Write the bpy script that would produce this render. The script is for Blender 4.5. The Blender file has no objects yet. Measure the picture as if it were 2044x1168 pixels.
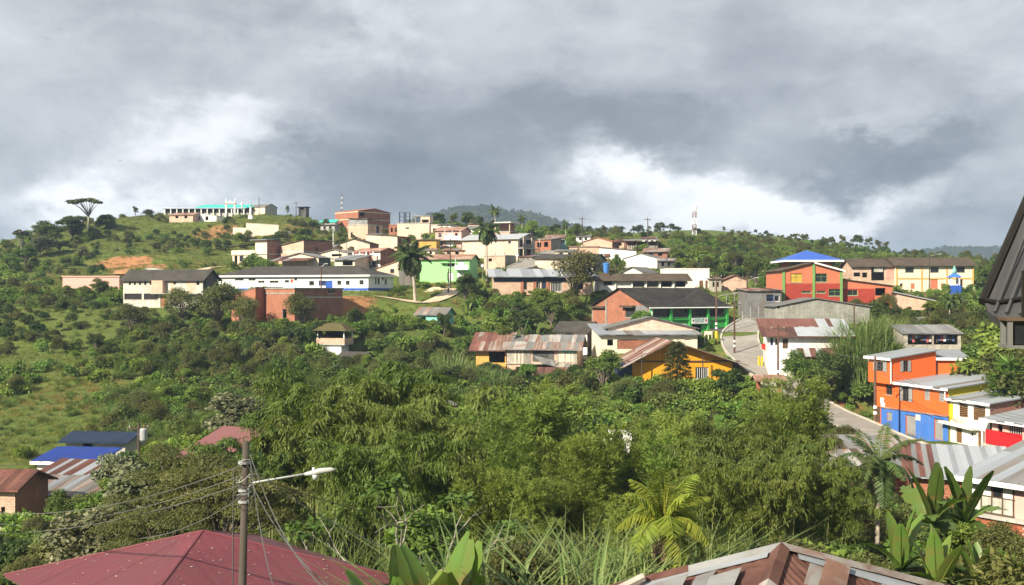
import bpy, math, random
import numpy as np
from mathutils import Vector, Matrix
R = math.radians
rng = np.random.default_rng(7); random.seed(7)
sc = bpy.context.scene
col = sc.collection
# ------------------------------------------------------------------ camera
F, CX, HY = 2200.0, 1022.0, 584.0          # focal length and principal point of the photograph, in its pixels
cam = bpy.data.cameras.new('camera'); cam_o = bpy.data.objects.new('camera', cam); col.objects.link(cam_o)
cam.sensor_fit = 'HORIZONTAL'; cam.sensor_width = 36.0; cam.lens = 36.0*F/2044.0
cam.clip_start = 0.1; cam.clip_end = 12000
cam_o.location = (0, 0, 0); cam_o.rotation_euler = (R(90), 0, 0)
sc.camera = cam_o
# ------------------------------------------------------------------ node helpers
class NT:
    def __init__(s, tree): s.t = tree; tree.nodes.clear()
    def n(s, typ, **kw):
        nd = s.t.nodes.new(typ)
        for k, v in kw.items():
            if k.startswith('i_'):
                nd.inputs[int(k[2:]) if k[2:].isdigit() else k[2:].replace('_', ' ')].default_value = v
            else: setattr(nd, k, v)
        return nd
    def l(s, a, b): s.t.links.new(a, b)
    def put(s, inp, v):
        if isinstance(v, (int, float, tuple, list)): inp.default_value = v
        else: s.l(v, inp)
    def m(s, op, a, b=None, c=None, clamp=False):
        nd = s.t.nodes.new('ShaderNodeMath'); nd.operation = op; nd.use_clamp = clamp
        for i, v in enumerate((a, b, c)):
            if v is not None: s.put(nd.inputs[i], v)
        return nd.outputs[0]
    def mix(s, f, a, b, bt='MIX'):
        nd = s.t.nodes.new('ShaderNodeMix'); nd.data_type = 'RGBA'; nd.blend_type = bt
        s.put(nd.inputs[0], f); s.put(nd.inputs[6], a); s.put(nd.inputs[7], b)
        return nd.outputs[2]
    def noise(s, vec, scale, detail=4, rough=.55, dist=0):
        nd = s.n('ShaderNodeTexNoise'); nd.inputs['Scale'].default_value = scale; nd.inputs['Detail'].default_value = detail
        nd.inputs['Roughness'].default_value = rough; nd.inputs['Distortion'].default_value = dist
        if vec is not None: s.l(vec, nd.inputs['Vector'])
        return nd.outputs['Fac']
    def ramp(s, f, stops):
        nd = s.t.nodes.new('ShaderNodeValToRGB'); cr = nd.color_ramp
        while len(cr.elements) < len(stops): cr.elements.new(.5)
        for e, (p, c) in zip(cr.elements, stops):
            e.position = p; e.color = (c, c, c, 1) if isinstance(c, (int, float)) else (*c, 1)
        s.l(f, nd.inputs[0]); return nd.outputs[0]
    def scale(s, vec, v):
        nd = s.n('ShaderNodeMapping'); nd.inputs['Scale'].default_value = v; s.l(vec, nd.inputs[0]); return nd.outputs[0]
# ------------------------------------------------------------------ sky and sun
HAZE = .00026
SUN_AZ, SUN_EL = R(45), R(33)               # to the left of and behind the camera
S = Vector((-math.sin(SUN_AZ)*math.cos(SUN_EL), -math.cos(SUN_AZ)*math.cos(SUN_EL), math.sin(SUN_EL)))
world = bpy.data.worlds.new('World'); sc.world = world; world.use_nodes = True
w = NT(world.node_tree)
sky = w.n('ShaderNodeTexSky', sky_type='NISHITA', sun_disc=False, sun_elevation=SUN_EL, sun_rotation=math.atan2(S.x, S.y))
bg0 = w.n('ShaderNodeBackground'); bg0.inputs[1].default_value = .07; w.l(sky.outputs[0], bg0.inputs[0])
tc = w.n('ShaderNodeTexCoord').outputs['Generated']
sx = w.n('ShaderNodeSeparateXYZ'); w.l(tc, sx.inputs[0])
az = w.m('ARCTAN2', sx.outputs[0], sx.outputs[1]); el = w.m('ARCSINE', sx.outputs[2])
cv = w.n('ShaderNodeCombineXYZ'); w.l(tc, cv.inputs[0])
strm = w.scale(tc, (1, 1, 1.7))
wn = w.n('ShaderNodeTexNoise'); wn.inputs['Scale'].default_value = 5; wn.inputs['Detail'].default_value = 9; wn.inputs['Roughness'].default_value = .66
w.l(strm, wn.inputs['Vector'])
ws = w.n('ShaderNodeSeparateColor'); w.l(wn.outputs['Color'], ws.inputs[0])
az2 = w.m('ADD', az, w.m('MULTIPLY', w.m('SUBTRACT', ws.outputs[0], .5), .34))
el2 = w.m('ADD', el, w.m('MULTIPLY', w.m('SUBTRACT', ws.outputs[1], .5), .17))
blobs = [(420, 290, 190, 50, .20), (560, 250, 120, 30, .08), (170, 360, 110, 50, .16), (1330, 335, 170, 34, .28), (1640, 425, 200, 40, .40), (1480, 395, 170, 40, .26),
         (760, 80, 70, 80, .10), (1930, 70, 220, 90, .06), (180, 120, 260, 60, .05), (1250, 450, 260, 30, .14), (260, 395, 260, 34, .24), (1720, 250, 90, 25, .12),
         (1790, 320, 150, 55, -.30), (1150, 245, 480, 60, -.16), (720, 370, 240, 60, -.22), (980, 375, 240, 55, -.14), (700, 430, 300, 25, -.08),
         (50, 485, 100, 40, -.10), (1960, 460, 170, 45, -.16), (60, 330, 110, 40, -.06), (520, 60, 260, 50, -.08), (1450, 90, 300, 60, -.05)]
tot = None
for px, py, sw, sh, wt in blobs:
    a0, e0 = math.atan((px-CX)/F), math.atan((HY-py)/F)
    da = w.m('DIVIDE', w.m('SUBTRACT', az2, a0), sw/F); de = w.m('DIVIDE', w.m('SUBTRACT', el2, e0), sh/F)
    g = w.m('MULTIPLY', w.m('EXPONENT', w.m('MULTIPLY', w.m('ADD', w.m('MULTIPLY', da, da), w.m('MULTIPLY', de, de)), -1)), wt)
    tot = g if tot is None else w.m('ADD', tot, g)
n1 = w.noise(strm, 3.0, 9, .58, .6); n2 = w.noise(strm, 13, 10, .62, .4)
val = w.m('ADD', w.m('ADD', .545, w.m('MULTIPLY', tot, 1.6)), w.m('ADD', w.m('MULTIPLY', w.m('SUBTRACT', n1, .5), .62), w.m('MULTIPLY', w.m('SUBTRACT', n2, .5), .42)))
cloud = w.ramp(val, [(.0, (.15, .165, .19)), (.3, (.235, .252, .28)), (.5, (.395, .412, .435)), (.70, (.60, .62, .64)), (.90, (.88, .89, .90)), (1, (1.0, 1.0, 1.0))])
bg1 = w.n('ShaderNodeBackground'); w.l(cloud, bg1.inputs[0]); bg1.inputs[1].default_value = .65
mx = w.n('ShaderNodeMixShader'); mx.inputs[0].default_value = .94; w.l(bg0.outputs[0], mx.inputs[1]); w.l(bg1.outputs[0], mx.inputs[2])
wo = w.n('ShaderNodeOutputWorld'); w.l(mx.outputs[0], wo.inputs[0])
sun = bpy.data.lights.new('sun', 'SUN'); sun.energy = 5.0; sun.angle = R(.6); sun.color = (1, .90, .71)
sun_o = bpy.data.objects.new('sun', sun); col.objects.link(sun_o)
sun_o.rotation_euler = (-S).to_track_quat('-Z', 'Y').to_euler(); sun_o.location = S*400
sc.view_settings.view_transform = 'Standard'; sc.view_settings.look = 'None'; sc.view_settings.exposure = 1.0; sc.view_settings.gamma = 1
sc.view_settings.use_curve_mapping = False
cy = sc.cycles; cy.use_denoising = True; cy.use_adaptive_sampling = True; cy.adaptive_threshold = .015
cy.max_bounces = 6; cy.diffuse_bounces = 3; cy.glossy_bounces = 2; cy.transmission_bounces = 4; cy.volume_bounces = 0; cy.caustics_reflective = False; cy.caustics_refractive = False
# ------------------------------------------------------------------ materials
MATS = {}
def mat(name, c, rough=.8, var=.25, scale=.6, streak=0., dirt=None, bump=0., spec=.3, rnd=0., kind=None, c2=None, metal=0.):
    if name in MATS: return MATS[name]
    m = bpy.data.materials.new(name); m.use_nodes = True; MATS[name] = m
    t = NT(m.node_tree)
    out = t.n('ShaderNodeOutputMaterial'); b = t.n('ShaderNodeBsdfPrincipled'); t.l(b.outputs[0], out.inputs[0])
    b.inputs['Roughness'].default_value = rough; b.inputs['Specular IOR Level'].default_value = spec; b.inputs['Metallic'].default_value = metal
    tcn = t.n('ShaderNodeTexCoord'); ob = tcn.outputs['Object']
    oi = t.n('ShaderNodeObjectInfo')
    off = t.n('ShaderNodeVectorMath', operation='ADD'); t.l(ob, off.inputs[0])
    sc3 = t.n('ShaderNodeVectorMath', operation='SCALE'); t.l(oi.outputs['Location'], sc3.inputs[0]); sc3.inputs['Scale'].default_value = .37; t.l(sc3.outputs[0], off.inputs[1])
    ob = off.outputs[0]
    f = t.noise(ob, scale, 6, .65, .4)
    lo = tuple(x*(1-var) for x in c); hi = tuple(min(1, x*(1+var*.6)) for x in c)
    colr = t.ramp(f, [(.3, lo), (.7, hi)])
    if c2:
        f2 = t.noise(ob, scale*.7, 7, .7, .8); colr = t.mix(t.ramp(f2, [(.46, 0.), (.6, 1.)]), colr, (*c2, 1))
    if kind == 'brick':
        sp = t.n('ShaderNodeSeparateXYZ'); t.l(ob, sp.inputs[0]); cb = t.n('ShaderNodeCombineXYZ')
        t.l(t.m('ADD', sp.outputs[0], sp.outputs[1]), cb.inputs[0]); t.l(sp.outputs[2], cb.inputs[1])
        br = t.n('ShaderNodeTexBrick'); t.l(cb.outputs[0], br.inputs['Vector']); br.inputs['Scale'].default_value = 1
        br.inputs['Brick Width'].default_value = .36; br.inputs['Row Height'].default_value = .17; br.inputs['Mortar Size'].default_value = .018
        br.inputs['Color1'].default_value = (1, 1, 1, 1); br.inputs['Color2'].default_value = (.72, .72, .72, 1); br.inputs['Mortar'].default_value = (1.25, 1.3, 1.35, 1)
        colr = t.mix(1, colr, br.outputs['Color'], 'MULTIPLY')
    if streak:
        sv = t.scale(ob, (2.2, 2.2, .18)); f3 = t.noise(sv, 1.4, 6, .7); f4 = t.noise(ob, .45, 8, .7, .6)
        colr = t.mix(t.m('MULTIPLY', t.ramp(f4, [(.5, 0.), (.72, .7)]), streak), colr, (*(dirt or (.12, .10, .08)), 1)); colr = t.mix(t.m('MULTIPLY', t.ramp(f3, [(.42, 0.), (.70, 1.)]), streak), colr, (*(dirt or (.12, .10, .08)), 1))
    if rnd:
        hsv = t.n('ShaderNodeHueSaturation'); t.l(colr, hsv.inputs['Color']); t.l(t.m('MULTIPLY_ADD', oi.outputs['Random'], rnd*2, 1-rnd), hsv.inputs['Value']); colr = hsv.outputs[0]
    t.l(colr, b.inputs['Base Color'])
    fr = t.noise(ob, scale*9, 3)
    if bump:
        bp = t.n('ShaderNodeBump'); bp.inputs['Strength'].default_value = bump; bp.inputs['Distance'].default_value = .05; t.l(fr, bp.inputs['Height']); t.l(bp.outputs[0], b.inputs['Normal'])
    return m
def leafmat(name, c1, c2, trans=.3, rough=.5, spec=.25, mottle=False):
    if name in MATS: return MATS[name]
    m = bpy.data.materials.new(name); m.use_nodes = True; MATS[name] = m
    t = NT(m.node_tree); out = t.n('ShaderNodeOutputMaterial'); b = t.n('ShaderNodeBsdfPrincipled')
    g = t.n('ShaderNodeNewGeometry'); oi = t.n('ShaderNodeObjectInfo')
    c = t.mix(g.outputs['Random Per Island'], (*c1, 1), (*c2, 1))
    if mottle:
        ob = t.n('ShaderNodeTexCoord').outputs['Object']; c = t.mix(t.ramp(t.noise(ob, 2.2, 6, .7, .4), [(.35, 0.), (.68, .75)]), c, (c1[0]*1.5, c1[1]*.75, c1[2], 1)); c = t.mix(t.ramp(t.noise(ob, 1.1, 5, .7), [(.62, 0.), (.72, .8)]), c, (.20, .14, .05, 1))
    hs = t.n('ShaderNodeHueSaturation'); t.l(c, hs.inputs['Color'])
    t.l(t.m('MULTIPLY_ADD', oi.outputs['Random'], .45, .78), hs.inputs['Value'])
    rr = t.m('FRACT', t.m('MULTIPLY', oi.outputs['Random'], 7.31)); t.l(t.m('MULTIPLY_ADD', rr, .04, .485), hs.inputs['Hue'])
    t.l(hs.outputs[0], b.inputs['Base Color']); b.inputs['Roughness'].default_value = rough; b.inputs['Specular IOR Level'].default_value = spec
    tr = t.n('ShaderNodeBsdfTranslucent'); t.l(t.mix(1, hs.outputs[0], (1.25, 1.3, .55, 1), 'MULTIPLY'), tr.inputs[0])
    mxs = t.n('ShaderNodeMixShader'); mxs.inputs[0].default_value = trans; t.l(b.outputs[0], mxs.inputs[1]); t.l(tr.outputs[0], mxs.inputs[2]); t.l(mxs.outputs[0], out.inputs[0])
    return m
D = dict
def M(k):
    if k in MATS: return MATS[k]
    a = MD[k]; return mat(k, *a[0:1], **(a[1] if len(a) > 1 else {}))
MD = {
 'white':    [(.78, .77, .74), D(streak=.4, dirt=(.42, .37, .3), var=.1)], 'cleanwhite': [(.80, .81, .82), D(streak=.05, var=.04)],
 'cream':    [(.72, .61, .49), D(streak=.45, dirt=(.34, .24, .17), var=.15)], 'creamyellow': [(.70, .64, .50), D(streak=.12, var=.06)],
 'brickpale': [(.55, .36, .265), D(kind='brick', streak=.4, dirt=(.52, .42, .34), var=.25)], 'brickpink': [(.68, .51, .41), D(kind='brick', streak=.4, dirt=(.34, .22, .15), var=.2)],
 'brick':    [(.34, .135, .08), D(kind='brick', streak=.2, dirt=(.16, .10, .08), var=.25)], 'brickdark': [(.27, .12, .085), D(kind='brick', streak=.3, var=.3)],  # the darker brick also paints shade onto right-hand side walls
 'block':    [(.30, .29, .26), D(kind='brick', streak=.45, dirt=(.07, .07, .06), var=.3)], 'concrete': [(.42, .41, .38), D(streak=.35, dirt=(.14, .13, .12), var=.2)],
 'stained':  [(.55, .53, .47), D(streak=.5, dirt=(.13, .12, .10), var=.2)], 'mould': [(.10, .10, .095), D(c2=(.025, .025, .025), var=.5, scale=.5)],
 'asb':      [(.050, .045, .040), D(streak=.3, dirt=(.10, .09, .075), var=.45, rough=.9)], 'asbbrown': [(.085, .062, .042), D(var=.4, streak=.3, dirt=(.035, .03, .025), rough=.9)],
 'asbgrey':  [(.16, .16, .155), D(var=.3, streak=.3, dirt=(.06, .06, .055))], 'tarblack': [(.018, .016, .014), D(var=.4, c2=(.04, .034, .028))],
 'rust':     [(.155, .060, .045), D(var=.5, scale=1.1, c2=(.085, .036, .032), rnd=.34, streak=.3, dirt=(.24, .13, .09), rough=.75)], 'rustnear': [(.085, .034, .028), D(var=.5, scale=1.3, c2=(.13, .062, .045), rnd=.35, streak=.35, dirt=(.05, .03, .026), bump=.2)], 'rustmix': [(.20, .11, .08), D(var=.4, scale=.9, c2=(.30, .28, .26), rnd=.2)],
 'zinc':     [(.27, .295, .33), D(var=.15, scale=.5, c2=(.22, .235, .255), rough=.45, spec=.5, rnd=.08)], 'zincdull': [(.20, .205, .21), D(var=.25, c2=(.16, .14, .125), rough=.6, rnd=.2)],
 'zincrust': [(.30, .285, .27), D(var=.3, c2=(.21, .11, .075), scale=.8, rough=.65, rnd=.25)], 'zincbright': [(.37, .39, .42), D(var=.08, rough=.4, rnd=.06)],
 'maroon':   [(.150, .034, .044), D(var=.2, scale=.5, rough=.5, spec=.35, c2=(.128, .036, .042), streak=.35, dirt=(.105, .035, .04), bump=.12)], 'pinkroof': [(.27, .115, .115), D(var=.2)], 'terracotta': [(.36, .13, .07), D(var=.3, rnd=.2)],
 'tileold':  [(.23, .12, .085), D(var=.4, c2=(.33, .22, .17), rnd=.25)], 'bluepaint': [(.03, .10, .44), D(var=.12, rough=.4)], 'blueroof': [(.015, .05, .30), D(var=.18, rough=.4, spec=.4)],
 'darkblue': [(.02, .035, .075), D(var=.25, rough=.45)], 'turq': [(.05, .50, .43), D(var=.12)], 'turqpale': [(.20, .52, .48), D(var=.2, streak=.3)],
 'limegreen': [(.30, .62, .27), D(var=.06, streak=.06)], 'green':  [(.06, .40, .085), D(var=.15, streak=.3, dirt=(.02, .16, .03))], 'greentrim': [(.16, .30, .09), D(var=.15)],
 'salmon':   [(.50, .16, .085), D(var=.08, streak=.1, dirt=(.3, .1, .06))], 'redpaint': [(.33, .045, .03), D(kind='brick', var=.1)], 'orange': [(.72, .125, .024), D(var=.1, streak=.3, dirt=(.5, .12, .03))],
 'bluewall': [(.035, .15, .52), D(var=.12, streak=.3, dirt=(.2, .25, .4))], 'yellow': [(.70, .31, .010), D(var=.12, streak=.3, dirt=(.4, .22, .02))], 'yellowgreen': [(.50, .42, .02), D(var=.1)],
 'pink':     [(.66, .38, .33), D(var=.08, streak=.1)], 'plank': [(.40, .37, .32), D(var=.35, scale=2, rnd=.3, streak=.4)], 'wood': [(.10, .065, .04), D(var=.4, scale=2)], 'woodbrown': [(.17, .09, .035), D(var=.25, scale=2)],
 'ochre':    [(.62, .36, .09), D(var=.15, streak=.25)], 'banner': [(.46, .012, .018), D(var=.1, rough=.6)], 'glass': [(.018, .022, .026), D(rough=.12, spec=.6, var=.3)], 'dark': [(.012, .011, .010), D(var=.4)],
 'curtain':  [(.62, .62, .60), D(var=.25, scale=4)], 'greyshutter': [(.27, .27, .27), D(var=.2, scale=2)], 'curtainy': [(.55, .35, .05), D(var=.3)], 'metal': [(.35, .36, .37), D(rough=.45, spec=.5)], 'lampmetal': [(.40, .41, .41), D(rough=.4, spec=.5, var=.1)],
 'pole':     [(.062, .053, .045), D(var=.3, scale=1.5, streak=.4, dirt=(.10, .07, .05))], 'polerust': [(.12, .065, .045), D(var=.4, scale=1.2)], 'wire': [(.10, .10, .10), D()], 'roadc': [(.30, .28, .25), D(var=.28, scale=.35, c2=(.24, .22, .20), streak=.3, dirt=(.15, .13, .11))],
 'asphalt':  [(.10, .10, .10), D(var=.3)], 'soil': [(.38, .17, .08), D(var=.35, scale=.5, c2=(.30, .20, .10), bump=.5)], 'sandc': [(.55, .43, .30), D(var=.25)], 'kerb': [(.45, .42, .36), D(var=.25)], 'yellowpost': [(.70, .42, .03), D(var=.2)],
 'bark':     [(.16, .135, .105), D(var=.4, scale=2)], 'barkpale': [(.30, .28, .235), D(var=.3, scale=2)], 'bambooculm': [(.20, .22, .08), D(var=.4)], 'palmtrunk': [(.40, .35, .28), D(var=.35, scale=2)], 'thatch': [(.10, .042, .012), D()],
 'deadleaf': [(.28, .20, .13), D(var=.4)], 'tank': [(.06, .20, .55), D(rough=.4, var=.1)], 'cloth1': [(.6, .6, .62), D()], 'cloth2': [(.1, .14, .3), D()], 'cloth3': [(.45, .12, .14), D()], 'tarp': [(.22, .22, .22), D(var=.5)], 'darkroof': [(.055, .055, .06), D(var=.3, streak=.3, dirt=(.10, .10, .095), rough=.7, bump=.2)],
 'mortar':   [(.36, .31, .26), D(var=.2)], 'brickred': [(.36, .115, .06), D(var=.3, scale=3, rnd=.3)], 'redwhite': [(.5, .08, .05), D()], 'bird': [(.03, .03, .03), D()], 'signwhite': [(.78, .79, .8), D(var=.05)], 'signgreen': [(.05, .28, .24), D()], 'stopred': [(.5, .03, .02), D()],
}
# ------------------------------------------------------------------ mesh helpers
def mesh(name, v, f, m=None, smooth=False):
    me = bpy.data.meshes.new(name); me.from_pydata([tuple(p) for p in v], [], f)
    if m is not None: me.materials.append(M(m) if isinstance(m, str) else m)
    if smooth: me.polygons.foreach_set('use_smooth', [True]*len(me.polygons))
    me.update(); return me
def obj(name, me, parent=None, mw=None, **props):
    o = bpy.data.objects.new(name, me); col.objects.link(o); o.parent = parent
    if mw is not None: o.matrix_basis = mw
    for k, v in props.items(): o[k] = v
    return o
def thing(name, label, cat, loc=(0, 0, 0), rz=0, group=None, me=None, scale=1):
    o = obj(name, me); o.location = loc; o.rotation_euler = (0, 0, rz); o.scale = (scale,)*3
    o['label'] = label; o['category'] = cat
    if group: o['group'] = group
    return o
class G:                                    # collects boxes, slabs and tubes into one mesh
    def __init__(s): s.v = []; s.f = []
    def add(s, v, f):
        n = len(s.v); s.v += [tuple(p) for p in v]; s.f += [tuple(i+n for i in q) for q in f]; return s
    def box(s, x0, y0, z0, x1, y1, z1):
        return s.add([(x0, y0, z0), (x1, y0, z0), (x1, y1, z0), (x0, y1, z0), (x0, y0, z1), (x1, y0, z1), (x1, y1, z1), (x0, y1, z1)],
                     [(3, 2, 1, 0), (4, 5, 6, 7), (0, 1, 5, 4), (1, 2, 6, 5), (2, 3, 7, 6), (3, 0, 4, 7)])
    def slab(s, pts, t, down=(0, 0, -1)):   # a polygon given thickness
        n = len(pts); d = Vector(down)*t; b = [Vector(p)+d for p in pts]
        f = [tuple(range(n)), tuple(range(2*n-1, n-1, -1))]+[(i, i+n, (i+1) % n+n, (i+1) % n) for i in range(n)]
        return s.add(list(pts)+b, f)
    def tube(s, pts, rad, n=6, cap=True):
        pts = [Vector(p) for p in pts]; rad = rad if hasattr(rad, '__len__') else [rad]*len(pts); vs = []; fs = []
        for i, p in enumerate(pts):
            d = (pts[min(i+1, len(pts)-1)]-pts[max(i-1, 0)]).normalized()
            a = d.orthogonal().normalized() if abs(d.z) < .9 else Vector((1, 0, 0)); a = (a-d*a.dot(d)).normalized(); b = d.cross(a)
            for k in range(n):
                t = 2*math.pi*k/n; vs.append(p+(a*math.cos(t)+b*math.sin(t))*rad[i])
        for i in range(len(pts)-1):
            for k in range(n): fs.append((i*n+k, i*n+(k+1) % n, (i+1)*n+(k+1) % n, (i+1)*n+k))
        if cap: fs.append(tuple(range(n-1, -1, -1))); fs.append(tuple(range((len(pts)-1)*n, len(pts)*n)))
        return s.add(vs, fs)
    def bar(s, a, b, r, n=4): return s.tube([a, b], r, n)
    def build(s, name, m, parent=None, smooth=False, **p): return obj(name, mesh(name, s.v, s.f, m, smooth), parent, **p)
def P(px, py, Y): return Vector(((px-CX)/F*Y, Y, (HY-py)/F*Y))
# ------------------------------------------------------------------ house builder
HOUSES = []
def hit(p, u, px):                          # along plan direction u from p until the sight line through column px
    k = (px-CX)/F; return (k*p[1]-p[0])/(u[0]-k*u[1])
class House:
    def __init__(s, name, label, cat, side, px, Y, yaw, other, base, top, d=None, back=None, w=None, wall='brick', roof=('gx', 1.2, .5, 'asb'),
                 win=(), sink=2.0, wall2=None, sheets=None, flat=True, group=None, fascia=None, rside=None):
        s.__dict__.update(name=name, label=label, cat=cat, wall=wall, roof=roof, win=win, sink=sink, wall2=wall2, sheets=sheets, flat=flat, group=group, fascia=fascia, rside=rside)
        a = R(yaw); s.yaw = a; ux = (math.cos(a), math.sin(a)); uy = (-math.sin(a), math.cos(a)); s.ux, s.uy = ux, uy
        p = P(px, base, Y); s.z = p.z; s.h = (base-top)/F*Y
        if side == 'R':
            s.w = w or hit(p, (-ux[0], -ux[1]), other); s.x, s.y = p.x-ux[0]*s.w, p.y-ux[1]*s.w
        else:
            s.w = w or hit(p, ux, other); s.x, s.y = p.x, p.y
        s.d = d or hit(p, uy, back)
        assert 0 < s.w < 60 and 0 < s.d < 40, (name, label, s.w, s.d)
        HOUSES.append(s)
    def loc(s, x, y): return (s.x+s.ux[0]*x+s.uy[0]*y, s.y+s.ux[1]*x+s.uy[1]*y)
    def tolocal(s, X, Y): dx, dy = X-s.x, Y-s.y; return (dx*s.ux[0]+dy*s.ux[1], dx*s.uy[0]+dy*s.uy[1])
    def pix(s, face, px, py, off=0):        # the point of a face seen at a pixel: (u, v)
        dx, dz = (px-CX)/F, (HY-py)/F
        lx, ly = dx*s.ux[0]+s.ux[1], dx*s.uy[0]+s.uy[1]; ox, oy = s.tolocal(0, 0)
        if face == 'F': t = (off-oy)/ly; return ox+t*lx, t*dz-s.z
        X = s.w if face == 'R' else 0; t = (X-ox)/lx; return oy+t*ly, t*dz-s.z
    def rect(s, face, x0, y0, x1, y1):
        cy_ = (y0+y1)/2; cx_ = (x0+x1)/2
        ua = s.pix(face, x0, cy_)[0]; ub = s.pix(face, x1, cy_)[0]; va = s.pix(face, cx_, y1)[1]; vb = s.pix(face, cx_, y0)[1]
        return min(ua, ub), max(ua, ub), va, vb
    def build(s):
        s.root = thing(s.name, s.label, s.cat, (s.x, s.y, s.z), s.yaw, s.group)
        w, d, h = s.w, s.d, s.h; k, rise, ov, rm = s.roof[:4]; rf = s.roof[4] if len(s.roof) > 4 else .5
        H00 = H10 = H11 = H01 = h
        prof = {'F': [], 'B': [], 'L': [], 'R': []}
        if k == 'gx': prof['L'] = prof['R'] = [(d*rf, h+rise)]
        if k == 'gy': prof['F'] = prof['B'] = [(w*rf, h+rise)]
        if k == 'sf': H11 = H01 = h+rise
        if k == 'sb': H00 = H10 = h+rise
        if k == 'sl': H10 = H11 = h+rise
        if k == 'sr': H00 = H01 = h+rise
        ops = {'F': [], 'L': [], 'R': [], 'B': []}
        for q in s.win:
            f, x0, y0, x1, y1, kind = q[:6]
            u0, u1, v0, v1 = s.rect(f, x0, y0, x1, y1); W_ = w if f == 'F' else d
            u0, u1 = max(u0, .06), min(u1, W_-.06)
            top = min(H00, H10) if f == 'F' else min(H00, H01) if f == 'L' else min(H10, H11)
            if u1-u0 < .15 or v0 > v1: continue
            ops[f].append((u0, u1, max(v0, -.3), v1, kind, q[6] if len(q) > 6 else None, top))
        faces = {'F': ((0, 0), (1, 0), w, H00, H10, (0, 1)), 'R': ((w, 0), (0, 1), d, H10, H11, (-1, 0)), 'B': ((0, d), (1, 0), w, H01, H11, (0, -1)), 'L': ((0, 0), (0, 1), d, H00, H01, (1, 0))}
        g = G(); g2 = G()
        for f, (o, u, W_, ha, hb, inn) in faces.items():
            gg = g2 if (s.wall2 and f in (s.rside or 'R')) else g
            hm = min(ha, hb); pt = lambda a, z, dep=0: (o[0]+u[0]*a+inn[0]*dep, o[1]+u[1]*a+inn[1]*dep, z)
            op = [q for q in ops[f] if q[3] <= hm-.02]; 
            us = sorted({0, W_, *[q[0] for q in op], *[q[1] for q in op]}); vs = sorted({-s.sink, hm, *[q[2] for q in op], *[q[3] for q in op]})
            for i in range(len(us)-1):
                for j in range(len(vs)-1):
                    cu, cv_ = (us[i]+us[i+1])/2, (vs[j]+vs[j+1])/2
                    if any(q[0] < cu < q[1] and q[2] < cv_ < q[3] for q in op): continue
                    gg.add([pt(us[i], vs[j]), pt(us[i+1], vs[j]), pt(us[i+1], vs[j+1]), pt(us[i], vs[j+1])], [(0, 1, 2, 3)])
            for (u0, u1, v0, v1, *_r) in op:
                q = [(u0, v0), (u1, v0), (u1, v1), (u0, v1)]
                for i in range(4):
                    a, b = q[i], q[(i+1) % 4]; gg.add([pt(*a), pt(*b), pt(*b, .16), pt(*a, .16)], [(0, 1, 2, 3)])
            topp = [(0, hm), (W_, hm)]
            if hb > hm: topp += [(W_, hb)]
            topp += [q for q in prof[f]]
            if ha > hm: topp += [(0, ha)]
            if len(topp) > 2: gg.add([pt(a, z) for a, z in topp], [tuple(range(len(topp)))])
            for q in ops[f]:
                if q[3] > hm-.02: q = q[:4]+q[4:]
                s.opening(f, pt, u, inn, q, q[3] > hm-.02)
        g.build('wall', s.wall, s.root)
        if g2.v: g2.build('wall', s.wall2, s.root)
        # roof
        o = ov; t = .09; Q = []
        if k == 'gx':
            e = rise/(d*rf)*o; e2 = rise/(d*(1-rf))*o
            Q = [((-o, -o, h-e), (w+o, -o, h-e), (w+o, d*rf, h+rise), (-o, d*rf, h+rise)), ((w+o, d+o, h-e2), (-o, d+o, h-e2), (-o, d*rf, h+rise), (w+o, d*rf, h+rise))]
        elif k == 'gy':
            e = rise/(w*rf)*o; e2 = rise/(w*(1-rf))*o
            Q = [((-o, d+o, h-e), (-o, -o, h-e), (w*rf, -o, h+rise), (w*rf, d+o, h+rise)), ((w+o, -o, h-e2), (w+o, d+o, h-e2), (w*rf, d+o, h+rise), (w*rf, -o, h+rise))]
        elif k == 'sf': e = rise/d*o; Q = [((-o, -o, h-e), (w+o, -o, h-e), (w+o, d+o, h+rise+e), (-o, d+o, h+rise+e))]
        elif k == 'sb': e = rise/d*o; Q = [((w+o, d+o, h-e), (-o, d+o, h-e), (-o, -o, h+rise+e), (w+o, -o, h+rise+e))]
        elif k == 'sl': e = rise/w*o; Q = [((-o, d+o, h-e), (-o, -o, h-e), (w+o, -o, h+rise+e), (w+o, d+o, h+rise+e))]
        elif k == 'sr': e = rise/w*o; Q = [((w+o, -o, h-e), (w+o, d+o, h-e), (-o, d+o, h+rise+e), (-o, -o, h+rise+e))]
        elif k == 'hip':
            m_ = min(w, d)/2; e = rise/m_*o
            c = [(-o, -o, h-e), (w+o, -o, h-e), (w+o, d+o, h-e), (-o, d+o, h-e)]
            r0, r1 = ((m_, d/2, h+rise), (w-m_, d/2, h+rise)) if w >= d else ((w/2, m_, h+rise), (w/2, d-m_, h+rise))
            if w >= d: Q = [(c[0], c[1], r1, r0), (c[1], c[2], r1), (c[2], c[3], r0, r1), (c[3], c[0], r0)]
            else: Q = [(c[0], c[1], r0), (c[1], c[2], r1, r0), (c[2], c[3], r1), (c[3], c[0], r0, r1)]
        elif k == 'flat': Q = [((-o, -o, h+.12), (w+o, -o, h+.12), (w+o, d+o, h+.12), (-o, d+o, h+.12))]; t = .2
        up = Vector((0, 0, .10)) if k != 'flat' else Vector((0, 0, .09))
        Q = [[Vector(p)+up for p in q] for q in Q]; s.Q = Q
        g = G()
        for q in Q: g.slab(q, t)
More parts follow.
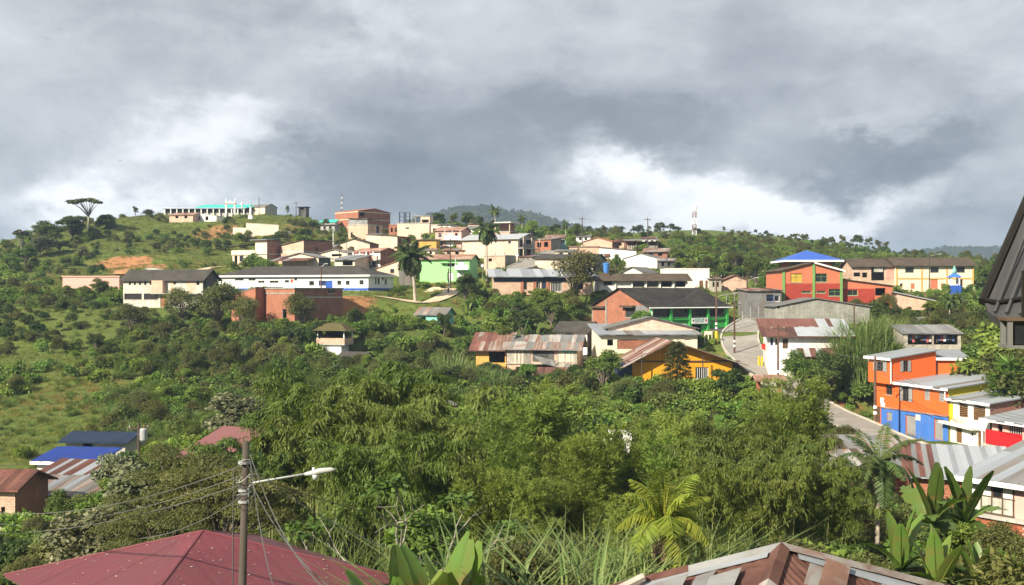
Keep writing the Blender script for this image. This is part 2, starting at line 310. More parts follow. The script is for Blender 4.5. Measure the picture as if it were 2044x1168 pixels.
        if k != 'none':
            s.roof_o = g.build('roof', rm, s.root)
            if s.sheets:
                nu, nv, ms = s.sheets
                for q in Q: lay_sheets(s.roof_o, q, nu, nv, ms)
            if s.fascia:
                for q in Q[:(1 if s.fascia[1] == 'F' else 4)]:
                    fg = G()
                    a, b = q[0], q[1]; n_ = Vector((b.y-a.y, a.x-b.x, 0)).normalized()*.03
                    fg.slab([a+n_+Vector((0, 0, .02)), b+n_+Vector((0, 0, .02)), b+n_-Vector((0, 0, .26)), a+n_-Vector((0, 0, .26))], .025, n_.normalized()*-1)
                    fg.build('fascia', s.fascia[0], s.roof_o)
        return s
    def opening(s, f, pt, u, inn, q, proud):
        u0, u1, v0, v1, kind, m2, _ = q; W_, H_ = u1-u0, v1-v0
        dep = .10 if not proud else -.03
        def bx(g, a, b, c, e, d0, d1):      # a box on the face, from depth d0 to d1 behind it
            p = [pt(a, c, d0), pt(b, c, d0), pt(b, e, d0), pt(a, e, d0)]; g.slab(p, d1-d0, (inn[0], inn[1], 0))
        if kind == 'o':                     # an unglazed opening: a rough frame
            g = G(); b = .05
            bx(g, u0, u0+b, v0, v1, dep, dep+.06); bx(g, u1-b, u1, v0, v1, dep, dep+.06); bx(g, u0+b, u1-b, v1-b, v1, dep, dep+.06)
            o = g.build('window', m2 or 'wood', s.root)
            if proud: g = G(); bx(g, u0+b, u1-b, v0, v1-b, dep+.01, dep+.05); g.build('pane', 'dark', o)  # black sheet stands for the unlit room where the wall is uncut
            return
        if kind in 'gwbyc':
            g = G(); b = .06; fm = m2 or ('cleanwhite' if kind == 'w' else 'wood')
            bx(g, u0, u0+b, v0, v1, dep, dep+.05); bx(g, u1-b, u1, v0, v1, dep, dep+.05); bx(g, u0+b, u1-b, v1-b, v1, dep, dep+.05); bx(g, u0+b, u1-b, v0, v0+b, dep, dep+.05)
            nm = max(1, round(W_/(.28 if kind == 'b' else .75)))
            for i in range(1, nm): c = u0+W_*i/nm; bx(g, c-.02, c+.02, v0+b, v1-b, dep, dep+.04)
            if H_ > 1.0 and kind != 'b': bx(g, u0+b, u1-b, v0+H_*.62-.02, v0+H_*.62+.02, dep+.005, dep+.035)
            o = g.build('window', fm, s.root)
            g = G(); bx(g, u0+b, u1-b, v0+b, v1-b, dep+.05, dep+.07); g.build('pane', {'y': 'curtainy', 'c': 'curtain'}.get(kind, 'glass'), o)
            if not proud and W_ > .6: g = G(); bx(g, u0-.06, u1+.06, v0-.07, v0-.004, -.06, .05); g.build('sill', 'concrete', o)
            return
        if kind == 'd':
            g = G(); bx(g, u0+.05, u1-.05, v0, v1-.05, dep, dep+.05)
            n = max(2, round(W_/.25)); o = g.build('door', m2 or 'woodbrown', s.root)
            for i in range(n): g = G(); a = u0+.05+(W_-.1)*i/n; bx(g, a+.012, a+(W_-.1)/n-.012, v0+.05, v1-.1, dep-.02, dep+.001); g.build('door_board', m2 or 'woodbrown', o)
            return
        if kind == 's':                     # closed pair of shutters, standing a little proud
            o = None
            for i in range(2):
                g = G(); a = u0+W_*i/2; bx(g, a+.015, a+W_/2-.015, v0, v1, dep-.06, dep-.02)
                o = g.build('shutter', m2 or 'greyshutter', s.root)
                for j in range(3): g = G(); bx(g, a+.05, a+W_/2-.05, v0+.06+(H_-.1)*j/3, v0+(H_-.1)*(j+1)/3, dep-.08, dep-.059); g.build('shutter_panel', m2 or 'greyshutter', o)
            return
        if kind == 'S':                     # open shutters folded against the wall beside a dark window
            c0, c1 = u0+W_*.28, u1-W_*.28
            for a, b in ((u0, c0), (c1, u1)):
                g = G(); bx(g, a, b-.02, v0, v1, -.07, -.03); g.build('shutter', m2 or 'greyshutter', s.root)
            g = G()
            for i in range(3): x = c0+(c1-c0)*i/2; bx(g, x-.025, x+.025, v0, v1, .02, .06)
            o = g.build('window', 'wood', s.root); g = G(); bx(g, c0, c1, v0, v1, .07, .09); g.build('pane', 'glass', o)
            return
        if kind == 'l':                     # louvres
            g = G(); b = .05
            bx(g, u0, u0+b, v0, v1, .03, .1); bx(g, u1-b, u1, v0, v1, .03, .1); o = g.build('window', 'wood', s.root)
            n = max(4, round(H_/.17))
            for i in range(n):
                g = G(); z = v0+H_*(i+.5)/n; a = pt(u0+b, z+.045, .10); bb = pt(u1-b, z+.045, .10); c = pt(u1-b, z-.03, .03); e = pt(u0+b, z-.03, .03)
                g.slab([Vector(x) for x in (a, bb, c, e)], .015); g.build('louvre_slat', m2 or 'woodbrown', o)
_SH = {}
def sheet_mesh(m, ribs):
    if (m, ribs) in _SH: return _SH[m, ribs]
    v = []; f = []; n = ribs*2
    for i in range(n+1):
        z = .02 if i % 2 else -.0
        v += [(i/n, 0, z), (i/n, 1, z)]
    f = [(2*i, 2*i+2, 2*i+3, 2*i+1) for i in range(n)]
    _SH[m, ribs] = mesh('roof_sheet', v, f, m); return _SH[m, ribs]
def lay_sheets(parent, q, nu, nv, ms, ribs=5, jit=.012, lift=.012, name='roof_sheet', wander=.02):
    o, a, c = q[0], q[1], q[-1]; U = (a-o); V = (c-o); N = U.cross(V).normalized()
    for j in range(nv):
        for i in range(nu):
            m_ = random.choice(ms) if not callable(ms) else ms(i, j)
            if m_ is None: continue
            u, v = U/nu*1.03, V/nv*(1.06 if j < nv-1 else 1.0)
            org = o+U*(i/nu)+V*(j/nv)+N*(lift+.004*(i % 2)+.016*j/nv*nv*.25+random.uniform(0, jit))+V.normalized()*random.uniform(-wander, wander)*V.length/nv
            mw = Matrix(((u.x, v.x, N.x, org.x), (u.y, v.y, N.y, org.y), (u.z, v.z, N.z, org.z), (0, 0, 0, 1)))
            obj(name, sheet_mesh(m_, ribs), parent, mw)
# ------------------------------------------------------------------ the buildings' places and shapes
H = House
RZ = ('zinc', 'zincdull', 'zincrust'); RR = ('rust', 'rust', 'rustmix')
# lower left slope
H('health_post', 'long low white building with dark grey roof and blue plinth on the hillside', 'building', 'R', 735, 188, -20, 435, 580, 548, back=785, wall='cleanwhite', roof=('hip', 1.55, .55, 'asb'), fascia=('cleanwhite', 'A'),
  win=[('F', 469, 555, 486, 560, 'g', 'metal'), ('F', 496, 555, 510, 560, 'g', 'metal'), ('F', 515, 560, 528, 565, 'g', 'metal'), ('F', 538, 560, 556, 565, 'g', 'metal'), ('F', 568, 559, 577, 565, 'w'), ('F', 587, 555, 593, 560, 'g', 'metal'),
       ('F', 617, 561, 627, 570, 'g', 'metal'), ('F', 636, 560, 650, 570, 'b', 'bluepaint'), ('F', 650, 560, 664, 576, 'd', 'bluepaint'), ('F', 673, 560, 681, 569, 'g', 'metal'), ('F', 690, 560, 698, 569, 'g', 'metal'), ('F', 717, 559, 726, 569, 'w'),
       ('R', 749, 555, 752, 568, 'g', 'wood'), ('R', 754, 556, 758, 567, 'g', 'wood'), ('R', 763, 554, 766, 560, 'g', 'wood'), ('R', 768, 557, 772, 567, 'g', 'wood')])
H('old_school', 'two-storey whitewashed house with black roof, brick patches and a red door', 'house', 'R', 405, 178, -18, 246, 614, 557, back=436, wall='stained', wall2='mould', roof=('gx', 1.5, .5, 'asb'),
  win=[('F', x-2, 561, x+2, 569, 'o') for x in (259, 269, 279, 290, 301)]+[('F', 248, 586, 283, 598, 'b', 'wood'), ('F', 287, 586, 315, 598, 'b', 'wood'), ('F', 320, 590, 334, 613, 'd', 'terracotta'), ('F', 345, 560, 351, 568, 'o'), ('F', 338, 586, 344, 598, 'g'), ('F', 392, 560, 398, 569, 'o')])
H('flat_building', 'low salmon pink flat-roofed building among bushes left of the whitewashed house', 'building', 'R', 238, 200, -6, 125, 577, 553, d=6, wall='pink', roof=('flat', 0, .15, 'pink'))
H('brick_workshop', 'weathered red brick building with flat roof below the long white building', 'building', 'R', 588, 165, -40, 506, 640, 577, back=684, wall='brick', wall2='brickdark', roof=('flat', 0, .12, 'block'),
  win=[('F', 563, 617, 572, 640, 'o', 'white'), ('R', 655, 578, 668, 586, 'g', 'concrete'), ('R', 598, 590, 606, 612, 'd', 'turqpale')])
H('brick_annex', 'low brick annex with a slanting roof beside the brick workshop', 'building', 'R', 510, 168, -30, 462, 640, 590, d=6, wall='brick', roof=('sl', 1.2, .1, 'block'))
H('hut', 'little brick hut with dark sheet roof below the thatched kiosk', 'hut', 'R', 726, 146, -25, 678, 728, 713, back=743, wall='brickpink', wall2='brickdark', roof=('gx', .55, .35, 'asb'), sink=1)
H('shack', 'turquoise shack with patched grey roof by the bend of the path', 'shack', 'R', 888, 168, -25, 832, 650, 627, back=906, wall='turqpale', roof=('gx', .9, .4, 'zincdull'), sheets=(8, 1, ('zincdull', 'zincrust', 'darkblue')), win=[('F', 840, 633, 850, 641, 'o')])
# upper village, nearer row
H('terrace_house', 'cream house with slanted terrace roof and shade-coloured brick side, leftmost of the village', 'house', 'R', 533, 232, -30, 464, 531, 508, back=561, wall='cream', wall2='brickdark', roof=('flat', 0, .2, 'concrete'), win=[('F', 478, 510, 486, 522, 'g'), ('F', 468, 511, 474, 526, 'o')])
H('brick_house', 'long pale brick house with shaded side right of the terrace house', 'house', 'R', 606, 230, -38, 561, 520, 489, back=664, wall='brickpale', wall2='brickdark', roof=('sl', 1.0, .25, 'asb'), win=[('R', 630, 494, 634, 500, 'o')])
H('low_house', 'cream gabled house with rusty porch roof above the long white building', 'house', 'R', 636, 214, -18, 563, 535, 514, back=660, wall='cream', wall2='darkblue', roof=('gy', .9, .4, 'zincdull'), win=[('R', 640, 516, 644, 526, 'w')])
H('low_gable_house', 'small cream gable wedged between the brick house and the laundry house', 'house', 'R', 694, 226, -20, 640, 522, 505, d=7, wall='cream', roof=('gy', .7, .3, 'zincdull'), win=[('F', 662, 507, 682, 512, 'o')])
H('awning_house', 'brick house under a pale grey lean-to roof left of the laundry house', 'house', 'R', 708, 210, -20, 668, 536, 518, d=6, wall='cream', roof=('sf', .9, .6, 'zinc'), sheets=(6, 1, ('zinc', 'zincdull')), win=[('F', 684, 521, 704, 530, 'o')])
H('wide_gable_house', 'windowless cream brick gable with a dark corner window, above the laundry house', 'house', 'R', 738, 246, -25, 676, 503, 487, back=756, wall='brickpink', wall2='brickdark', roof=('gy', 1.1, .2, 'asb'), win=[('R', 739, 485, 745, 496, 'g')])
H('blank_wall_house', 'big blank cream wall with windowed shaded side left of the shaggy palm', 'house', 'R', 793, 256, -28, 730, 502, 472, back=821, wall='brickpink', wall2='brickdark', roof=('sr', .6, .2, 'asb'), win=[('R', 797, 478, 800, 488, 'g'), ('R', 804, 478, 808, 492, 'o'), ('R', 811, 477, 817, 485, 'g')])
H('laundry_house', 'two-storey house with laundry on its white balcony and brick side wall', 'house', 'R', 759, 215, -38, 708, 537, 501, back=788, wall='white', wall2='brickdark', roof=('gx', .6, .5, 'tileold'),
  win=[('F', 733, 503, 738, 512, 'd', 'wood'), ('F', 724, 503, 728, 508, 'g'), ('F', 716, 522, 750, 533, 'o'), ('R', 766, 505, 769, 511, 'g', 'salmon'), ('R', 775, 505, 778, 511, 'g', 'salmon'), ('R', 764, 523, 770, 533, 'd'), ('R', 776, 523, 782, 533, 'd')])
H('end_gable_house', 'low cream gable with one window behind the right end of the long white building', 'house', 'R', 796, 206, -15, 752, 552, 536, d=6, wall='brickpink', roof=('sl', 1.4, .2, 'tileold'), win=[('F', 779, 537, 787, 545, 'g')])
H('brick_block', 'large three-storey red brick block with white bands on the ridge', 'building', 'R', 715, 300, -42, 669, 470, 421, back=779, wall='brick', wall2='brick', roof=('gx', .9, .15, 'terracotta'), win=[('R', 718, 424, 728, 432, 'o')])
H('tarp_house', 'pale brick house with grey tarpaulin on top in front of the red block', 'house', 'R', 734, 272, -30, 695, 480, 449, back=763, wall='brickpale', wall2='brickpale', roof=('flat', 0, .1, 'concrete'), win=[('R', 741, 450, 747, 460, 'g'), ('R', 751, 451, 757, 466, 'd', 'darkblue'), ('F', 700, 464, 704, 474, 'o')])
H('tall_cream_house', 'tall blank cream brick house with rooftop room right of the black frames', 'house', 'R', 857, 275, -12, 793, 482, 446, back=863, wall='brickpink', wall2='brickdark', roof=('flat', 0, .1, 'concrete'), win=[('F', 810, 454, 816, 457, 'o')])
H('flat_cream_house', 'flat cream house between the tall cream house and the balcony house', 'house', 'R', 904, 270, -8, 860, 482, 449, d=7, wall='cream', roof=('flat', 0, .12, 'concrete'), win=[('F', 864, 456, 872, 463, 'o')])
H('balcony_house', 'pink and white house with long balcony and red gable roof', 'house', 'R', 921, 246, -12, 869, 494, 460, d=8, wall='pink', roof=('gx', .9, .4, 'tileold'), win=[('F', 875, 465, 882, 474, 'w'), ('F', 892, 465, 902, 478, 'd', 'cleanwhite'), ('F', 908, 465, 914, 472, 'w'), ('F', 878, 482, 884, 492, 'w'), ('F', 890, 482, 907, 492, 'd', 'cleanwhite')])
H('ochre_house', 'low ochre wall house below the flat cream house', 'house', 'R', 871, 240, -5, 834, 496, 480, d=5, wall='ochre', roof=('sf', .4, .3, 'asb'))
H('grey_roof_house', 'small house with pale grey roof behind the shaggy palm crown', 'house', 'R', 958, 268, -20, 926, 472, 456, d=8, wall='white', roof=('gx', .8, .4, 'zincdull'), win=[('F', 946, 458, 950, 465, 'g')])
H('street_corner_house', 'large cream house with balconies at the street corner behind the tall palm', 'house', 'R', 1034, 226, -28, 923, 514, 476, back=1068, wall='brickpink', wall2='concrete', roof=('gx', 1.1, .6, 'zincbright'),
  win=[('F', 1014, 481, 1020, 487, 'g', 'cleanwhite'), ('R', 1038, 479, 1047, 492, 'b'), ('R', 1050, 479, 1060, 492, 'o'), ('R', 1038, 496, 1047, 512, 'o'), ('R', 1051, 497, 1060, 512, 'o')])
H('slab_roof_house', 'house with open top floor under a white slab behind the palm', 'house', 'R', 1018, 262, -25, 986, 474, 463, back=1034, wall='brickpale', wall2='brickdark', roof=('flat', 0, .1, 'concrete'))
H('street_row_house', 'row of brick houses climbing the village street', 'house', 'R', 1100, 250, -35, 1067, 512, 478, back=1120, wall='brick', wall2='block', roof=('sf', .5, .3, 'rustmix'), win=[('F', 1072, 484, 1080, 494, 'o'), ('F', 1086, 483, 1094, 493, 'o')])
H('turquoise_house', 'little turquoise house front at the top of the village street', 'house', 'R', 1131, 256, -5, 1105, 497, 479, d=5, wall='turqpale', roof=('sf', .4, .25, 'zincdull'), win=[('F', 1118, 480, 1128, 487, 'g', 'darkblue')])
H('lime_house', 'bright lime green two-storey house with small balcony', 'house', 'R', 937, 200, -8, 838, 564, 517, d=9, wall='limegreen', roof=('gx', .9, .5, 'tileold'),
  win=[('F', 884, 524, 889, 529, 'w'), ('F', 914, 521, 926, 533, 'd', 'cleanwhite'), ('F', 893, 522, 908, 532, 'w'), ('F', 893, 544, 905, 560, 'd', 'cleanwhite'), ('F', 912, 544, 926, 560, 'd', 'cleanwhite')])
H('brick_back_house', 'small brick house behind the tall palm trunk', 'house', 'R', 1008, 212, -28, 966, 538, 511, back=1030, wall='brickpale', wall2='block', roof=('flat', 0, .12, 'concrete'), win=[('F', 975, 516, 982, 522, 'o')])
H('long_brick_house', 'long brick and blue house under a wavy pale roof edge behind trees', 'house', 'L', 986, 184, 3, 1182, 588, 552, d=8, wall='brickpale', roof=('sf', 1.2, .9, 'zincbright'), sheets=(16, 1, ('zincbright', 'zinc', 'zincbright')),
  win=[('F', 1040, 562, 1052, 578, 'g'), ('F', 1065, 562, 1079, 577, 'b', 'white'), ('F', 1081, 561, 1090, 577, 'd', 'darkblue'), ('F', 1100, 562, 1122, 582, 'b', 'white'), ('F', 1140, 562, 1164, 578, 'o')])
H('veranda_house', 'white house with dark brown roof and four dark veranda openings', 'house', 'L', 1195, 190, 2, 1372, 582, 559, d=8, wall='white', roof=('gx', 1.1, .8, 'asbbrown'),
  win=[('F', 1264, 561, 1286, 573, 'b', 'wood'), ('F', 1292, 561, 1314, 573, 'b', 'wood'), ('F', 1320, 561, 1341, 573, 'o'), ('F', 1348, 561, 1368, 573, 'o'), ('F', 1205, 561, 1222, 570, 'o')])
H('white_box_house', 'plain white flat-roofed house right behind the veranda house', 'house', 'R', 1416, 202, 4, 1334, 582, 538, d=7, wall='white', roof=('flat', 0, .06, 'white'), win=[('F', 1396, 560, 1404, 580, 'd'), ('F', 1408, 560, 1413, 578, 'd')])
H('tan_roof_hut', 'small white gable with grey tan roof above the veranda house', 'hut', 'L', 1243, 204, -25, 1282, 556, 543, d=9, wall='white', roof=('gy', .9, .4, 'asbgrey'))
H('white_gable_house', 'white gabled house with shaded right side right of the blue tank', 'house', 'R', 1312, 225, -20, 1245, 536, 516, back=1334, wall='white', wall2='brickdark', roof=('gy', 1.0, .2, 'zincdull'))
H('white_wall_house', 'house with long white wall and rusty roof above the white gable', 'house', 'R', 1270, 236, -8, 1196, 520, 500, d=7, wall='white', roof=('sr', .7, .3, 'rustmix'), sheets=(6, 1, RR))
H('brick_gable_house', 'pale brick gabled house on the ridge left of the open shed', 'house', 'R', 1222, 246, -20, 1164, 502, 482, back=1236, wall='brickpale', wall2='brickdark', roof=('gy', .9, .25, 'terracotta'))
H('low_brick_house', 'low brick wall house just below the brick gable', 'house', 'R', 1196, 238, -5, 1136, 512, 493, d=5, wall='brickpale', roof=('sf', .3, .2, 'tileold'))
H('curved_roof_house', 'cream house with curved dark roof line half hidden by the broad tree', 'house', 'R', 1184, 206, -14, 1068, 542, 516, back=1208, wall='cream', wall2='block', roof=('gx', 1.0, .4, 'asb'))
H('brick_hut', 'small pale brick hut with white gable trim right of the veranda house', 'hut', 'R', 1490, 206, -4, 1443, 585, 559, d=5, wall='brickpale', roof=('gy', .9, .35, 'brickdark'), fascia=('white', 'A'))
H('sloping_roof_house', 'pair of white sloping roofs right of the red building', 'house', 'L', 1790, 162, -12, 1862, 618, 600, d=6, wall='brickpale', roof=('sr', 1.1, .4, 'zincbright'), sheets=(7, 1, ('zincbright', 'zinc')))
# more small houses crowding the village
for i, (sd, px, Y, yw, ot, ba, to, d, wl, rf, lb) in enumerate((
 ('R', 668, 282, -6, 640, 462, 450, 4, 'concrete', ('sf', .4, .3, 'asb'), 'grey shed under the turquoise tarpaulin shelter'), ('R', 797, 288, -10, 776, 472, 450, 6, 'brick', ('flat', 0, .1, 'brick'), 'low red brick house between the red block and the tall cream house'),
 ('R', 925, 232, -6, 884, 514, 500, 5, 'brickpale', ('sf', .5, .35, 'tileold'), 'low brown-roofed house under the balcony house'), ('R', 962, 238, -12, 928, 498, 480, 5, 'cream', ('gx', .6, .3, 'rustmix'), 'cream house under the grey-roofed small house'),
 ('R', 835, 214, -10, 798, 536, 518, 5, 'brickpink', ('sf', .6, .4, 'rustmix'), 'pink brick house left of the lime house'), ('R', 1062, 222, -22, 1036, 530, 513, 4, 'block', ('sf', .4, .3, 'rust'), 'dark shop below the street corner balconies'),
 ('R', 1262, 256, -8, 1228, 496, 482, 5, 'brickpale', ('sf', .6, .3, 'rust'), 'small rusty-roofed house left of the open ridge shed'), ('R', 1332, 238, -15, 1286, 516, 502, 5, 'brickdark', ('gx', .7, .5, 'rustmix'), 'jumbled rusty-roofed shack right of the long white wall'),
 ('R', 1345, 216, -10, 1314, 538, 521, 4, 'mould', ('sf', .5, .4, 'zincdull'), 'dark lumber lean-to against the white gable'), ('R', 1440, 200, 0, 1418, 582, 558, 4, 'plank', ('sf', .3, .3, 'asbbrown'), 'brown lean-to at the right end of the plain white house'),
 ('R', 1150, 232, -8, 1108, 516, 502, 5, 'cream', ('sf', .5, .3, 'zincdull'), 'cream wall house at the top of the sloping street'), ('R', 1004, 240, -15, 966, 492, 474, 5, 'brickpale', ('gx', .6, .3, 'tileold'), 'pale brick house right behind the royal palm crown'),
 ('R', 770, 232, -18, 746, 514, 500, 4, 'cream', ('sf', .4, .3, 'asb'), 'narrow cream house behind the laundry house'), ('R', 665, 240, -14, 634, 506, 494, 5, 'brickpale', ('gx', .6, .3, 'zincdull'), 'pale brick house above the small cream gable'),
 ('R', 1125, 262, -6, 1090, 488, 474, 5, 'brickpale', ('gx', .7, .3, 'rustmix'), 'brick house at the top end of the street row'),  ('R', 628, 250, -10, 600, 500, 488, 4, 'white', ('sf', .4, .3, 'zincdull'), 'little white house above the long pale brick house'), ('R', 585, 222, -12, 556, 526, 514, 4, 'brickpale', ('sf', .4, .3, 'rust'), 'rusty lean-to between the terrace house and the low gable'),
 ('R', 830, 248, -8, 806, 506, 492, 4, 'white', ('gx', .5, .3, 'tileold'), 'white house behind the shaggy palm top'), ('R', 868, 226, -6, 842, 512, 500, 4, 'cream', ('sf', .4, .3, 'zincrust'), 'cream house just above the lime house roof'),
 ('R', 1018, 232, -20, 996, 520, 508, 4, 'white', ('sf', .4, .3, 'rustmix'), 'white lean-to under the street corner house'), ('R', 1100, 224, -10, 1072, 524, 512, 4, 'white', ('sf', .4, .3, 'zincdull'), 'white house beside the sloping street'),
 ('R', 1214, 228, -8, 1184, 526, 512, 4, 'brickpink', ('gx', .5, .3, 'rust'), 'pink brick house left of the long white wall'), ('R', 1310, 262, -8, 1282, 488, 476, 4, 'white', ('sf', .4, .3, 'rust'), 'white house behind the open ridge shed'),
 ('R', 1178, 264, -8, 1150, 484, 472, 4, 'white', ('gx', .5, .3, 'zincdull'), 'white house on the crest above the brick gable'), ('R', 1055, 268, -10, 1030, 482, 468, 4, 'brickpink', ('sf', .4, .3, 'zinc'), 'pink brick house on the crest right of the slab roof'),
 ('R', 960, 282, -6, 934, 462, 448, 4, 'brickpale', ('sf', .4, .2, 'asb'), 'brick house on the crest behind the grey-roofed house'), ('R', 760, 262, -10, 736, 480, 468, 4, 'white', ('sf', .3, .3, 'zincrust'), 'white annex right of the tarpaulin house'),
 ('R', 900, 262, -8, 874, 462, 450, 4, 'white', ('sf', .4, .2, 'asb'), 'little white house behind the balcony house roof'))):
    H('small_house', lb, 'house', sd, px, Y, yw, ot, ba, to, d=d, wall=wl, roof=rf, sheets=(7, 1, (rf[3], 'zincrust', rf[3])) if rf[0] != 'flat' else None, group='small village houses',
      win=[('F', ot+(px-ot)*(.2+.4*k), to+(ba-to)*.2, ot+(px-ot)*(.38+.4*k), to+(ba-to)*.62, 'goboo'[(i+k) % 5]) for k in range(2)])
# middle
H('green_house', 'bright green two-storey building with brick gable and black roof', 'building', 'R', 1297, 158, -60, 1183, 684, 613, back=1453, wall='brick', wall2='green', roof=('gy', 2.7, .45, 'tarblack'),
  win=[('F', 1248, 615, 1267, 634, 'b', 'asbgrey'), ('R', 1304, 616, 1336, 633, 'b', 'wood'), ('R', 1340, 616, 1373, 633, 'b', 'wood'), ('R', 1378, 616, 1410, 633, 'b', 'wood'), ('R', 1414, 616, 1446, 632, 'b', 'wood'), ('R', 1415, 654, 1447, 672, 'c', 'green'), ('R', 1378, 648, 1401, 684, 'o', 'green')])
H('block_house', 'unplastered grey block house with wide gable behind the rusty roofs', 'house', 'L', 1547, 150, -4, 1736, 645, 612, d=9, wall='block', roof=('gy', 1.1, .3, 'zincdull', .43), win=[('F', 1552, 611, 1556, 616, 'o')])
H('rusty_roof_house', 'white-cornered house under rusty corrugated roofs beside the road', 'house', 'L', 1534, 132, -8, 1690, 741, 669, d=7, wall='white', roof=('sf', 1.5, .9, 'rust'), sheets=(18, 2, lambda i, j: 'zincbright' if (j == 0 and i > 6) or (j == 1 and i in (12, 13, 15, 16, 17)) else 'rust'),
  win=[('F', 1538, 675, 1543, 690, 'g', 'bluepaint'), ('F', 1547, 675, 1556, 690, 'g', 'white'), ('F', 1562, 676, 1573, 696, 'd', 'wood')])
H('blue_white_house', 'small grey and light blue house with rusty flat roof left of the red building', 'house', 'R', 1560, 168, 3, 1493, 632, 581, d=6, wall='zincdull', roof=('sf', .35, .35, 'rustmix'), sheets=(8, 1, RR), win=[('F', 1530, 588, 1544, 602, 'g', 'bluepaint'), ('F', 1546, 590, 1556, 602, 'w'), ('F', 1528, 610, 1538, 630, 'd', 'bluepaint')])
H('pale_roof_house', 'cream house with brick gable and long pale grey roof behind the yellow house', 'house', 'R', 1392, 146, 3, 1200, 704, 668, d=10, wall='creamyellow', roof=('sf', 1.0, .6, 'zinc'), sheets=(18, 1, ('zinc', 'zinc', 'zincdull')), win=[('F', 1212, 678, 1224, 690, 'o'), ('F', 1232, 678, 1300, 697, 'd', 'brick')])
H('small_white_house', 'small white house with dark grey roof left of the brick gable', 'house', 'R', 1172, 156, -22, 1110, 690, 661, back=1195, wall='white', wall2='zincdull', roof=('gx', 1.2, .5, 'asb'), win=[('F', 1128, 663, 1143, 674, 's', 'plank')])
H('plank_shack', 'two-storey plank and brick shack under a patched corrugated roof', 'shack', 'R', 1152, 147, -10, 1012, 768, 695, d=7, wall='brickpale', roof=('gx', 1.5, .7, 'zincrust'), sheets=(20, 2, ('zincrust', 'zincdull', 'zincrust', 'rustmix', 'zincdull')),
  win=[('F', 1030, 732, 1041, 747, 'g'), ('F', 1062, 729, 1106, 747, 'o')])
H('red_roof_shack', 'low ochre shack with rusty red roof joined to the left of the plank shack', 'shack', 'R', 1010, 150, -10, 950, 735, 695, d=8, wall='ochre', roof=('gx', 1.9, .9, 'rust'), sheets=(9, 2, ('rust', 'rust', 'rustmix')), win=[('F', 976, 700, 1008, 724, 'o')])
H('rust_annex', 'tiny brick annex with rusty roof at the foot of the plank shack', 'shack', 'R', 1126, 141, -6, 1073, 766, 750, d=2.5, wall='brick', roof=('sf', .7, .25, 'rust'), sheets=(7, 1, ('rust',)))
H('yellow_house', 'bright yellow house with wide overhanging gable roof and white window grille', 'house', 'L', 1262, 132, 2, 1462, 772, 722, d=9, wall='yellow', roof=('gy', 2.4, 1.5, 'rustmix', .38), win=[('F', 1388, 733, 1414, 757, 'b', 'cleanwhite'), ('F', 1322, 702, 1332, 716, 'b', 'wood')])
# red building and school
H('red_building', 'red and salmon building with green pilasters and gable front', 'building', 'L', 1562, 170, 0, 1681, 618, 540, d=11, wall='salmon', roof=('gy', 1.2, .4, 'asbbrown', .52),
  win=[('F', 1578, 546, 1601, 564, 'y', 'greentrim'), ('F', 1628, 546, 1651, 563, 'g', 'greentrim'), ('F', 1600, 581, 1619, 585, 'g', 'greentrim'), ('F', 1630, 581, 1648, 585, 'g', 'greentrim'), ('F', 1654, 577, 1678, 591, 'g', 'greentrim')])
H('red_wing', 'lower red wing with slanting roof and open loggias right of the gable front', 'building', 'L', 1682, 171, 0, 1782, 628, 571, d=9, wall='salmon', roof=('sr', 1.0, .3, 'asbbrown'), win=[('F', 1692, 579, 1712, 590, 'g', 'greentrim'), ('F', 1747, 575, 1768, 590, 'o', 'salmon'), ('F', 1747, 608, 1777, 624, 'o', 'salmon')])
H('blue_roof_tower', 'square red upper room under a bright blue pyramid roof', 'tower', 'L', 1580, 177, 0, 1664, 560, 515, d=7.5, wall='salmon', roof=('hip', 1.25, 1.3, 'bluepaint'), fascia=('cleanwhite', 'A'), flat=False, sink=0,
  win=[('F', 1582, 518, 1600, 531, 'g', 'greentrim')])
H('school', 'long cream two-storey school with brown hipped roof and orange bands', 'school', 'L', 1790, 236, -2, 1943, 582, 529, d=10, wall='creamyellow', roof=('gx', 1.65, .8, 'asbbrown'),
  win=[('F', 1807, 533, 1824, 544, 'g'), ('F', 1857, 533, 1874, 544, 'g'), ('F', 1909, 533, 1926, 544, 'g'), ('F', 1796, 566, 1802, 572, 'g', 'salmon'), ('F', 1818, 566, 1826, 577, 'd', 'salmon'), ('F', 1857, 557, 1872, 577, 'd', 'salmon'), ('F', 1878, 566, 1888, 577, 'd', 'salmon'), ('F', 1908, 557, 1922, 577, 'g', 'salmon')])
H('school_wing', 'brick and lattice wing joined to the left of the cream school', 'building', 'L', 1703, 238, -2, 1788, 582, 531, d=9, wall='brickpale', roof=('gx', 1.6, .7, 'asbbrown'), win=[('F', 1704, 544, 1717, 552, 'o'), ('F', 1721, 544, 1731, 554, 'o'), ('F', 1739, 532, 1765, 560, 'o')])
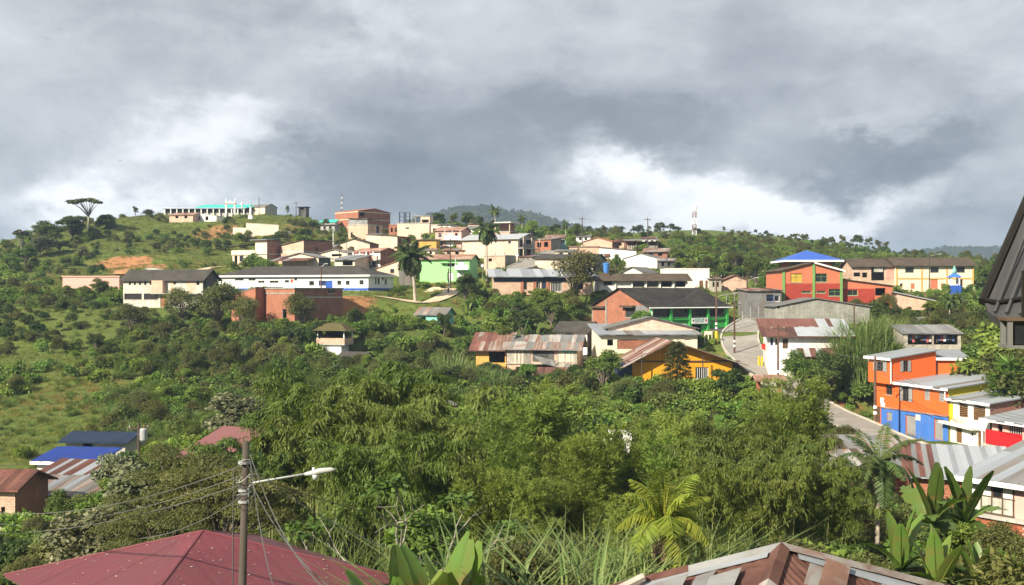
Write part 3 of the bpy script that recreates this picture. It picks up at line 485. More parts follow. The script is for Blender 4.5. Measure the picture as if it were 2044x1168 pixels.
# right
H('laundry_shed', 'open shed with grey roof and dark hanging laundry behind the orange house', 'shed', 'L', 1804, 128, -4, 1918, 694, 666, d=4.5, wall='plank', roof=('sf', .75, .25, 'zincdull'), sheets=(11, 1, ('zincdull',)), win=[('F', 1812, 668, 1861, 688, 'o'), ('F', 1864, 668, 1912, 688, 'o')])
H('orange_house', 'bright orange house with blue ground floor beside the road', 'house', 'R', 1893, 110.5, -73, 1747, 889, 776, d=12, wall='orange', wall2='yellowgreen', roof=('sf', 1.3, .45, 'zinc'), sheets=(12, 1, ('zinc', 'zinc', 'zincdull')), fascia=('cleanwhite', 'F'),
  win=[('F', 1808, 829, 1828, 868, 'd', 'greyshutter'), ('F', 1865, 836, 1883, 878, 'd', 'greyshutter'), ('F', 1771, 823, 1781, 840, 's'), ('F', 1748, 812, 1757, 843, 'd', 'wood'), ('F', 1768, 764, 1781, 788, 'g'), ('F', 1796, 768, 1822, 801, 'S'), ('F', 1845, 772, 1856, 799, 's'), ('F', 1874, 776, 1885, 802, 's')])
H('orange_upper_room', 'orange top-floor room with white-edged sheet roof and grey shutters', 'house', 'R', 1779, 118.3, -73, 1733, 762, 716, back=1868, wall='orange', roof=('sf', .75, .35, 'zinc'), sheets=(5, 1, ('zinc',)), fascia=('cleanwhite', 'F'), flat=False, sink=.3,
  win=[('F', 1744, 716.5, 1771, 741, 'S'), ('R', 1797, 720, 1818, 742, 'S')])
H('orange_back_room', 'orange back room with its own grey roof above the sheet-roofed terrace', 'house', 'L', 1858, 120.5, -10, 1928, 750, 715, d=5, wall='orange', roof=('sf', .55, .4, 'zinc'), sheets=(6, 1, ('zinc', 'zincdull')), fascia=('cleanwhite', 'F'), flat=False, sink=1, win=[('F', 1860, 718, 1871, 741, 's')])
H('white_house', 'white two-storey house with louvred windows and brown doors beside the orange house', 'house', 'R', 1976, 104.8, -73, 1897, 896, 806, d=11, wall='white', wall2='brickdark', roof=('sf', 1.3, .4, 'zinc'), sheets=(6, 1, ('zinc', 'zinc', 'zincdull')), fascia=('cleanwhite', 'F'),
  win=[('F', 1915, 804, 1932, 833, 'l'), ('F', 1943, 810, 1967, 840, 'l'), ('F', 1908, 854, 1920, 884, 'd'), ('F', 1936, 862, 1943, 872, 'w'), ('F', 1951, 861, 1975, 893, 'd')])
H('banner_house', 'pink house with a red banner on its balcony at the right edge', 'house', 'R', 2062, 99, -70, 1980, 922, 847, d=9, wall='pink', roof=('sf', 1.2, .8, 'zinc'), sheets=(6, 1, ('zinc',)), fascia=('cleanwhite', 'F'), win=[('F', 2012, 845, 2040, 872, 'b', 'white'), ('F', 1992, 843, 2001, 870, 'o')])
H('roadside_sheds', 'long low house with grey and maroon corrugated roof below the road', 'house', 'L', 1820, 76, -18, 2018, 1010, 950, d=8, wall='brick', roof=('sf', .95, .6, 'zinc'), sheets=(20, 1, lambda i, j: 'rust' if i in (0, 1, 3, 5) else ('zincdull' if i in (2, 4) else 'zincbright' if i % 3 else 'zinc')))
H('patched_roof_house', 'dark stained house with brown and grey patched roof behind the near palm', 'house', 'R', 1826, 80, -4, 1650, 1010, 930, d=8, wall='brickdark', roof=('sf', .95, .6, 'zincdull'), sheets=(12, 2, ('zincdull', 'asbbrown', 'zincrust', 'zincrust', 'zincdull')))
H('paneled_house', 'pink house with white panel windows and brick ground floor at the lower right', 'house', 'R', 2052, 61, -54, 1937, 1125, 966, d=9, wall='pink', roof=('sf', 1.7, .7, 'zinc'), sheets=(7, 2, ('zinc', 'zinc', 'zincdull', 'zincrust')), fascia=('cleanwhite', 'F'), sink=3)
# lower left houses
H('dark_blue_roof_house', 'house with dark blue roof, uppermost of the group at the lower left', 'house', 'R', 250, 96, -6, 132, 920, 882, d=4, wall='concrete', roof=('gx', .5, .5, 'darkblue'), sheets=(14, 1, ('darkblue',)), win=[('F', 165, 884, 185, 896, 'o')])
H('bright_blue_roof_house', 'house with bright blue metal roof at the lower left', 'house', 'R', 190, 90, -7, 74, 965, 923, d=3.5, wall='white', roof=('sf', .5, .4, 'blueroof'), sheets=(13, 1, ('blueroof',)), fascia=('cleanwhite', 'F'))
H('striped_roof_house', 'house with rusty roof striped by white sheets under the bright blue roof', 'house', 'R', 196, 84, -8, 76, 995, 951, d=3.5, wall='stained', roof=('sf', .5, .35, 'rust'), sheets=(14, 1, lambda i, j: 'zincbright' if i in (2, 5, 8, 9, 11) else 'rust'))
H('tin_roof_house', 'brick house with dull grey lean-to roof at the lower left', 'house', 'R', 186, 79, -7, 48, 1040, 991, d=4, wall='brick', roof=('sf', .55, .4, 'zincdull'), sheets=(12, 1, ('zincdull', 'zinc', 'zincdull', 'rustmix')))
H('maroon_roof_house', 'house with dark maroon roof cut by the left edge of the picture', 'house', 'R', 30, 74, -8, -90, 1075, 974, d=4, wall='brickpale', wall2='brickdark', roof=('gx', .8, .5, 'rust'), sheets=(10, 1, ('rust',)), win=[('F', 2, 1012, 10, 1035, 'o')])
H('pink_roof_house', 'house with faded pink roof and teal wall behind leaves left of the lamp post', 'house', 'R', 446, 74, -12, 366, 950, 912, d=6, wall='turqpale', roof=('sf', 1.0, .4, 'pinkroof'), sheets=(8, 1, ('pinkroof',)))
H('hidden_white_house', 'white wall glimpsed between bamboo stems', 'house', 'R', 1258, 86, -6, 1208, 950, 880, d=5, wall='white', roof=('flat', 0, .1, 'white'), win=[('F', 1225, 895, 1240, 915, 'g')])
# hilltop
H('hilltop_hall', 'long hilltop hall with dark and turquoise roof on white posts', 'building', 'R', 500, 302, -3, 330, 428, 417, d=7, wall='concrete', roof=('sf', .25, .6, 'asb'))
H('hilltop_house', 'brick house with white base below the hilltop hall', 'house', 'R', 385, 292, -15, 338, 444, 429, d=6, wall='brickpale', roof=('gx', .7, .3, 'tileold'), win=[('F', 350, 431, 356, 436, 'o'), ('F', 368, 431, 374, 436, 'o')])
H('ruined_wall_house', 'unfinished white walls right of the hilltop brick house', 'house', 'R', 432, 294, -8, 388, 442, 431, d=5, wall='white', roof=('sr', .9, .1, 'concrete'), win=[('F', 395, 432, 400, 440, 'o'), ('F', 410, 432, 416, 440, 'o')])
H('cream_hall', 'cream hall with grey gabled end on the hilltop', 'building', 'R', 529, 300, -35, 492, 428, 413, back=553, wall='cream', wall2='concrete', roof=('gx', .9, .2, 'asbgrey'))
H('watch_hut', 'dark boxy lookout hut on the hill crest', 'hut', 'R', 611, 300, -25, 596, 432, 414, back=617, wall='mould', roof=('flat', 0, .3, 'dark'), win=[('F', 600, 415, 606, 419, 'o')])
H('tarp_shelter', 'shelter with turquoise tarpaulin left of the red brick block', 'shelter', 'R', 669, 300, -5, 638, 452, 444, d=4, wall='concrete', roof=('sf', .9, .2, 'turq'))
# ------------------------------------------------------------------ terrain
ctl = [(400, 1440, 33), (250, 1400, 34), (600, 1330, 34), (750, 1250, 40), (1050, 1180, 48), (750, 1180, 45), (1400, 1180, 42), (1700, 1110, 48), (1850, 1120, 50), (2000, 1140, 58), (1760, 1010, 78), (1600, 960, 88), (1720, 860, 110), (1660, 836, 118),
       (1100, 800, 122), (900, 840, 108), (1000, 920, 85), (700, 780, 128), (1300, 805, 120), (1450, 790, 125), (1200, 960, 84), (600, 1000, 75), (500, 900, 95), (350, 960, 74), (250, 1080, 58),
       (60, 950, 90), (20, 1080, 74), (200, 960, 85), (100, 830, 116), (50, 745, 138), (20, 685, 158), (100, 645, 170), (20, 600, 190), (150, 605, 184), (30, 562, 222), (0, 538, 245), (100, 494, 262), (200, 448, 284), (300, 428, 298), (400, 432, 298),
       (480, 434, 298), (560, 432, 300), (620, 440, 300), (250, 530, 232), (330, 505, 250), (420, 475, 275), (400, 535, 222), (550, 478, 266), (640, 500, 250), (250, 470, 276), (450, 540, 218), (300, 560, 205), (350, 545, 214),
       (600, 655, 158), (500, 690, 150), (400, 680, 155), (300, 680, 158), (200, 660, 165), (400, 780, 126), (550, 780, 126), (250, 780, 126), (700, 735, 142), (800, 690, 152), (900, 640, 166), (850, 608, 178), (1000, 600, 180), (1100, 640, 166), (1150, 610, 176), (1080, 740, 143),
       (1440, 692, 150), (1500, 655, 160), (1480, 722, 140), (1600, 745, 133), (1560, 645, 160), (1480, 595, 180), (1700, 640, 160), (1850, 650, 152), (1950, 630, 165), (1950, 584, 235), (1850, 584, 235), (2030, 600, 200), (1900, 730, 130), (2000, 760, 125), (1700, 735, 136), (1640, 790, 126),
       (700, 535, 214), (900, 500, 238), (800, 488, 258), (1000, 478, 262), (1080, 508, 243), (1200, 508, 240), (1300, 503, 242), (1400, 535, 215), (1400, 495, 270), (1300, 478, 300), (720, 468, 293), (860, 452, 285), (950, 465, 290), (1540, 540, 230), (1600, 530, 260),
       (1250, 466, 400), (1400, 461, 430), (1500, 474, 450), (1600, 492, 470), (1750, 506, 480), (1880, 530, 480), (2030, 550, 400), (1700, 560, 250), (950, 462, 330), (1100, 470, 330), (1200, 476, 340)]
cp = [tuple(P(*c)) for c in ctl]
cp += [(0, 0, -8), (-15, 5, -9), (18, 5, -8), (0, -60, -6), (-60, 0, -10), (60, 0, -6), (-70, 50, -15), (-105, 120, -12), (-135, 180, -4), (-165, 250, -2), (70, 60, -11), (95, 120, -6), (125, 200, 4), (190, 300, 8), (-190, 320, -5), (-110, 380, -2), (-40, 380, 8), (20, 60, -14), (-5, 62, -15), (0, 420, 16), (-200, 420, -25), (-100, 500, -20)]
for h in HOUSES:
    if h.flat: cp.append((*h.loc(h.w/2, h.d/2), h.z))
cp = np.array(cp)
def tps_fit(p, lam):
    n = len(p); d = np.hypot(p[:, None, 0]-p[None, :, 0], p[:, None, 1]-p[None, :, 1])
    K = np.where(d > 0, d*d*np.log(d+1e-9), 0)+np.eye(n)*lam; A = np.zeros((n+3, n+3)); A[:n, :n] = K
    A[:n, n] = 1; A[:n, n+1:] = p[:, :2]; A[n, :n] = 1; A[n+1:, :n] = p[:, :2].T
    return np.linalg.solve(A, np.r_[p[:, 2], 0, 0, 0])
sol = tps_fit(cp/np.array([100, 100, 1]), .004)
def tps(x, y):
    q = cp/np.array([100, 100, 1]); x, y = x/100, y/100; z = sol[-3]+sol[-2]*x+sol[-1]*y
    for i in range(len(q)):
        d2 = (x-q[i, 0])**2+(y-q[i, 1])**2; z = z+sol[i]*.5*d2*np.log(d2+1e-12)
    return z
def vnoise(x, y, s, seed):                  # smooth value noise
    r = np.random.default_rng(seed).random((64, 64)); x = x/s; y = y/s; xi = np.floor(x).astype(int); yi = np.floor(y).astype(int); fx = x-xi; fy = y-yi
    fx = fx*fx*(3-2*fx); fy = fy*fy*(3-2*fy); a = lambda i, j: r[(xi+i) % 64, (yi+j) % 64]
    return (a(0, 0)*(1-fx)+a(1, 0)*fx)*(1-fy)+(a(0, 1)*(1-fx)+a(1, 1)*fx)*fy-.5
def fbm(x, y, s, seed, o=4): return sum(vnoise(x+17*k, y-9*k, s/2**k, seed+k)/1.8**k for k in range(o))
ridges = [(1500, 230, [(760, 470), (860, 432), (920, 424), (965, 420), (1010, 428), (1060, 434), (1110, 444), (1160, 457), (1220, 470), (1300, 490), (1420, 530)]),
          (1900, 260, [(1700, 540), (1800, 508), (1850, 500), (1900, 503), (1950, 497), (1985, 503), (2015, 516), (2060, 525), (2200, 540)]),
          (1700, 260, [(-400, 505), (-200, 510), (0, 514), (40, 512), (90, 525), (150, 545), (300, 570)])]
def far(x, y):
    z = -22+6*fbm(x, y, 220, 5)
    for Y, sg, pr in ridges:
        X = np.array([(p-CX)/F*Y for p, _ in pr]); Zr = np.array([(HY-q)/F*Y for _, q in pr])
        z = np.maximum(z, -22+(np.interp(x, X, Zr)+22)*np.exp(-((y-Y)/sg)**2)*np.exp(-np.clip(np.abs(x-np.clip(x, X[0], X[-1]))/300, 0, 9))+7*fbm(x, y, 90, 9)*np.exp(-((y-Y)/sg)**2))
    return z
# roads as centre lines of world points with a width
ROADS = {'road': ('roadc', 4.7, [P(1530, 628, 172), P(1500, 644, 162), P(1478, 664, 154), P(1480, 690, 147), P(1500, 716, 140), P(1535, 744, 133), P(1580, 778, 126.5), P(1640, 818, 120), P(1700, 845, 113), P(1790, 884, 106.5), P(1880, 918, 100.5), P(1990, 950, 95)]),
         'side_street': ('asphalt', 4, [P(1480, 660, 156), P(1455, 662, 160), P(1425, 655, 166)]),
         'clinic_path': ('sandc', 3.0, [P(690, 590, 178), P(742, 590, 181), P(800, 598, 180), P(850, 604, 178), P(893, 588, 184), P(906, 576, 190)]),
         'upper_path': ('sandc', 2.6, [P(345, 552, 208), P(395, 540, 216), P(430, 533, 221), P(465, 531, 226)]),
         'village_street': ('roadc', 4.5, [P(1000, 548, 197), P(1035, 535, 205), P(1060, 523, 217), P(1085, 510, 232), P(1112, 500, 246)])}
def dense(pts, n=14):
    out = []; p = [pts[0]]+pts+[pts[-1]]
    for i in range(1, len(p)-2):
        for k in range(n):
            t = k/n; a, b, c, d = p[i-1], p[i], p[i+1], p[i+2]
            out.append(.5*((2*b)+(c-a)*t+(2*a-5*b+4*c-d)*t*t+(3*b-a-3*c+d)*t**3))
    return out+[pts[-1]]
RD = {k: (m, w_, dense(p)) for k, (m, w_, p) in ROADS.items()}
CUTS = [(250, 238, 9, 6, 4.2), (715, 173, 7, 3.5, 1.2), (1700, 112, 3, 6, 1.0)]
def shape(x, y):
    z = np.clip(tps(x, y), -26, 42)
    z = z+.9*fbm(x, y, 18, 3)*np.clip((y-20)/40, 0, 1)
    for px, Y, rx, ry, dp in CUTS: z = z-dp*np.exp(-(((x-(px-CX)/F*Y)/rx)**4+((y-Y)/ry)**4))
    t = np.clip((np.hypot(x*.85, y)-470)/220, 0, 1); t = t*t*(3-2*t); t2 = np.clip((np.abs(x)-240)/200, 0, 1)
    t = np.maximum(t, t2*t2*(3-2*t2)); z = z*(1-t)+far(x, y)*t
    for h in HOUSES:
        if not h.flat: continue
        dx, dy = x-h.x, y-h.y; lx = dx*h.ux[0]+dy*h.ux[1]; ly = dx*h.uy[0]+dy*h.uy[1]
        dd = np.hypot(np.maximum(np.maximum(-lx, lx-h.w), 0), np.maximum(np.maximum(-ly, ly-h.d), 0)); b = np.clip(1-(dd-.6)/3.5, 0, 1); b = b*b*(3-2*b)
        z = z*(1-b)+(h.z-.05)*b
    for m, w_, pts in RD.values():
        best = np.full(x.shape, 1e9); bz = np.zeros(x.shape)
        for p in pts[::3]:
            d = np.hypot(x-p.x, y-p.y); k = d < best; best = np.where(k, d, best); bz = np.where(k, p.z, bz)
        b = np.clip(1-(best-w_*.62)/3.0, 0, 1); b = b*b*(3-2*b); z = z*(1-b)+(bz-.12)*b
    return z
def axis(lo, hi, st, far_lo, far_hi, gr=1.16):
    a = list(np.arange(lo, hi+.01, st)); s_ = st
    while a[-1] < far_hi: s_ = min(s_*gr, 130); a.append(a[-1]+s_)
    b = []; s_ = st; v = lo
    while v > far_lo: s_ = min(s_*gr, 130); v -= s_; b.append(v)
    return np.array(b[::-1]+a)
gx = axis(-150, 150, 1.5, -3600, 3600); gy = axis(-6, 320, 1.5, -300, 4200)
XX, YY = np.meshgrid(gx, gy); ZZ = shape(XX, YY)
def ground(x, y):
    i = int(np.clip(np.searchsorted(gx, x)-1, 0, len(gx)-2)); j = int(np.clip(np.searchsorted(gy, y)-1, 0, len(gy)-2))
    fx = (x-gx[i])/(gx[i+1]-gx[i]); fy = (y-gy[j])/(gy[j+1]-gy[j])
    return float((ZZ[j, i]*(1-fx)+ZZ[j, i+1]*fx)*(1-fy)+(ZZ[j+1, i]*(1-fx)+ZZ[j+1, i+1]*fx)*fy)
def grounds(x, y):
    i = np.clip(np.searchsorted(gx, x)-1, 0, len(gx)-2); j = np.clip(np.searchsorted(gy, y)-1, 0, len(gy)-2)
    fx = (x-gx[i])/(gx[i+1]-gx[i]); fy = (y-gy[j])/(gy[j+1]-gy[j])
    return (ZZ[j, i]*(1-fx)+ZZ[j, i+1]*fx)*(1-fy)+(ZZ[j+1, i]*(1-fx)+ZZ[j+1, i+1]*fx)*fy
ny, nx = XX.shape
SOIL = [(232, 512, 244, 5, .9), (275, 512, 244, 4, .9), (212, 508, 243, 4, .9), (280, 535, 226, 7, .9), (430, 458, 282, 9, .7), (705, 597, 176, 5, .75), (1235, 610, 172, 9, .6), (1700, 800, 118, 8, .8), (330, 536, 224, 6, .7), (400, 490, 262, 9, .5), (600, 455, 288, 8, .5), (1290, 600, 176, 8, .5), (1720, 815, 116, 6, .7), (495, 535, 226, 6, .6), (880, 555, 200, 5, .6), (60, 780, 128, 6, .35), (30, 870, 105, 5, .3)]
soil = np.zeros(XX.shape)
for px, py, Y, r, a in SOIL:
    p = P(px, py, Y); soil = np.maximum(soil, a*np.exp(-((XX-p.x)**2+((YY-p.y)*.8)**2)/r**2))
v = np.stack([XX.ravel(), YY.ravel(), ZZ.ravel()], 1); idx = np.arange(nx*ny).reshape(ny, nx)
fq = np.stack([idx[:-1, :-1].ravel(), idx[:-1, 1:].ravel(), idx[1:, 1:].ravel(), idx[1:, :-1].ravel()], 1)
def npmesh(name, v, fq, m, smooth=False):
    me = bpy.data.meshes.new(name); n, k = fq.shape
    me.vertices.add(len(v)); me.vertices.foreach_set('co', np.asarray(v, np.float32).ravel()); me.loops.add(n*k); me.loops.foreach_set('vertex_index', fq.astype(np.int32).ravel())
    me.polygons.add(n); me.polygons.foreach_set('loop_start', np.arange(0, n*k, k, dtype=np.int32)); me.polygons.foreach_set('loop_total', np.full(n, k, np.int32))
    if smooth: me.polygons.foreach_set('use_smooth', np.ones(n, bool))
    me.materials.append(M(m) if isinstance(m, str) else m); me.update(calc_edges=True); return me
gm = bpy.data.materials.new('ground'); gm.use_nodes = True; MATS['ground'] = gm
t = NT(gm.node_tree); out = t.n('ShaderNodeOutputMaterial'); b = t.n('ShaderNodeBsdfPrincipled'); t.l(b.outputs[0], out.inputs[0]); b.inputs['Roughness'].default_value = .95; b.inputs['Specular IOR Level'].default_value = .1
ob = t.n('ShaderNodeTexCoord').outputs['Object']
g1 = t.mix(t.noise(ob, .05, 6, .6), (.085, .125, .024, 1), (.15, .175, .042, 1)); g2 = t.mix(t.ramp(t.noise(ob, .9, 6, .7), [(.35, 0.), (.7, 1.)]), g1, (.06, .09, .02, 1))
g3 = t.mix(t.ramp(t.noise(ob, .22, 7, .65, .5), [(.56, 0.), (.72, .6)]), g2, (.19, .16, .06, 1))
at = t.n('ShaderNodeAttribute', attribute_name='soil'); so = t.mix(t.noise(ob, .8, 6, .7), (.27, .115, .05, 1), (.38, .21, .105, 1))
sf = t.ramp(t.m('ADD', at.outputs['Fac'], t.m('MULTIPLY', t.m('SUBTRACT', t.noise(ob, .6, 6, .7), .5), .9)), [(.42, 0.), (.6, 1.)])
t.l(t.mix(sf, g3, so), b.inputs['Base Color'])
bp = t.n('ShaderNodeBump'); bp.inputs['Strength'].default_value = .6; bp.inputs['Distance'].default_value = .3; t.l(t.noise(ob, 1.6, 6, .7), bp.inputs['Height']); t.l(bp.outputs[0], b.inputs['Normal'])
me = npmesh('terrain', v, fq, gm, True)
at = me.attributes.new('soil', 'FLOAT', 'POINT'); at.data.foreach_set('value', soil.ravel().astype(np.float32))
obj('terrain', me, kind='structure')
for nm, (m, w_, pts) in RD.items():
    gg = G(); vs = []; n = len(pts)
    for i, p in enumerate(pts):
        d = pts[min(i+1, n-1)]-pts[max(i-1, 0)]; d.z = 0; d.normalize(); s_ = Vector((d.y, -d.x, 0))
        for k in range(5): q = p+s_*w_*(k/4-.5); vs.append((q.x, q.y, p.z+.03))
    gg.add(vs, [(i*5+k, i*5+k+1, i*5+k+6, i*5+k+5) for i in range(n-1) for k in range(4)])
    ro = gg.build(nm, m, None, kind='structure')
    if nm in ('road', 'village_street'):
        for sd in (-1, 1):
            gg = G(); L_ = []
            for i, p in enumerate(pts):
                d = pts[min(i+1, n-1)]-pts[max(i-1, 0)]; d.z = 0; d.normalize(); s_ = Vector((d.y, -d.x, 0))
                q = p+s_*sd*(w_/2+.12); a, c = q-s_*.12, q+s_*.12
                L_ += [(a.x, a.y, p.z-.2), (a.x, a.y, p.z+.16), (c.x, c.y, p.z+.16), (c.x, c.y, p.z-.2)]
            gg.add(L_, [(i*4+k, i*4+(k+1) % 4, i*4+4+(k+1) % 4, i*4+4+k) for i in range(n-1) for k in range(4)])
            gg.build('kerb', 'kerb', ro)
for h in HOUSES: h.build()
# ------------------------------------------------------------------ details of the buildings
HB = {h.name: h for h in HOUSES}
def box(parent, name, m, *b): return G().box(*b).build(name, m, parent)
def panel(h, face, name, m, x0, y0, x1, y1, out=.03, t=.03):      # a thin panel standing proud of a wall, at photo columns and rows
    u0, u1, v0, v1 = h.rect(face, x0, y0, x1, y1); g = G()
    if face == 'F': g.box(u0, -out-t, v0, u1, -out, v1)
    else: g.box(h.w+out, u0, v0, h.w+out+t, u1, v1)
    return g.build(name, m, h.root)
# long white building: blue plinth
h = HB['health_post']; box(h.root, 'plinth', 'bluepaint', 0, -.03, 0, h.w, -.004, .42); box(h.root, 'plinth', 'bluepaint', h.w+.004, -.03, 0, h.w+.03, h.d, .42)
for x0, x1 in ((.72, .755), (.52, .56)): 
    q = h.Q[0]; a = q[0].lerp(q[1], x0); 
panel(h, 'F', 'wall_sign', 'redwhite', 580, 558, 585, 564)
# whitewashed house: projecting brick room and door canopy
h = HB['old_school']; u0, u1, v0, v1 = h.rect('F', 309, 560, 331, 585); box(h.root, 'bay', 'brickpale', u0, -.9, v0, u1, -.002, v1)
box(h.root, 'ledge', 'concrete', u0-.1, -1.0, v0-.16, h.w*.98, -.004, v0-.02)
for a, b in ((.60, .64), (.80, .90)): box(h.root, 'brick_patch', 'brickpale', h.w*a, -.012, v0+.1, h.w*b, -.002, h.h-.05)
# brick workshop parapet band
h = HB['brick_workshop']; box(h.root, 'parapet_band', 'block', -.02, -.05, h.h-.75, h.w+.05, -.003, h.h-.55); box(h.root, 'parapet_band', 'concrete', h.w+.003, -.05, h.h-1.35, h.w+.05, h.d, h.h-1.15)
# terrace house: upper room, parapet, sloping roof on posts, outside stair
h = HB['terrace_house']; w1 = h.w*.66
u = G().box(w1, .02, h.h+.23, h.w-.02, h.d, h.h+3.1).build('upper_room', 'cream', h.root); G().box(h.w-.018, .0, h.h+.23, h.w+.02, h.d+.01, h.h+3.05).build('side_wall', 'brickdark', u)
box(h.root, 'parapet', 'cream', -.15, -.18, h.h-.05, w1, -.0, h.h+1.0)
g = G(); g.slab([(-.4, -.5, h.h+1.9), (w1+.0, -.3, h.h+2.5), (w1, h.d*.8, h.h+2.7), (-.4, h.d*.8, h.h+2.1)], .1); g.build('terrace_roof', 'asbbrown', h.root)
g = G(); g.slab([(w1-.9, -.8, h.h+3.15), (h.w+.5, -.8, h.h+3.15), (h.w+.5, h.d+.3, h.h+3.55), (w1-.9, h.d+.3, h.h+3.55)], .1); g.build('upper_roof', 'zinc', h.root)
for x in (.05, w1*.33, w1*.66): G().bar((x, .1, h.h+.2), (x, .1, h.h+2.2), .06).build('post', 'wood', h.root)
G().slab([(h.w*.38, -.6, 0), (h.w*.7, -.6, h.h-.2), (h.w*.7, -.6, h.h-.8), (h.w*.46, -.6, -.2)], .5, (0, 1, 0)).build('stair', 'brickdark', h.root)
box(h.root, 'base_wall', 'concrete', h.w*.55, -1.4, -1.6, h.w+.3, -.7, .1)
h = HB['brick_house']; box(h.root, 'beam', 'white', -.02, -.04, h.h*.55, h.w+.04, -.003, h.h*.55+.14); box(h.root, 'beam', 'concrete', h.w+.003, -.04, h.h*.55, h.w+.04, h.d, h.h*.55+.14)
# low house porch
h = HB['low_house']; pr = G().slab([(-1, -3.2, 1.35), (h.w*.92, -3.2, 1.35), (h.w*.92, -.0, 1.95), (-1, 0, 1.95)], .06).build('porch_roof', 'rust', h.root)
lay_sheets(pr, [Vector(p) for p in ((-1, -3.2, 1.35), (h.w*.92, -3.2, 1.35), (h.w*.92, -.0, 1.95), (-1, 0, 1.95))], 9, 1, ('rust', 'rust', 'rust', 'zinc'))
for i in range(4): x = -.9+i*(h.w*.92+.8)/3; G().bar((x, -3.0, -.6), (x, -3.0, 1.36), .06).build('porch_post', 'wood', h.root)
# laundry house: balcony and hung clothes
h = HB['laundry_house']; box(h.root, 'balcony_slab', 'concrete', -.2, -1.1, h.h*.5-.15, h.w+.1, -.003, h.h*.5); box(h.root, 'balcony_parapet', 'pink', -.2, -1.1, h.h*.5, h.w+.1, -1.0, h.h*.5+.75)
for i in range(13): 
    x = h.w*(.08+.065*i); z = h.h*.5 if i % 2 else h.h*.97; l = random.uniform(.5, 1.1)
    G().box(x, -1.16-.02*(i % 3), z-l, x+.34, -1.13-.02*(i % 3), z-.05).build('laundry', ('cloth1', 'cloth2', 'cloth3', 'cloth1')[i % 4], h.root)
h = HB['brick_block']
for z in (.35, .68, .97): box(h.root, 'band', 'cream', -.05, -.06, h.h*z-.1, h.w+.06, -.003, h.h*z+.1); box(h.root, 'band', 'cream', h.w+.003, -.06, h.h*z-.1, h.w+.06, h.d, h.h*z+.1)
h = HB['tarp_house']; g = G(); g.slab([(0, -.1, h.h+.2), (h.w, -.1, h.h+.2), (h.w*.95, .2, h.h+1.7), (.1, .2, h.h+1.7)], .05, (0, 1, 0)); g.build('tarpaulin', 'tarp', h.root); G().slab([(-.3, -.3, h.h+1.85), (h.w+.6, -.3, h.h+1.55), (h.w+.6, 4, h.h+1.55), (-.3, 4, h.h+1.85)], .08).build('upper_roof', 'asb', h.root)
h = HB['tall_cream_house']; g = G().box(h.w*.72, .3, h.h+.22, h.w*.75, 3.5, h.h+1.9).box(h.w*.97, .3, h.h+.22, h.w, 3.5, h.h+1.9).box(h.w*.75, .3, h.h+1.0, h.w*.97, .5, h.h+1.9).box(h.w*.75, 3.3, h.h+.22, h.w*.97, 3.5, h.h+1.9); g.build('rooftop_room', 'brickpink', h.root)
G().slab([(h.w*.42, .1, h.h+1.95), (h.w+.1, .1, h.h+1.95), (h.w+.1, 4, h.h+1.95), (h.w*.42, 4, h.h+1.95)], .12).build('rooftop_slab', 'concrete', h.root)
for x in (.44, .56): G().bar((h.w*x, .4, h.h+.1), (h.w*x, .4, h.h+1.9), .08).build('post', 'concrete', h.root)
h = HB['balcony_house']; box(h.root, 'balcony_slab', 'concrete', 0, -1.2, h.h*.45-.15, h.w+.1, -.003, h.h*.45); box(h.root, 'balcony_parapet', 'cleanwhite', h.w*.4, -1.2, h.h*.45, h.w+.1, -1.1, h.h*.45+.8)
for x in (.42, .7, 1): G().bar((h.w*x, -1.1, h.h*.45+.7), (h.w*x, -1.1, h.h+.1), .07).build('post', 'cleanwhite', h.root)
h = HB['street_corner_house']; box(h.root, 'balcony_slab', 'concrete', h.w+.003, 0, h.h*.5-.12, h.w+1.2, h.d, h.h*.5+.05); box(h.root, 'balcony_railing', 'zincdull', h.w+1.1, 0, h.h*.5+.05, h.w+1.18, h.d*.6, h.h*.5+.9)
for y in (.02, .5, .97): G().bar((h.w+1.1, h.d*y+.1, -1), (h.w+1.1, h.d*y+.1, h.h+.3), .1).build('post', 'cream', h.root)
h = HB['slab_roof_house']
for x, y in ((.05, .05), (.95, .05), (.05, .95), (.95, .95)): G().bar((h.w*x, h.d*y, h.h+.1), (h.w*x, h.d*y, h.h+2.2), .12).build('post', 'cream', h.root)
G().box(-.4, -.4, h.h+2.2, h.w+.4, h.d+.4, h.h+2.4).build('roof_slab', 'white', h.root); G().box(.3, h.d*.6, h.h+.1, h.w-.3, h.d*.7, h.h+2.2).build('back_wall', 'brickdark', h.root)
h = HB['lime_house']; u0, u1, v0, v1 = h.rect('F', 910, 522, 936, 538); box(h.root, 'balcony_slab', 'cleanwhite', u0, -1.1, v0-.1, u1, -.003, v0+.05); box(h.root, 'balcony_railing', 'cleanwhite', u0, -1.1, v0+.05, u1, -1.03, v0+.8)
box(h.root, 'awning', 'limegreen', h.w*.42, -.7, h.h-.75, h.w*.72, -.003, h.h-.6); G().bar((u0+.1, -1.0, v0), (u0+.1, -1.0, h.h+.1), .06).build('post', 'cleanwhite', h.root)
h = HB['long_brick_house']; box(h.root, 'frieze', 'darkblue', 0, -.03, h.h-.85, h.w, -.003, h.h-.08)
for x in (.27, .40, .53): box(h.root, 'pilaster', 'brick', h.w*x, -.12, -.5, h.w*x+.5, -.002, h.h-.86)
h = HB['veranda_house']
for px in (1228, 1261, 1289, 1317, 1344, 1371): u = h.pix('F', px, 570)[0]; box(h.root, 'column', 'white', u-.12, -.28, -.3, u+.12, -.1, h.h-.35)
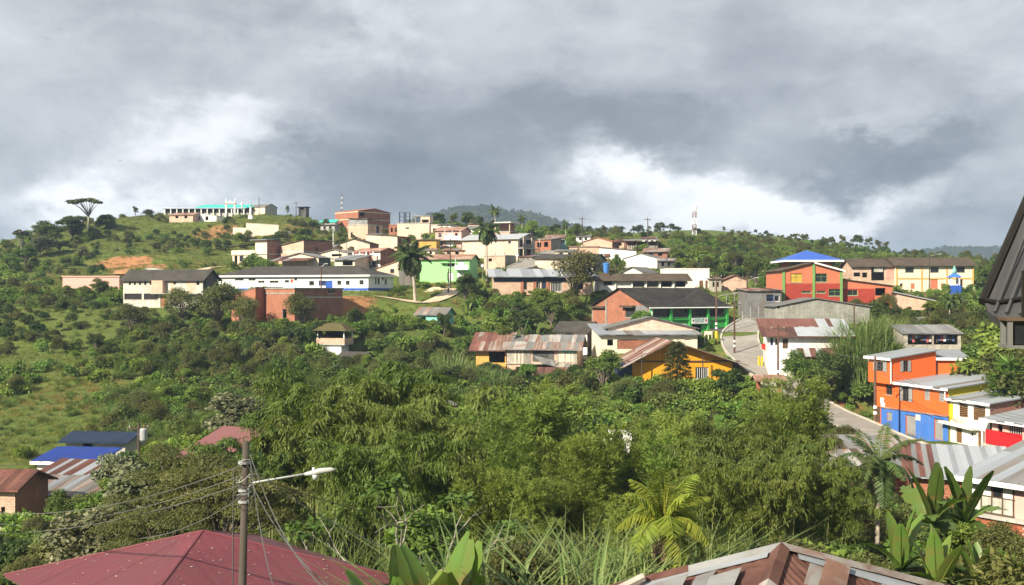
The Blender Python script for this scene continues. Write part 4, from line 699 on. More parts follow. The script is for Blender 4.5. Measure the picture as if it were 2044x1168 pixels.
for i, px in enumerate((1222, 1238)):
    u = h.pix('F', px, 560)[0]; s_ = 1.1/4; G().slab([(u, d_*1.0, h.h+.14+.275*d_) for d_ in (.8, .8)]+[(u+.9, 2.2, h.h+.14+.275*2.2), (u-.1, 2.2, h.h+.14+.275*2.2)], .02).build('skylight', 'zincbright', h.roof_o) if False else None
# blue water tank on the veranda house
p = P(1210, 545, 193); g = G(); g.tube([(0, 0, 0), (0, 0, .9), (0, 0, 1.55), (0, 0, 1.56)], [.42, .52, .60, .66], 16); g.tube([(0, 0, 1.56), (0, 0, 1.66), (0, 0, 1.8)], [.66, .66, .2], 16)
tk = thing('water_tank', 'blue plastic water tank on the dark roof beside the broad tree', 'tank', (p.x, p.y, p.z)); g.build('tank_body', 'tank', tk); G().box(-.6, -.6, -1.6, .6, .6, -.01).build('stand', 'wood', tk)
# green building: columns, sign, gutter, sun awning
h = HB['green_house']
for px in (1299, 1338, 1376, 1412, 1450): u = h.pix('R', px, 625)[0]; box(h.root, 'column', 'green', h.w+.003, u-.2, -1.5, h.w+.28, u+.2, h.h-.1)
box(h.root, 'sill_beam', 'green', h.w+.003, 0, h.h*.62, h.w+.2, h.d, h.h*.66)
u0, u1, v0, v1 = h.rect('R', 1378, 635, 1410, 646); sg = box(h.root, 'sign_board', 'signwhite', h.w+.3, u0, v0, h.w+.36, u1, v1); L_ = u1-u0
def sbox(nm, m, a, b, c, e, o): return G().box(h.w+.36+.004, u0+L_*a, v0+(v1-v0)*c, h.w+.36+o, u0+L_*b, v0+(v1-v0)*e).build(nm, m, sg)
sbox('sign_field', 'signgreen', .2, .76, .58, .9, .012)
g = G(); x = .26                             # two short words of white letters, then a line of small dark ones
for k in range(10):
    if k == 4: x += .03; continue
    g.box(h.w+.374, u0+L_*x, v0+(v1-v0)*.66, h.w+.384, u0+L_*(x+.022), v0+(v1-v0)*.84); g.box(h.w+.374, u0+L_*(x+.022), v0+(v1-v0)*(.66 if k % 2 else .78), h.w+.384, u0+L_*(x+.034), v0+(v1-v0)*(.72 if k % 2 else .84)); x += .045
g.build('lettering', 'signwhite', sg); g = G()
for k in range(16):
    if k in (7,): continue
    g.box(h.w+.364, u0+L_*(.2+.035*k), v0+(v1-v0)*.28, h.w+.372, u0+L_*(.2+.035*k+.022), v0+(v1-v0)*.44)
g.build('lettering', 'signgreen', sg); sbox('emblem', 'darkblue', .06, .14, .45, .75, .012); sbox('emblem', 'stopred', .84, .93, .4, .8, .012)
q = h.Q[1]; G().tube([q[0]+Vector((.08, 0, -.08)), q[1]+Vector((.08, 0, -.08))], .09, 6).build('gutter', 'cleanwhite', h.roof_o)
G().tube([(h.w+.35, .15, -1), (h.w+.35, .15, h.h-.3), q[0]+Vector((.05, .3, -.1))], .06, 6).build('downpipe', 'cleanwhite', h.root)
G().box(-.004-.12, -.04, -1, -.004, -.02, h.h).build('corner_strip', 'concrete', h.root); u = h.pix('F', 1211, 620)[0]; box(h.root, 'pillar', 'block', u-.15, -.14, -1, u+.15, -.003, h.h+1.0)
u0, u1, v0, v1 = h.rect('F', 1244, 610, 1270, 614); box(h.root, 'window_canopy', 'asbbrown', u0, -.7, v0, u1, -.003, v1); u0, u1, v0, v1 = h.rect('F', 1183, 611, 1209, 615); box(h.root, 'window_canopy', 'asbbrown', u0, -.5, v0, u1, -.003, v1)
u0, u1, v0, v1 = h.rect('F', 1268, 600, 1296, 640); box(h.root, 'sheet_cladding', 'zincdull', u0, -.05, v0, u1, -.004, h.h+.2)
# pale roof house: brick gable above the lean-to roof
h = HB['pale_roof_house']; a = h.pix('F', 1214, 655, 3)[0]; b = h.pix('F', 1390, 655, 3)[0]
G().slab([(a, 3.4, h.h+.3), (b, 3.4, h.h+.3), (b, 3.4, h.h+.75), ((a+b)/2-.3, 3.4, h.h+2.2), (a, 3.4, h.h+.75)], .15, (0, 1, 0)).build('gable', 'brickpink', h.root)
for s0, s1 in ((a-.4, (a+b)/2-.3), (b+.4, (a+b)/2-.3)): G().slab([(s0, 3.0, h.h+.75), (s1, 3.0, h.h+2.35), (s1, 9, h.h+2.35), (s0, 9, h.h+.75)], .1).build('upper_roof', 'asbgrey', h.root)
# plank shack cladding
h = HB['plank_shack']
def planks(px0, px1, py0, py1, n, ms, out=.04):
    u0, u1, v0, v1 = h.rect('F', px0, py0, px1, py1)
    for i in range(n):
        a = u0+(u1-u0)*i/n; w_ = (u1-u0)/n-.025; j = random.uniform(-.06, .06)
        G().box(a, -out-.03-.01*(i % 2), v0+j, a+w_, -out, v1+random.uniform(-.02, .02)).build('plank', random.choice(ms), h.root)
planks(1012, 1060, 697, 727, 13, ('plank', 'plank', 'cream')); planks(1112, 1152, 700, 723, 11, ('plank', 'cream', 'creamyellow')); planks(1122, 1146, 694, 704, 3, ('turqpale',), .09)
u0, u1, v0, v1 = h.rect('F', 1063, 696, 1106, 722); box(h.root, 'dark_boards', 'mould', u0, -.03, v0, u1, -.004, v1)
G().slab([(u0+.1, -.5, v0+.9), (u1+.4, -.9, v0+.2), (u1+.3, -.8, v0-.6), (u0+1.3, -.5, v0-.2)], .03, (0, 1, 0)).build('tarpaulin', 'tarp', h.root)
box(h.root, 'floor_beam', 'plank', -.1, -.16, h.h*.545, h.w, -.005, h.h*.57)
u0, u1, v0, v1 = h.rect('F', 1112, 725, 1150, 738); ws_ = G().slab([(u0, -2.0, v0), (u1, -2.0, v0), (u1, -.2, v1), (u0, -.2, v1)], .04).build('lean_to_roof', 'zincdull', h.root)
lay_sheets(ws_, [Vector(p) for p in ((u0, -2.0, v0), (u1, -2.0, v0), (u1, -.2, v1), (u0, -.2, v1))], 5, 1, ('zincdull', 'plank'))
for x in (.0, .3, .6): G().bar((h.w*x, -2.0, -1.2), (h.w*x, -2.0, .5), .07).build('fence_post', 'cream', h.root)
G().box(0, -2.1, -.9, h.w*.42, -1.98, -.3).build('low_wall', 'zincrust', h.root)
# yellow house: posts, tie beam, roof sheets, tank
h = HB['yellow_house']; box(h.root, 'tie_beam', 'wood', -.8, -.16, h.h-.02, h.w+.9, -.04, h.h+.12)
for f in (.08, .36, .68): G().bar((h.w*f, -1.3, -1.5), (h.w*f, -1.3, h.h+2.0-abs(f-.38)*4.2), .07, 6).build('post', 'pole', h.root)
lay_sheets(h.roof_o, h.Q[0], 12, 2, ('rustmix', 'rust', 'zincrust')); lay_sheets(h.roof_o, h.Q[1], 12, 3, ('rustmix', 'asbbrown', 'zincrust', 'asbbrown'))
G().box(h.w*.94, -.06, 0, h.w, -.004, 1).build('wall_foot', 'salmon', h.root); G().box(-1.8, -.2, -1.5, -.1, 3, h.h-.2).build('teal_lean_to', 'darkblue', h.root)
# red building: pilasters, lower band
h = HB['red_building']; u, v = h.pix('F', 1620, 566); box(h.root, 'lower_band', 'redpaint', .0, -.05, -2, h.w, -.003, v) if False else None
for px in (1564, 1624, 1679): u = h.pix('F', px, 560)[0]; zt = h.h+.02 if px != 1624 else h.h+1.05; box(h.root, 'pilaster', 'greentrim', u-.2, -.14, -1.8, u+.2, -.003, zt)
def band(h, u0, u1, v1):                     # dark red dado left open where windows are
    ops = []
    for q in h.win:
        a, b, c, e = h.rect('F', *q[1:5]); ops.append((a-.1, b+.1, c-.12, e+.05))
    us = sorted({u0, u1, *[min(max(x, u0), u1) for o in ops for x in o[:2]]}); vs = sorted({-2, v1, *[min(max(x, -2), v1) for o in ops for x in o[2:]]})
    g = G()
    for i in range(len(us)-1):
        for j in range(len(vs)-1):
            a, b = (us[i]+us[i+1])/2, (vs[j]+vs[j+1])/2
            if us[i+1]-us[i] > .01 and vs[j+1]-vs[j] > .01 and not any(o[0] < a < o[1] and o[2] < b < o[3] for o in ops): g.box(us[i], -.03, vs[j], us[i+1], -.003, vs[j+1])
    g.build('dado', 'redpaint', h.root)
band(h, .2, h.w-.2, v); h2 = HB['red_wing']; band(h2, 0, h2.w*.64, v+.0)
q = h.Q[1]; G().slab([q[0]+Vector((-.0, -.06, .04)), q[3]+Vector((0, -.06, .04)), q[3]+Vector((0, -.06, -.22)), q[0]+Vector((0, -.06, -.22))], .04, (0, 1, 0)).build('verge_board', 'white', h.roof_o)
h = HB['blue_roof_tower']
for x, y in ((0, 0), (.5, 0), (1, 0), (0, 1), (1, 1)): G().box(h.w*x-.18, h.d*y-.12, 0, h.w*x+.18, h.d*y+.1, h.h-.02).build('corner_post', 'greentrim', h.root)
h = HB['school']; z = h.h*.49; box(h.root, 'band', 'ochre', -.1, -.08, z-.15, h.w+.1, -.003, z+.15)
for px in (1790, 1840, 1890, 1942): u = h.pix('F', px, 550)[0]; box(h.root, 'pilaster', 'ochre', u-.15, -.1, -1, u+.15, -.004, z-.16); box(h.root, 'pilaster', 'ochre', u-.15, -.1, z+.16, u+.15, -.004, h.h-.05)
h = HB['school_wing']; u0, u1, v0, v1 = h.rect('F', 1769, 533, 1787, 556); g = G()
for i in range(9): g.box(u0+(u1-u0)*i/8-.05, -.12, v0, u0+(u1-u0)*i/8+.05, -.03, v1); g.box(u0, -.11, v0+(v1-v0)*i/8-.05, u1, -.04, v0+(v1-v0)*i/8+.05)
g.build('lattice', 'pink', h.root); u0, u1, v0, v1 = h.rect('F', 1744, 532, 1762, 543); box(h.root, 'hanging_cloth', 'stained', u0, -.2, v0, u1, -.15, v1)
# shrine before the school
p = P(1905, 580, 226); t_ = thing('shrine', 'small blue and white shrine with blue draped statue before the school', 'shrine', (p.x, p.y, p.z-.3))
G().box(-1.1, -.9, -.6, 1.1, .9, 1.35).build('base', 'bluepaint', t_); g = G()
for sx_ in (-1, 1):
    for sy_ in (-1, 1): g = G().tube([(sx_*.8, sy_*.6, 1.35), (sx_*.8, sy_*.6, 3.0)], .15, 8); g.build('column', 'cleanwhite', t_)
G().add([(-1.3, -1, 3.0), (1.3, -1, 3.0), (1.3, 1, 3.0), (-1.3, 1, 3.0), (-.35, -.3, 3.8), (.35, -.3, 3.8), (.35, .3, 3.8), (-.35, .3, 3.8)], [(3, 2, 1, 0), (4, 5, 6, 7), (0, 1, 5, 4), (1, 2, 6, 5), (2, 3, 7, 6), (3, 0, 4, 7)]).build('roof', 'bluewall', t_)
G().tube([(0, 0, 3.8), (0, 0, 4.3), (0, 0, 4.8), (0, 0, 5.0), (0, 0, 5.15), (0, 0, 5.35)], [.42, .36, .30, .16, .2, .08], 10).build('statue', 'turqpale', t_, True)
# laundry shed
h = HB['laundry_shed']
for i in range(16):
    x = h.w*(.12+.05*i); G().box(x, .5, 1.55-random.uniform(.5, 1.0), x+.28, .53, 1.5).build('laundry', ('cloth2', 'cloth3', 'cloth1', 'cloth2', 'wood')[i % 5], h.root)
# orange house: blue ground floor, notices, downpipes
h = HB['orange_house']
ua, va = h.pix('F', 1759, 811); ub, vb = h.pix('F', 1893, 830)
def cut_band(h, u0, u1, z0, zf, m, name):
    ops = []
    for q in h.win:
        a, b, c, e = h.rect('F', *q[1:5]); ops.append((a, b, c, e))
    us = sorted({u0, u1, *[min(max(x, u0), u1) for o in ops for x in o[:2]]}); g = G()
    for i in range(len(us)-1):
        if us[i+1]-us[i] < .02: continue
        m_ = (us[i]+us[i+1])/2; za, zb = zf(us[i]), zf(us[i+1])
        o = [o for o in ops if o[0] < m_ < o[1] and o[2] < zf(m_)]
        segs = [(z0, None)] if not o else ([(z0, max(o[0][2], z0))] if o[0][2] > z0 else [])+([(o[0][3], None)] if o[0][3] < zf(m_) else [])
        for a, b in segs: g.slab([(us[i], -.035, a), (us[i+1], -.035, a), (us[i+1], -.035, zb if b is None else b), (us[i], -.035, za if b is None else b)], .03, (0, 1, 0))
    g.build(name, m, h.root)
cut_band(h, ua, h.w+.02, -1.5, lambda u: va+(vb-va)*(u-ua)/(ub-ua), 'bluewall', 'ground_floor_wall')
G().slab([(ua, -.14, va), (h.w+.1, -.14, vb), (h.w+.1, -.14, vb-.14), (ua, -.14, va-.14)], .1, (0, 1, 0)).build('floor_beam', 'tileold', h.root)
panel(h, 'F', 'notice', 'signwhite', 1758, 794, 1765, 804); panel(h, 'F', 'notice', 'signwhite', 1759, 804, 1767, 814); panel(h, 'F', 'notice', 'creamyellow', 1829, 828, 1838, 839, .045)
q = h.Q[0]; G().tube([(h.w-.2, -.25, h.h-.3), (h.w-.2, -.25, h.h-1.1), (h.w-.1, -.08, h.h-1.4)], .06, 6).build('downpipe', 'cleanwhite', h.root)
h = HB['orange_upper_room']; G().tube([(h.w+.08, -.1, h.h), (h.w+.08, -.1, -.2)], .07, 6).build('downpipe', 'cleanwhite', h.root)
h = HB['white_house']; u, v = h.pix('F', 1935, 853); g = G().slab([(-.9, -.75, v+.28), (h.w*.72, -.75, v+.05), (h.w*.72, -.75, v-.15), (-.9, -.75, v+.08)], .72, (0, 1, 0)); g.build('canopy', 'white', h.root)
u0, u1, v0, v1 = h.rect('F', 1903, 834, 1932, 848); box(h.root, 'stained_apron', 'stained', u0, -.05, v0, u1, -.004, v1); panel(h, 'F', 'wall_panel', 'yellowgreen', 1896, 806, 1903, 838)
panel(h, 'F', 'notice', 'signwhite', 1960, 866, 1966, 871, .0, .02) if False else None
h = HB['banner_house']; u0, u1, v0, v1 = h.rect('F', 1990, 862, 2060, 890); box(h.root, 'balcony_slab', 'concrete', u0-.4, -1.5, v0-.2, h.w+.3, -.003, v0); box(h.root, 'banner', 'banner', u0+.2, -1.56, v0+.05, h.w+.3, -1.53, v1+.1)
g = G()
for i in range(12): g.bar((u0-.3+i*.35, -1.45, v0), (u0-.3+i*.35, -1.45, v1), .02)
g.bar((u0-.3, -1.45, v1), (h.w+.3, -1.45, v1), .03); g.build('balcony_railing', 'cleanwhite', h.root); G().bar((u0-.35, -1.4, -2), (u0-.35, -1.4, h.h+.0), .09, 8).build('post', 'cleanwhite', h.root)
# paneled house: white panels upstairs, real bricks downstairs
h = HB['paneled_house']; z1 = h.pix('F', 1985, 1024)[1]; z2 = h.h-.05; u1 = h.pix('F', 2025, 990)[0]; n = 4
for i in range(n):
    a = .1+(u1-.1)*i/n; b = .1+(u1-.1)*(i+1)/n-.05; zm = z1+(z2-z1)*.5
    G().box(a, -.05, z1, b, -.004, zm-.04).build('wall_panel', 'stained', h.root)
    if i == 2: wn_ = G().box(a, -.04, zm, b, -.02, z2).build('window', 'glass', h.root); G().box(a, -.06, zm, a+.06, -.041, z2).build('frame', 'wood', wn_)
    else: G().box(a, -.05, zm, b, -.004, z2).build('wall_panel', 'white', h.root)
g = G()
for i in range(n+1): a = .075+(u1-.1)*i/n; g.box(a-.03, -.1, z1-.02, a+.03, -.052, z2)
g.box(.05, -.11, z1+(z2-z1)*.5-.035, u1+.05, -.053, z1+(z2-z1)*.5+.0); g.box(.05, -.11, z1-.08, u1+.05, -.053, z1-.021); g.build('panel_frame', 'wood', h.root)
box(h.root, 'floor_slab', 'concrete', -.15, -.3, z1-.32, h.w, -.004, z1-.1); box(h.root, 'brick_backing', 'mortar', -.02, -.02, -3, h.w, -.004, z1-.33)
bm_ = mesh('brick', [(x, y, z) for z in (0, .135) for y in (-.075, 0) for x in (0, .285)], [(0, 1, 5, 4), (2, 6, 7, 3), (0, 4, 6, 2), (1, 3, 7, 5), (4, 5, 7, 6), (0, 2, 3, 1)], 'brickred')
nb = 0; r_ = 0; z = z1-.33-.155
while z > -.4:
    x = -.02-(r_ % 2)*.15
    while x < h.w-.3:
        if not (4.2 < x < 5.3 and z1-1.9 < z < z1-.7): obj('brick', bm_, h.root, Matrix.Translation((x+random.uniform(-.006, .006), -.018+random.uniform(-.01, .006), z)))
        x += .302
    z -= .152; r_ += 1
wn_ = G().box(4.35, -.06, z1-1.8, 5.3, -.02, z1-.75).build('window', 'glass', h.root); g = G()
for i in range(5): g.bar((4.4+i*.22, -.1, z1-1.8), (4.4+i*.22, -.1, z1-.75), .015)
g.build('grille', 'metal', wn_)
# hilltop hall: posts, turquoise roof
h = HB['hilltop_hall']; u, _v = h.pix('F', 390, 412)
G().slab([(u, -.9, h.h+.35), (h.w+.6, -.9, h.h+.35), (h.w+.6, h.d, h.h+1.7), (u, h.d, h.h+1.7)], .06).build('upper_roof', 'turq', h.root)
for i in range(15): x = h.w*i/14; G().box(x-.13, -.55, -1, x+.13, -.3, h.h+.02).build('post', 'white', h.root)
box(h.root, 'shade_panel', 'dark', .1, -.06, h.h*.3, h.w-.1, -.004, h.h-.05)  # near-black sheet stands in for the shade inside the open hall
# gate with corner spikes on the hilltop
p = P(460, 420, 296); t_ = thing('gate_tower', 'white arched gate tower with two spikes on the hilltop', 'gate', (p.x, p.y, p.z-.6))
for x in (-1.15, 1.15): G().box(x-.22, -.3, -.5, x+.22, .3, 2.3).build('pier', 'white', t_); G().tube([(x*1.05, 0, 2.7), (x*1.05, 0, 3.4), (x*1.05, 0, 3.9)], [.12, .16, .03], 6).build('finial', 'cleanwhite', t_)
G().box(-1.6, -.45, 2.3, 1.6, .45, 2.55).build('lintel', 'concrete', t_); G().slab([(-1.2, -.3, 2.56), (1.2, -.3, 2.56), (0, -.3, 3.15)], .6, (0, 1, 0)).build('pediment', 'cleanwhite', t_)
p = P(500, 433, 292); t_ = thing('pillar_monument', 'slim white pillar with block top on the hill brow', 'monument', (p.x, p.y, p.z)); G().box(-.55, -.5, -.6, .55, .5, .35).build('base', 'white', t_); G().box(-.2, -.2, .35, .2, .2, 2.6).build('shaft', 'cleanwhite', t_); G().box(-.28, -.25, 2.6, .28, .25, 3.5).build('head', 'turqpale', t_)
p = P(483, 412, 298); t_ = thing('urn_post', 'small white urn post between gate and pillar on the hilltop', 'monument', (p.x, p.y, p.z-1.2)); G().tube([(0, 0, 0), (0, 0, 1.5), (0, 0, 1.7), (0, 0, 2.1), (0, 0, 2.4)], [.2, .2, .35, .3, .05], 8).build('post', 'white', t_)
# retaining walls
def wall(label, pts, hgt, m, cat='wall', t=.3):
    t_ = thing('retaining_wall', label, cat, (pts[0].x, pts[0].y, pts[0].z)); o = pts[0]
    for i in range(len(pts)-1):
        a, b = pts[i]-o, pts[i+1]-o; G().slab([(a.x, a.y, -1.5+a.z), (b.x, b.y, -1.5+b.z), (b.x, b.y, b.z+hgt[i]), (a.x, a.y, a.z+hgt[i])], t, (0, 1, 0)).build('wall_section', m[i], t_)
        G().slab([(a.x, a.y-.05, a.z+hgt[i]+.01), (b.x, b.y-.05, b.z+hgt[i]+.01), (b.x, b.y+.35, b.z+hgt[i]+.01), (a.x, a.y+.35, a.z+hgt[i]+.01)], .12, (0, 0, 1)).build('coping', 'kerb', t_)
wall('long cream retaining wall stepping across the grassy hill', [P(465, 466, 272), P(491, 467, 271), P(556, 471, 270), P(562, 473, 270)], [1.4, 2.6, 1.4], ['cream']*3)
wall('grey block retaining wall continuing along the hill', [P(563, 473, 270.6), P(595, 472, 272), P(622, 471, 274)], [1.2, 1.0], ['block']*2)  # grey block sections carry on from the cream wall
wall('low stone wall above the laundry shed', [P(1800, 656, 150), P(1870, 650, 152), P(1905, 650, 153)], [1.2, 1.2], ['block']*2)
# sheet metal fence by the shaggy palm
p = P(797, 566, 196); t_ = thing('sheet_fence', 'grey corrugated sheet fence right of the long white building', 'fence', (p.x, p.y, p.z-.2), R(-4))
for i in range(6): obj('fence_sheet', sheet_mesh('zincdull', 5), t_, Matrix(((.5, 0, 0, i*.48), (0, 0, -1, -.02*(i % 2)), (0, 2.5, 0, -.1), (0, 0, 0, 1))))
# open shed on the ridge
p = P(1250, 500, 250); t_ = thing('open_shed', 'open shed with flat grey roof on posts at the ridge', 'shed', (p.x, p.y, p.z), 0)
G().slab([(-.4, -.5, 2.25), (7.6, -.5, 2.35), (7.6, 4, 2.8), (-.4, 4, 2.7)], .1).build('roof', 'zincdull', t_)
for x in (0, 2.4, 4.8, 7.2):
    for y in (0, 3.6): G().bar((x, y, -1.5), (x, y, 2.4), .08).build('post', 'wood', t_)
for i in range(16): G().box(.2+i*.44, -.06, .1, .48+i*.44, -.02, 1.1).build('fence_board', 'plank', t_)
G().box(0, 3.6, -1, 7.2, 3.7, 2.2).build('back_wall', 'brickdark', t_)
# black frames on the flat roof
p = P(797, 446, 280); t_ = thing('steel_frame', 'black steel frames of an unfinished top floor', 'frame', (p.x, p.y, p.z-.4))
for x in (0, 1.2, 1.6, 2.6):
    for y in (0, 1.5): G().bar((x, y, 0), (x, y, 3.3), .06).build('post', 'dark', t_)
for z in (1.1, 2.2, 3.2): G().bar((0, 0, z), (1.2, 0, z), .045).build('rail', 'dark', t_); G().bar((1.6, 0, z), (2.6, 0, z), .045).build('rail', 'dark', t_)
for h in HOUSES:                             # reinforcement stubs left standing on unfinished flat roofs
    if h.roof[0] == 'flat' and h.name not in ('watch_hut', 'hidden_white_house', 'flat_building', 'terrace_house'):
        for x in (.04, .5, .96):
            for y in (.05, .95): G().bar((h.w*x, h.d*y, h.h), (h.w*x+random.uniform(-.05, .05), h.d*y, h.h+random.uniform(.5, 1.0)), .035).build('rebar_stub', 'polerust', h.root)
# thatched kiosk
p = P(640, 704, 150); t_ = thing('kiosk', 'white and brick kiosk with grass-grown roof on the slope', 'kiosk', (p.x, p.y, p.z), R(-14))
G().box(.2, 0, -1, 3.0, 2.6, 1.05).build('base_wall', 'cleanwhite', t_); G().box(-.5, -.3, 1.05, 3.6, 2.9, 1.22).build('floor_slab', 'concrete', t_)
for b in ((-.5, -.3, 1.22, 3.6, -.18, 2.0), (3.48, -.178, 1.22, 3.6, 2.9, 2.0), (-.5, -.178, 1.22, -.38, 2.9, 2.0)): G().box(*b).build('parapet', 'brickpale', t_)
for x, y in ((-.42, -.22), (3.4, -.22), (-.42, 2.7), (3.4, 2.7)): G().box(x, y, 2.0, x+.14, y+.14, 3.1).build('post', 'white', t_)
KIOSK = t_
G().add([(-1, -.8, 3.0), (4.1, -.8, 3.0), (4.1, 3.4, 3.0), (-1, 3.4, 3.0), (.6, .9, 4.0), (2.5, .9, 4.0), (2.5, 1.7, 4.0), (.6, 1.7, 4.0)], [(3, 2, 1, 0), (4, 5, 6, 7), (0, 1, 5, 4), (1, 2, 6, 5), (2, 3, 7, 6), (3, 0, 4, 7)]).build('roof', mat('thatch2', (.10, .085, .03), var=.5, scale=3, bump=.8), t_)
# brick ruin with bare rafters beside the hut
p = P(762, 730, 145); t_ = thing('ruin', 'roofless brick ruin with bare rafters right of the small hut', 'ruin', (p.x, p.y, p.z)); G().box(0, 0, -.8, 3.2, .18, .45).build('wall', 'brick', t_)
for i in range(6): G().bar((i*.6, -.3, .1), (i*.6+.2, 1.5, 1.0+.1*(i % 2)), .04).build('rafter', 'wood', t_)
for i in range(4): G().bar((i*1.05, -.1, -.6), (i*1.05, -.1, 1.0), .05).build('post', 'plank', t_)
p = P(850, 812, 110); t_ = thing('tin_sheet_pile', 'weathered tin sheet roof lying among the bushes', 'sheet', (p.x, p.y, p.z)); G().slab([(0, 0, 0), (3.2, .2, .15), (3.4, 2, .5), (.2, 1.8, .4)], .05).build('sheet', 'zincdull', t_)
G().bar((2.4, 0, .2), (3.6, .8, .9), .06).build('beam', 'plank', t_); G().box(.3, .3, -1.2, 3, 1.6, -.08).build('low_wall', 'brick', t_)
h = HB['rusty_roof_house']; u0, u1, v0, v1 = h.rect('F', 1578, 690, 1688, 712)
lq = [Vector(p) for p in ((u0, -2.4, v0+.1), (u1, -2.4, v0+.1), (u1, -.05, v0+1.0), (u0, -.05, v0+1.0))]; lr = G().slab(lq, .06).build('lean_to_roof', 'rust', h.root); lay_sheets(lr, lq, 9, 1, ('rust', 'rust', 'rustmix', 'rust', 'zincbright'))
for i in range(4): x = u0+(u1-u0)*i/3; G().bar((x, -2.2, -2), (x, -2.2, v0+.12), .06).build('post', 'plank', h.root)
box(h.root, 'lean_to_boards', 'wood', u0, -.05, -.5, u1, -.004, v0+.8)  # brown wood boards over the wall beneath the lean-to roof
# tile-roofed gateway by the road
p = P(1512, 800, 120); t_ = thing('gateway', 'gateway with old red tile roof on brick posts by the road', 'gateway', (p.x, p.y, p.z), R(6))
for x in (0, 2.3): G().box(x, 0, -2, x+.35, .4, 2.2).build('post', 'terracotta', t_)
rf = G().slab([(-.5, -.7, 2.2), (3.1, -.7, 2.2), (3.1, .2, 2.75), (-.5, .2, 2.75)], .08).build('roof', 'tileold', t_); G().slab([(3.1, 1.1, 2.2), (-.5, 1.1, 2.2), (-.5, .2, 2.75), (3.1, .2, 2.75)], .08).build('roof', 'tileold', t_)
tm = mesh('roof_tile', [(0, 0, 0), (.06, 0, .05), (.14, 0, .05), (.2, 0, 0), (0, .4, .0), (.06, .4, .05), (.14, .4, .05), (.2, .4, 0)], [(0, 1, 5, 4), (1, 2, 6, 5), (2, 3, 7, 6)], 'tileold')
for j in range(3):
    for i in range(16): obj('roof_tile', tm, rf, Matrix.Translation((-.45+i*.22, -.7+j*.3, 2.215+j*.183+.01))@Matrix.Rotation(R(31), 4, 'X')@Matrix.Rotation(R(random.uniform(-4, 4)), 4, 'Z'))
G().box(.36, .1, -2, 2.29, .2, 1.6).build('gate_panel', 'stained', t_)
# ------------------------------------------------------------------ near roofs
def hip_sheets(parent, A, B, Cc, wid, ms, ribs, name='roof_sheet', amp=.018, rows=1):
    E = Cc-B; L_ = E.length; e = E/L_; s = (A-B).dot(e); up = (A-B)-e*s; N = e.cross(up).normalized()
    if N.z < 0: N = -N
    n = max(1, round(L_/wid))
    for i in range(n):
        x0, x1 = L_*i/n, L_*(i+1)/n+.03; k = ribs*2; m_ = ms(i) if callable(ms) else random.choice(ms); dz = .006*(i % 2)+.006
        vs = []; fs = []
        for j in range(k+1):
            x = x0+(x1-x0)*j/k; x = min(x, L_); tf = min(x/max(s, 1e-6), (L_-x)/max(L_-s, 1e-6), 1); z = amp if j % 2 else 0
            p = B+e*x; q = p+up*max(tf, .003); vs += [p-up.normalized()*.05+N*(z+dz), q+N*(z+dz)]
        fs = [(2*j, 2*j+2, 2*j+3, 2*j+1) for j in range(k)]
        G().add(vs, fs).build(name, m_, parent)
def near_house(name, label, peak, corners, mats_, wid, ribs, amp, floor, wallm):
    root = thing(name, label, 'house', (peak.x, peak.y, floor)); o = Vector((peak.x, peak.y, floor)); A = peak-o; Cs = [c-o for c in corners]; n = len(Cs)
    g = G()
    for i in range(n): g.slab([Cs[i]-Vector((0, 0, .03)), Cs[(i+1) % n]-Vector((0, 0, .03)), A-Vector((0, 0, .03))], .06)
    rf_ = g.build('roof', 'wood', root)
    for i in range(n): hip_sheets(rf_, A, Cs[i], Cs[(i+1) % n], wid, mats_[i % len(mats_)] if isinstance(mats_, list) else mats_, ribs, amp=amp)
    cen = sum(Cs, Vector())/n; g = G(); W_ = [cen+(c-cen)*.86 for c in Cs]
    for i in range(n):
        a, b = W_[i], W_[(i+1) % n]; g.add([(a.x, a.y, -3), (b.x, b.y, -3), (b.x, b.y, b.z), (a.x, a.y, a.z)], [(0, 1, 2, 3)])
    g.build('wall', wallm, root); return root, rf_, A, Cs
pk = P(405, 1060, 33)
root, rf_, A, Cs = near_house('maroon_roofed_house', 'near house with smooth maroon metal hip roof at the lower left', pk, [pk+Vector(c) for c in ((-6.1, .35, -1.4), (-.34, -5.9, -1.38), (6.05, -.14, -1.4), (.3, 5.9, -1.44))], ('maroon',), 1.1, 3, .006, -14, 'cream')
g = G()
for c in Cs: g.tube([A+Vector((0, 0, .0)), c+Vector((0, 0, .0))], .045, 6)
g.build('hip_cap', 'maroon', rf_)
a, b = Cs[1], Cs[2]; G().slab([a+Vector((0, 0, -.02)), b+Vector((0, 0, -.02)), b-Vector((0, 0, .2)), a-Vector((0, 0, .2))], .04, (-.7, .7, 0)).build('fascia', 'dark', rf_)
vs = []; fs = []
for i in range(150):                        # leaf litter and flakes lying on the roof
    k_ = random.choice((0, 1)); u_, v_ = random.random(), random.random(); u_, v_ = (1-u_, 1-v_) if u_+v_ > 1 else (u_, v_); p = A+(Cs[k_]-A)*u_+(Cs[k_+1]-A)*v_+Vector((0, 0, .03)); s_ = random.uniform(.015, .045); a_ = random.uniform(0, 6.3); n0 = len(vs)
    vs += [p+Vector((s_*math.cos(a_+j*1.57), s_*math.sin(a_+j*1.57)*.6, random.uniform(0, .015))) for j in range(4)]; fs.append((n0, n0+1, n0+2, n0+3))
G().add(vs, fs).build('litter', 'stained', rf_, kind='stuff')
pk = P(1560, 1096, 14)
root, rf_, A, Cs = near_house('rusty_hip_house', 'near house with rusty maroon sheet hip roof at the bottom edge', pk, [pk+Vector(c) for c in ((-4.7, .4, -1.30), (-1.5, -3.6, -.95), (4.5, 1.0, -1.34), (1.2, 4.5, -1.4))], ('rustnear', 'rustnear', 'rustnear', 'rust', 'rustnear'), .8, 7, .014, -9, 'brick')
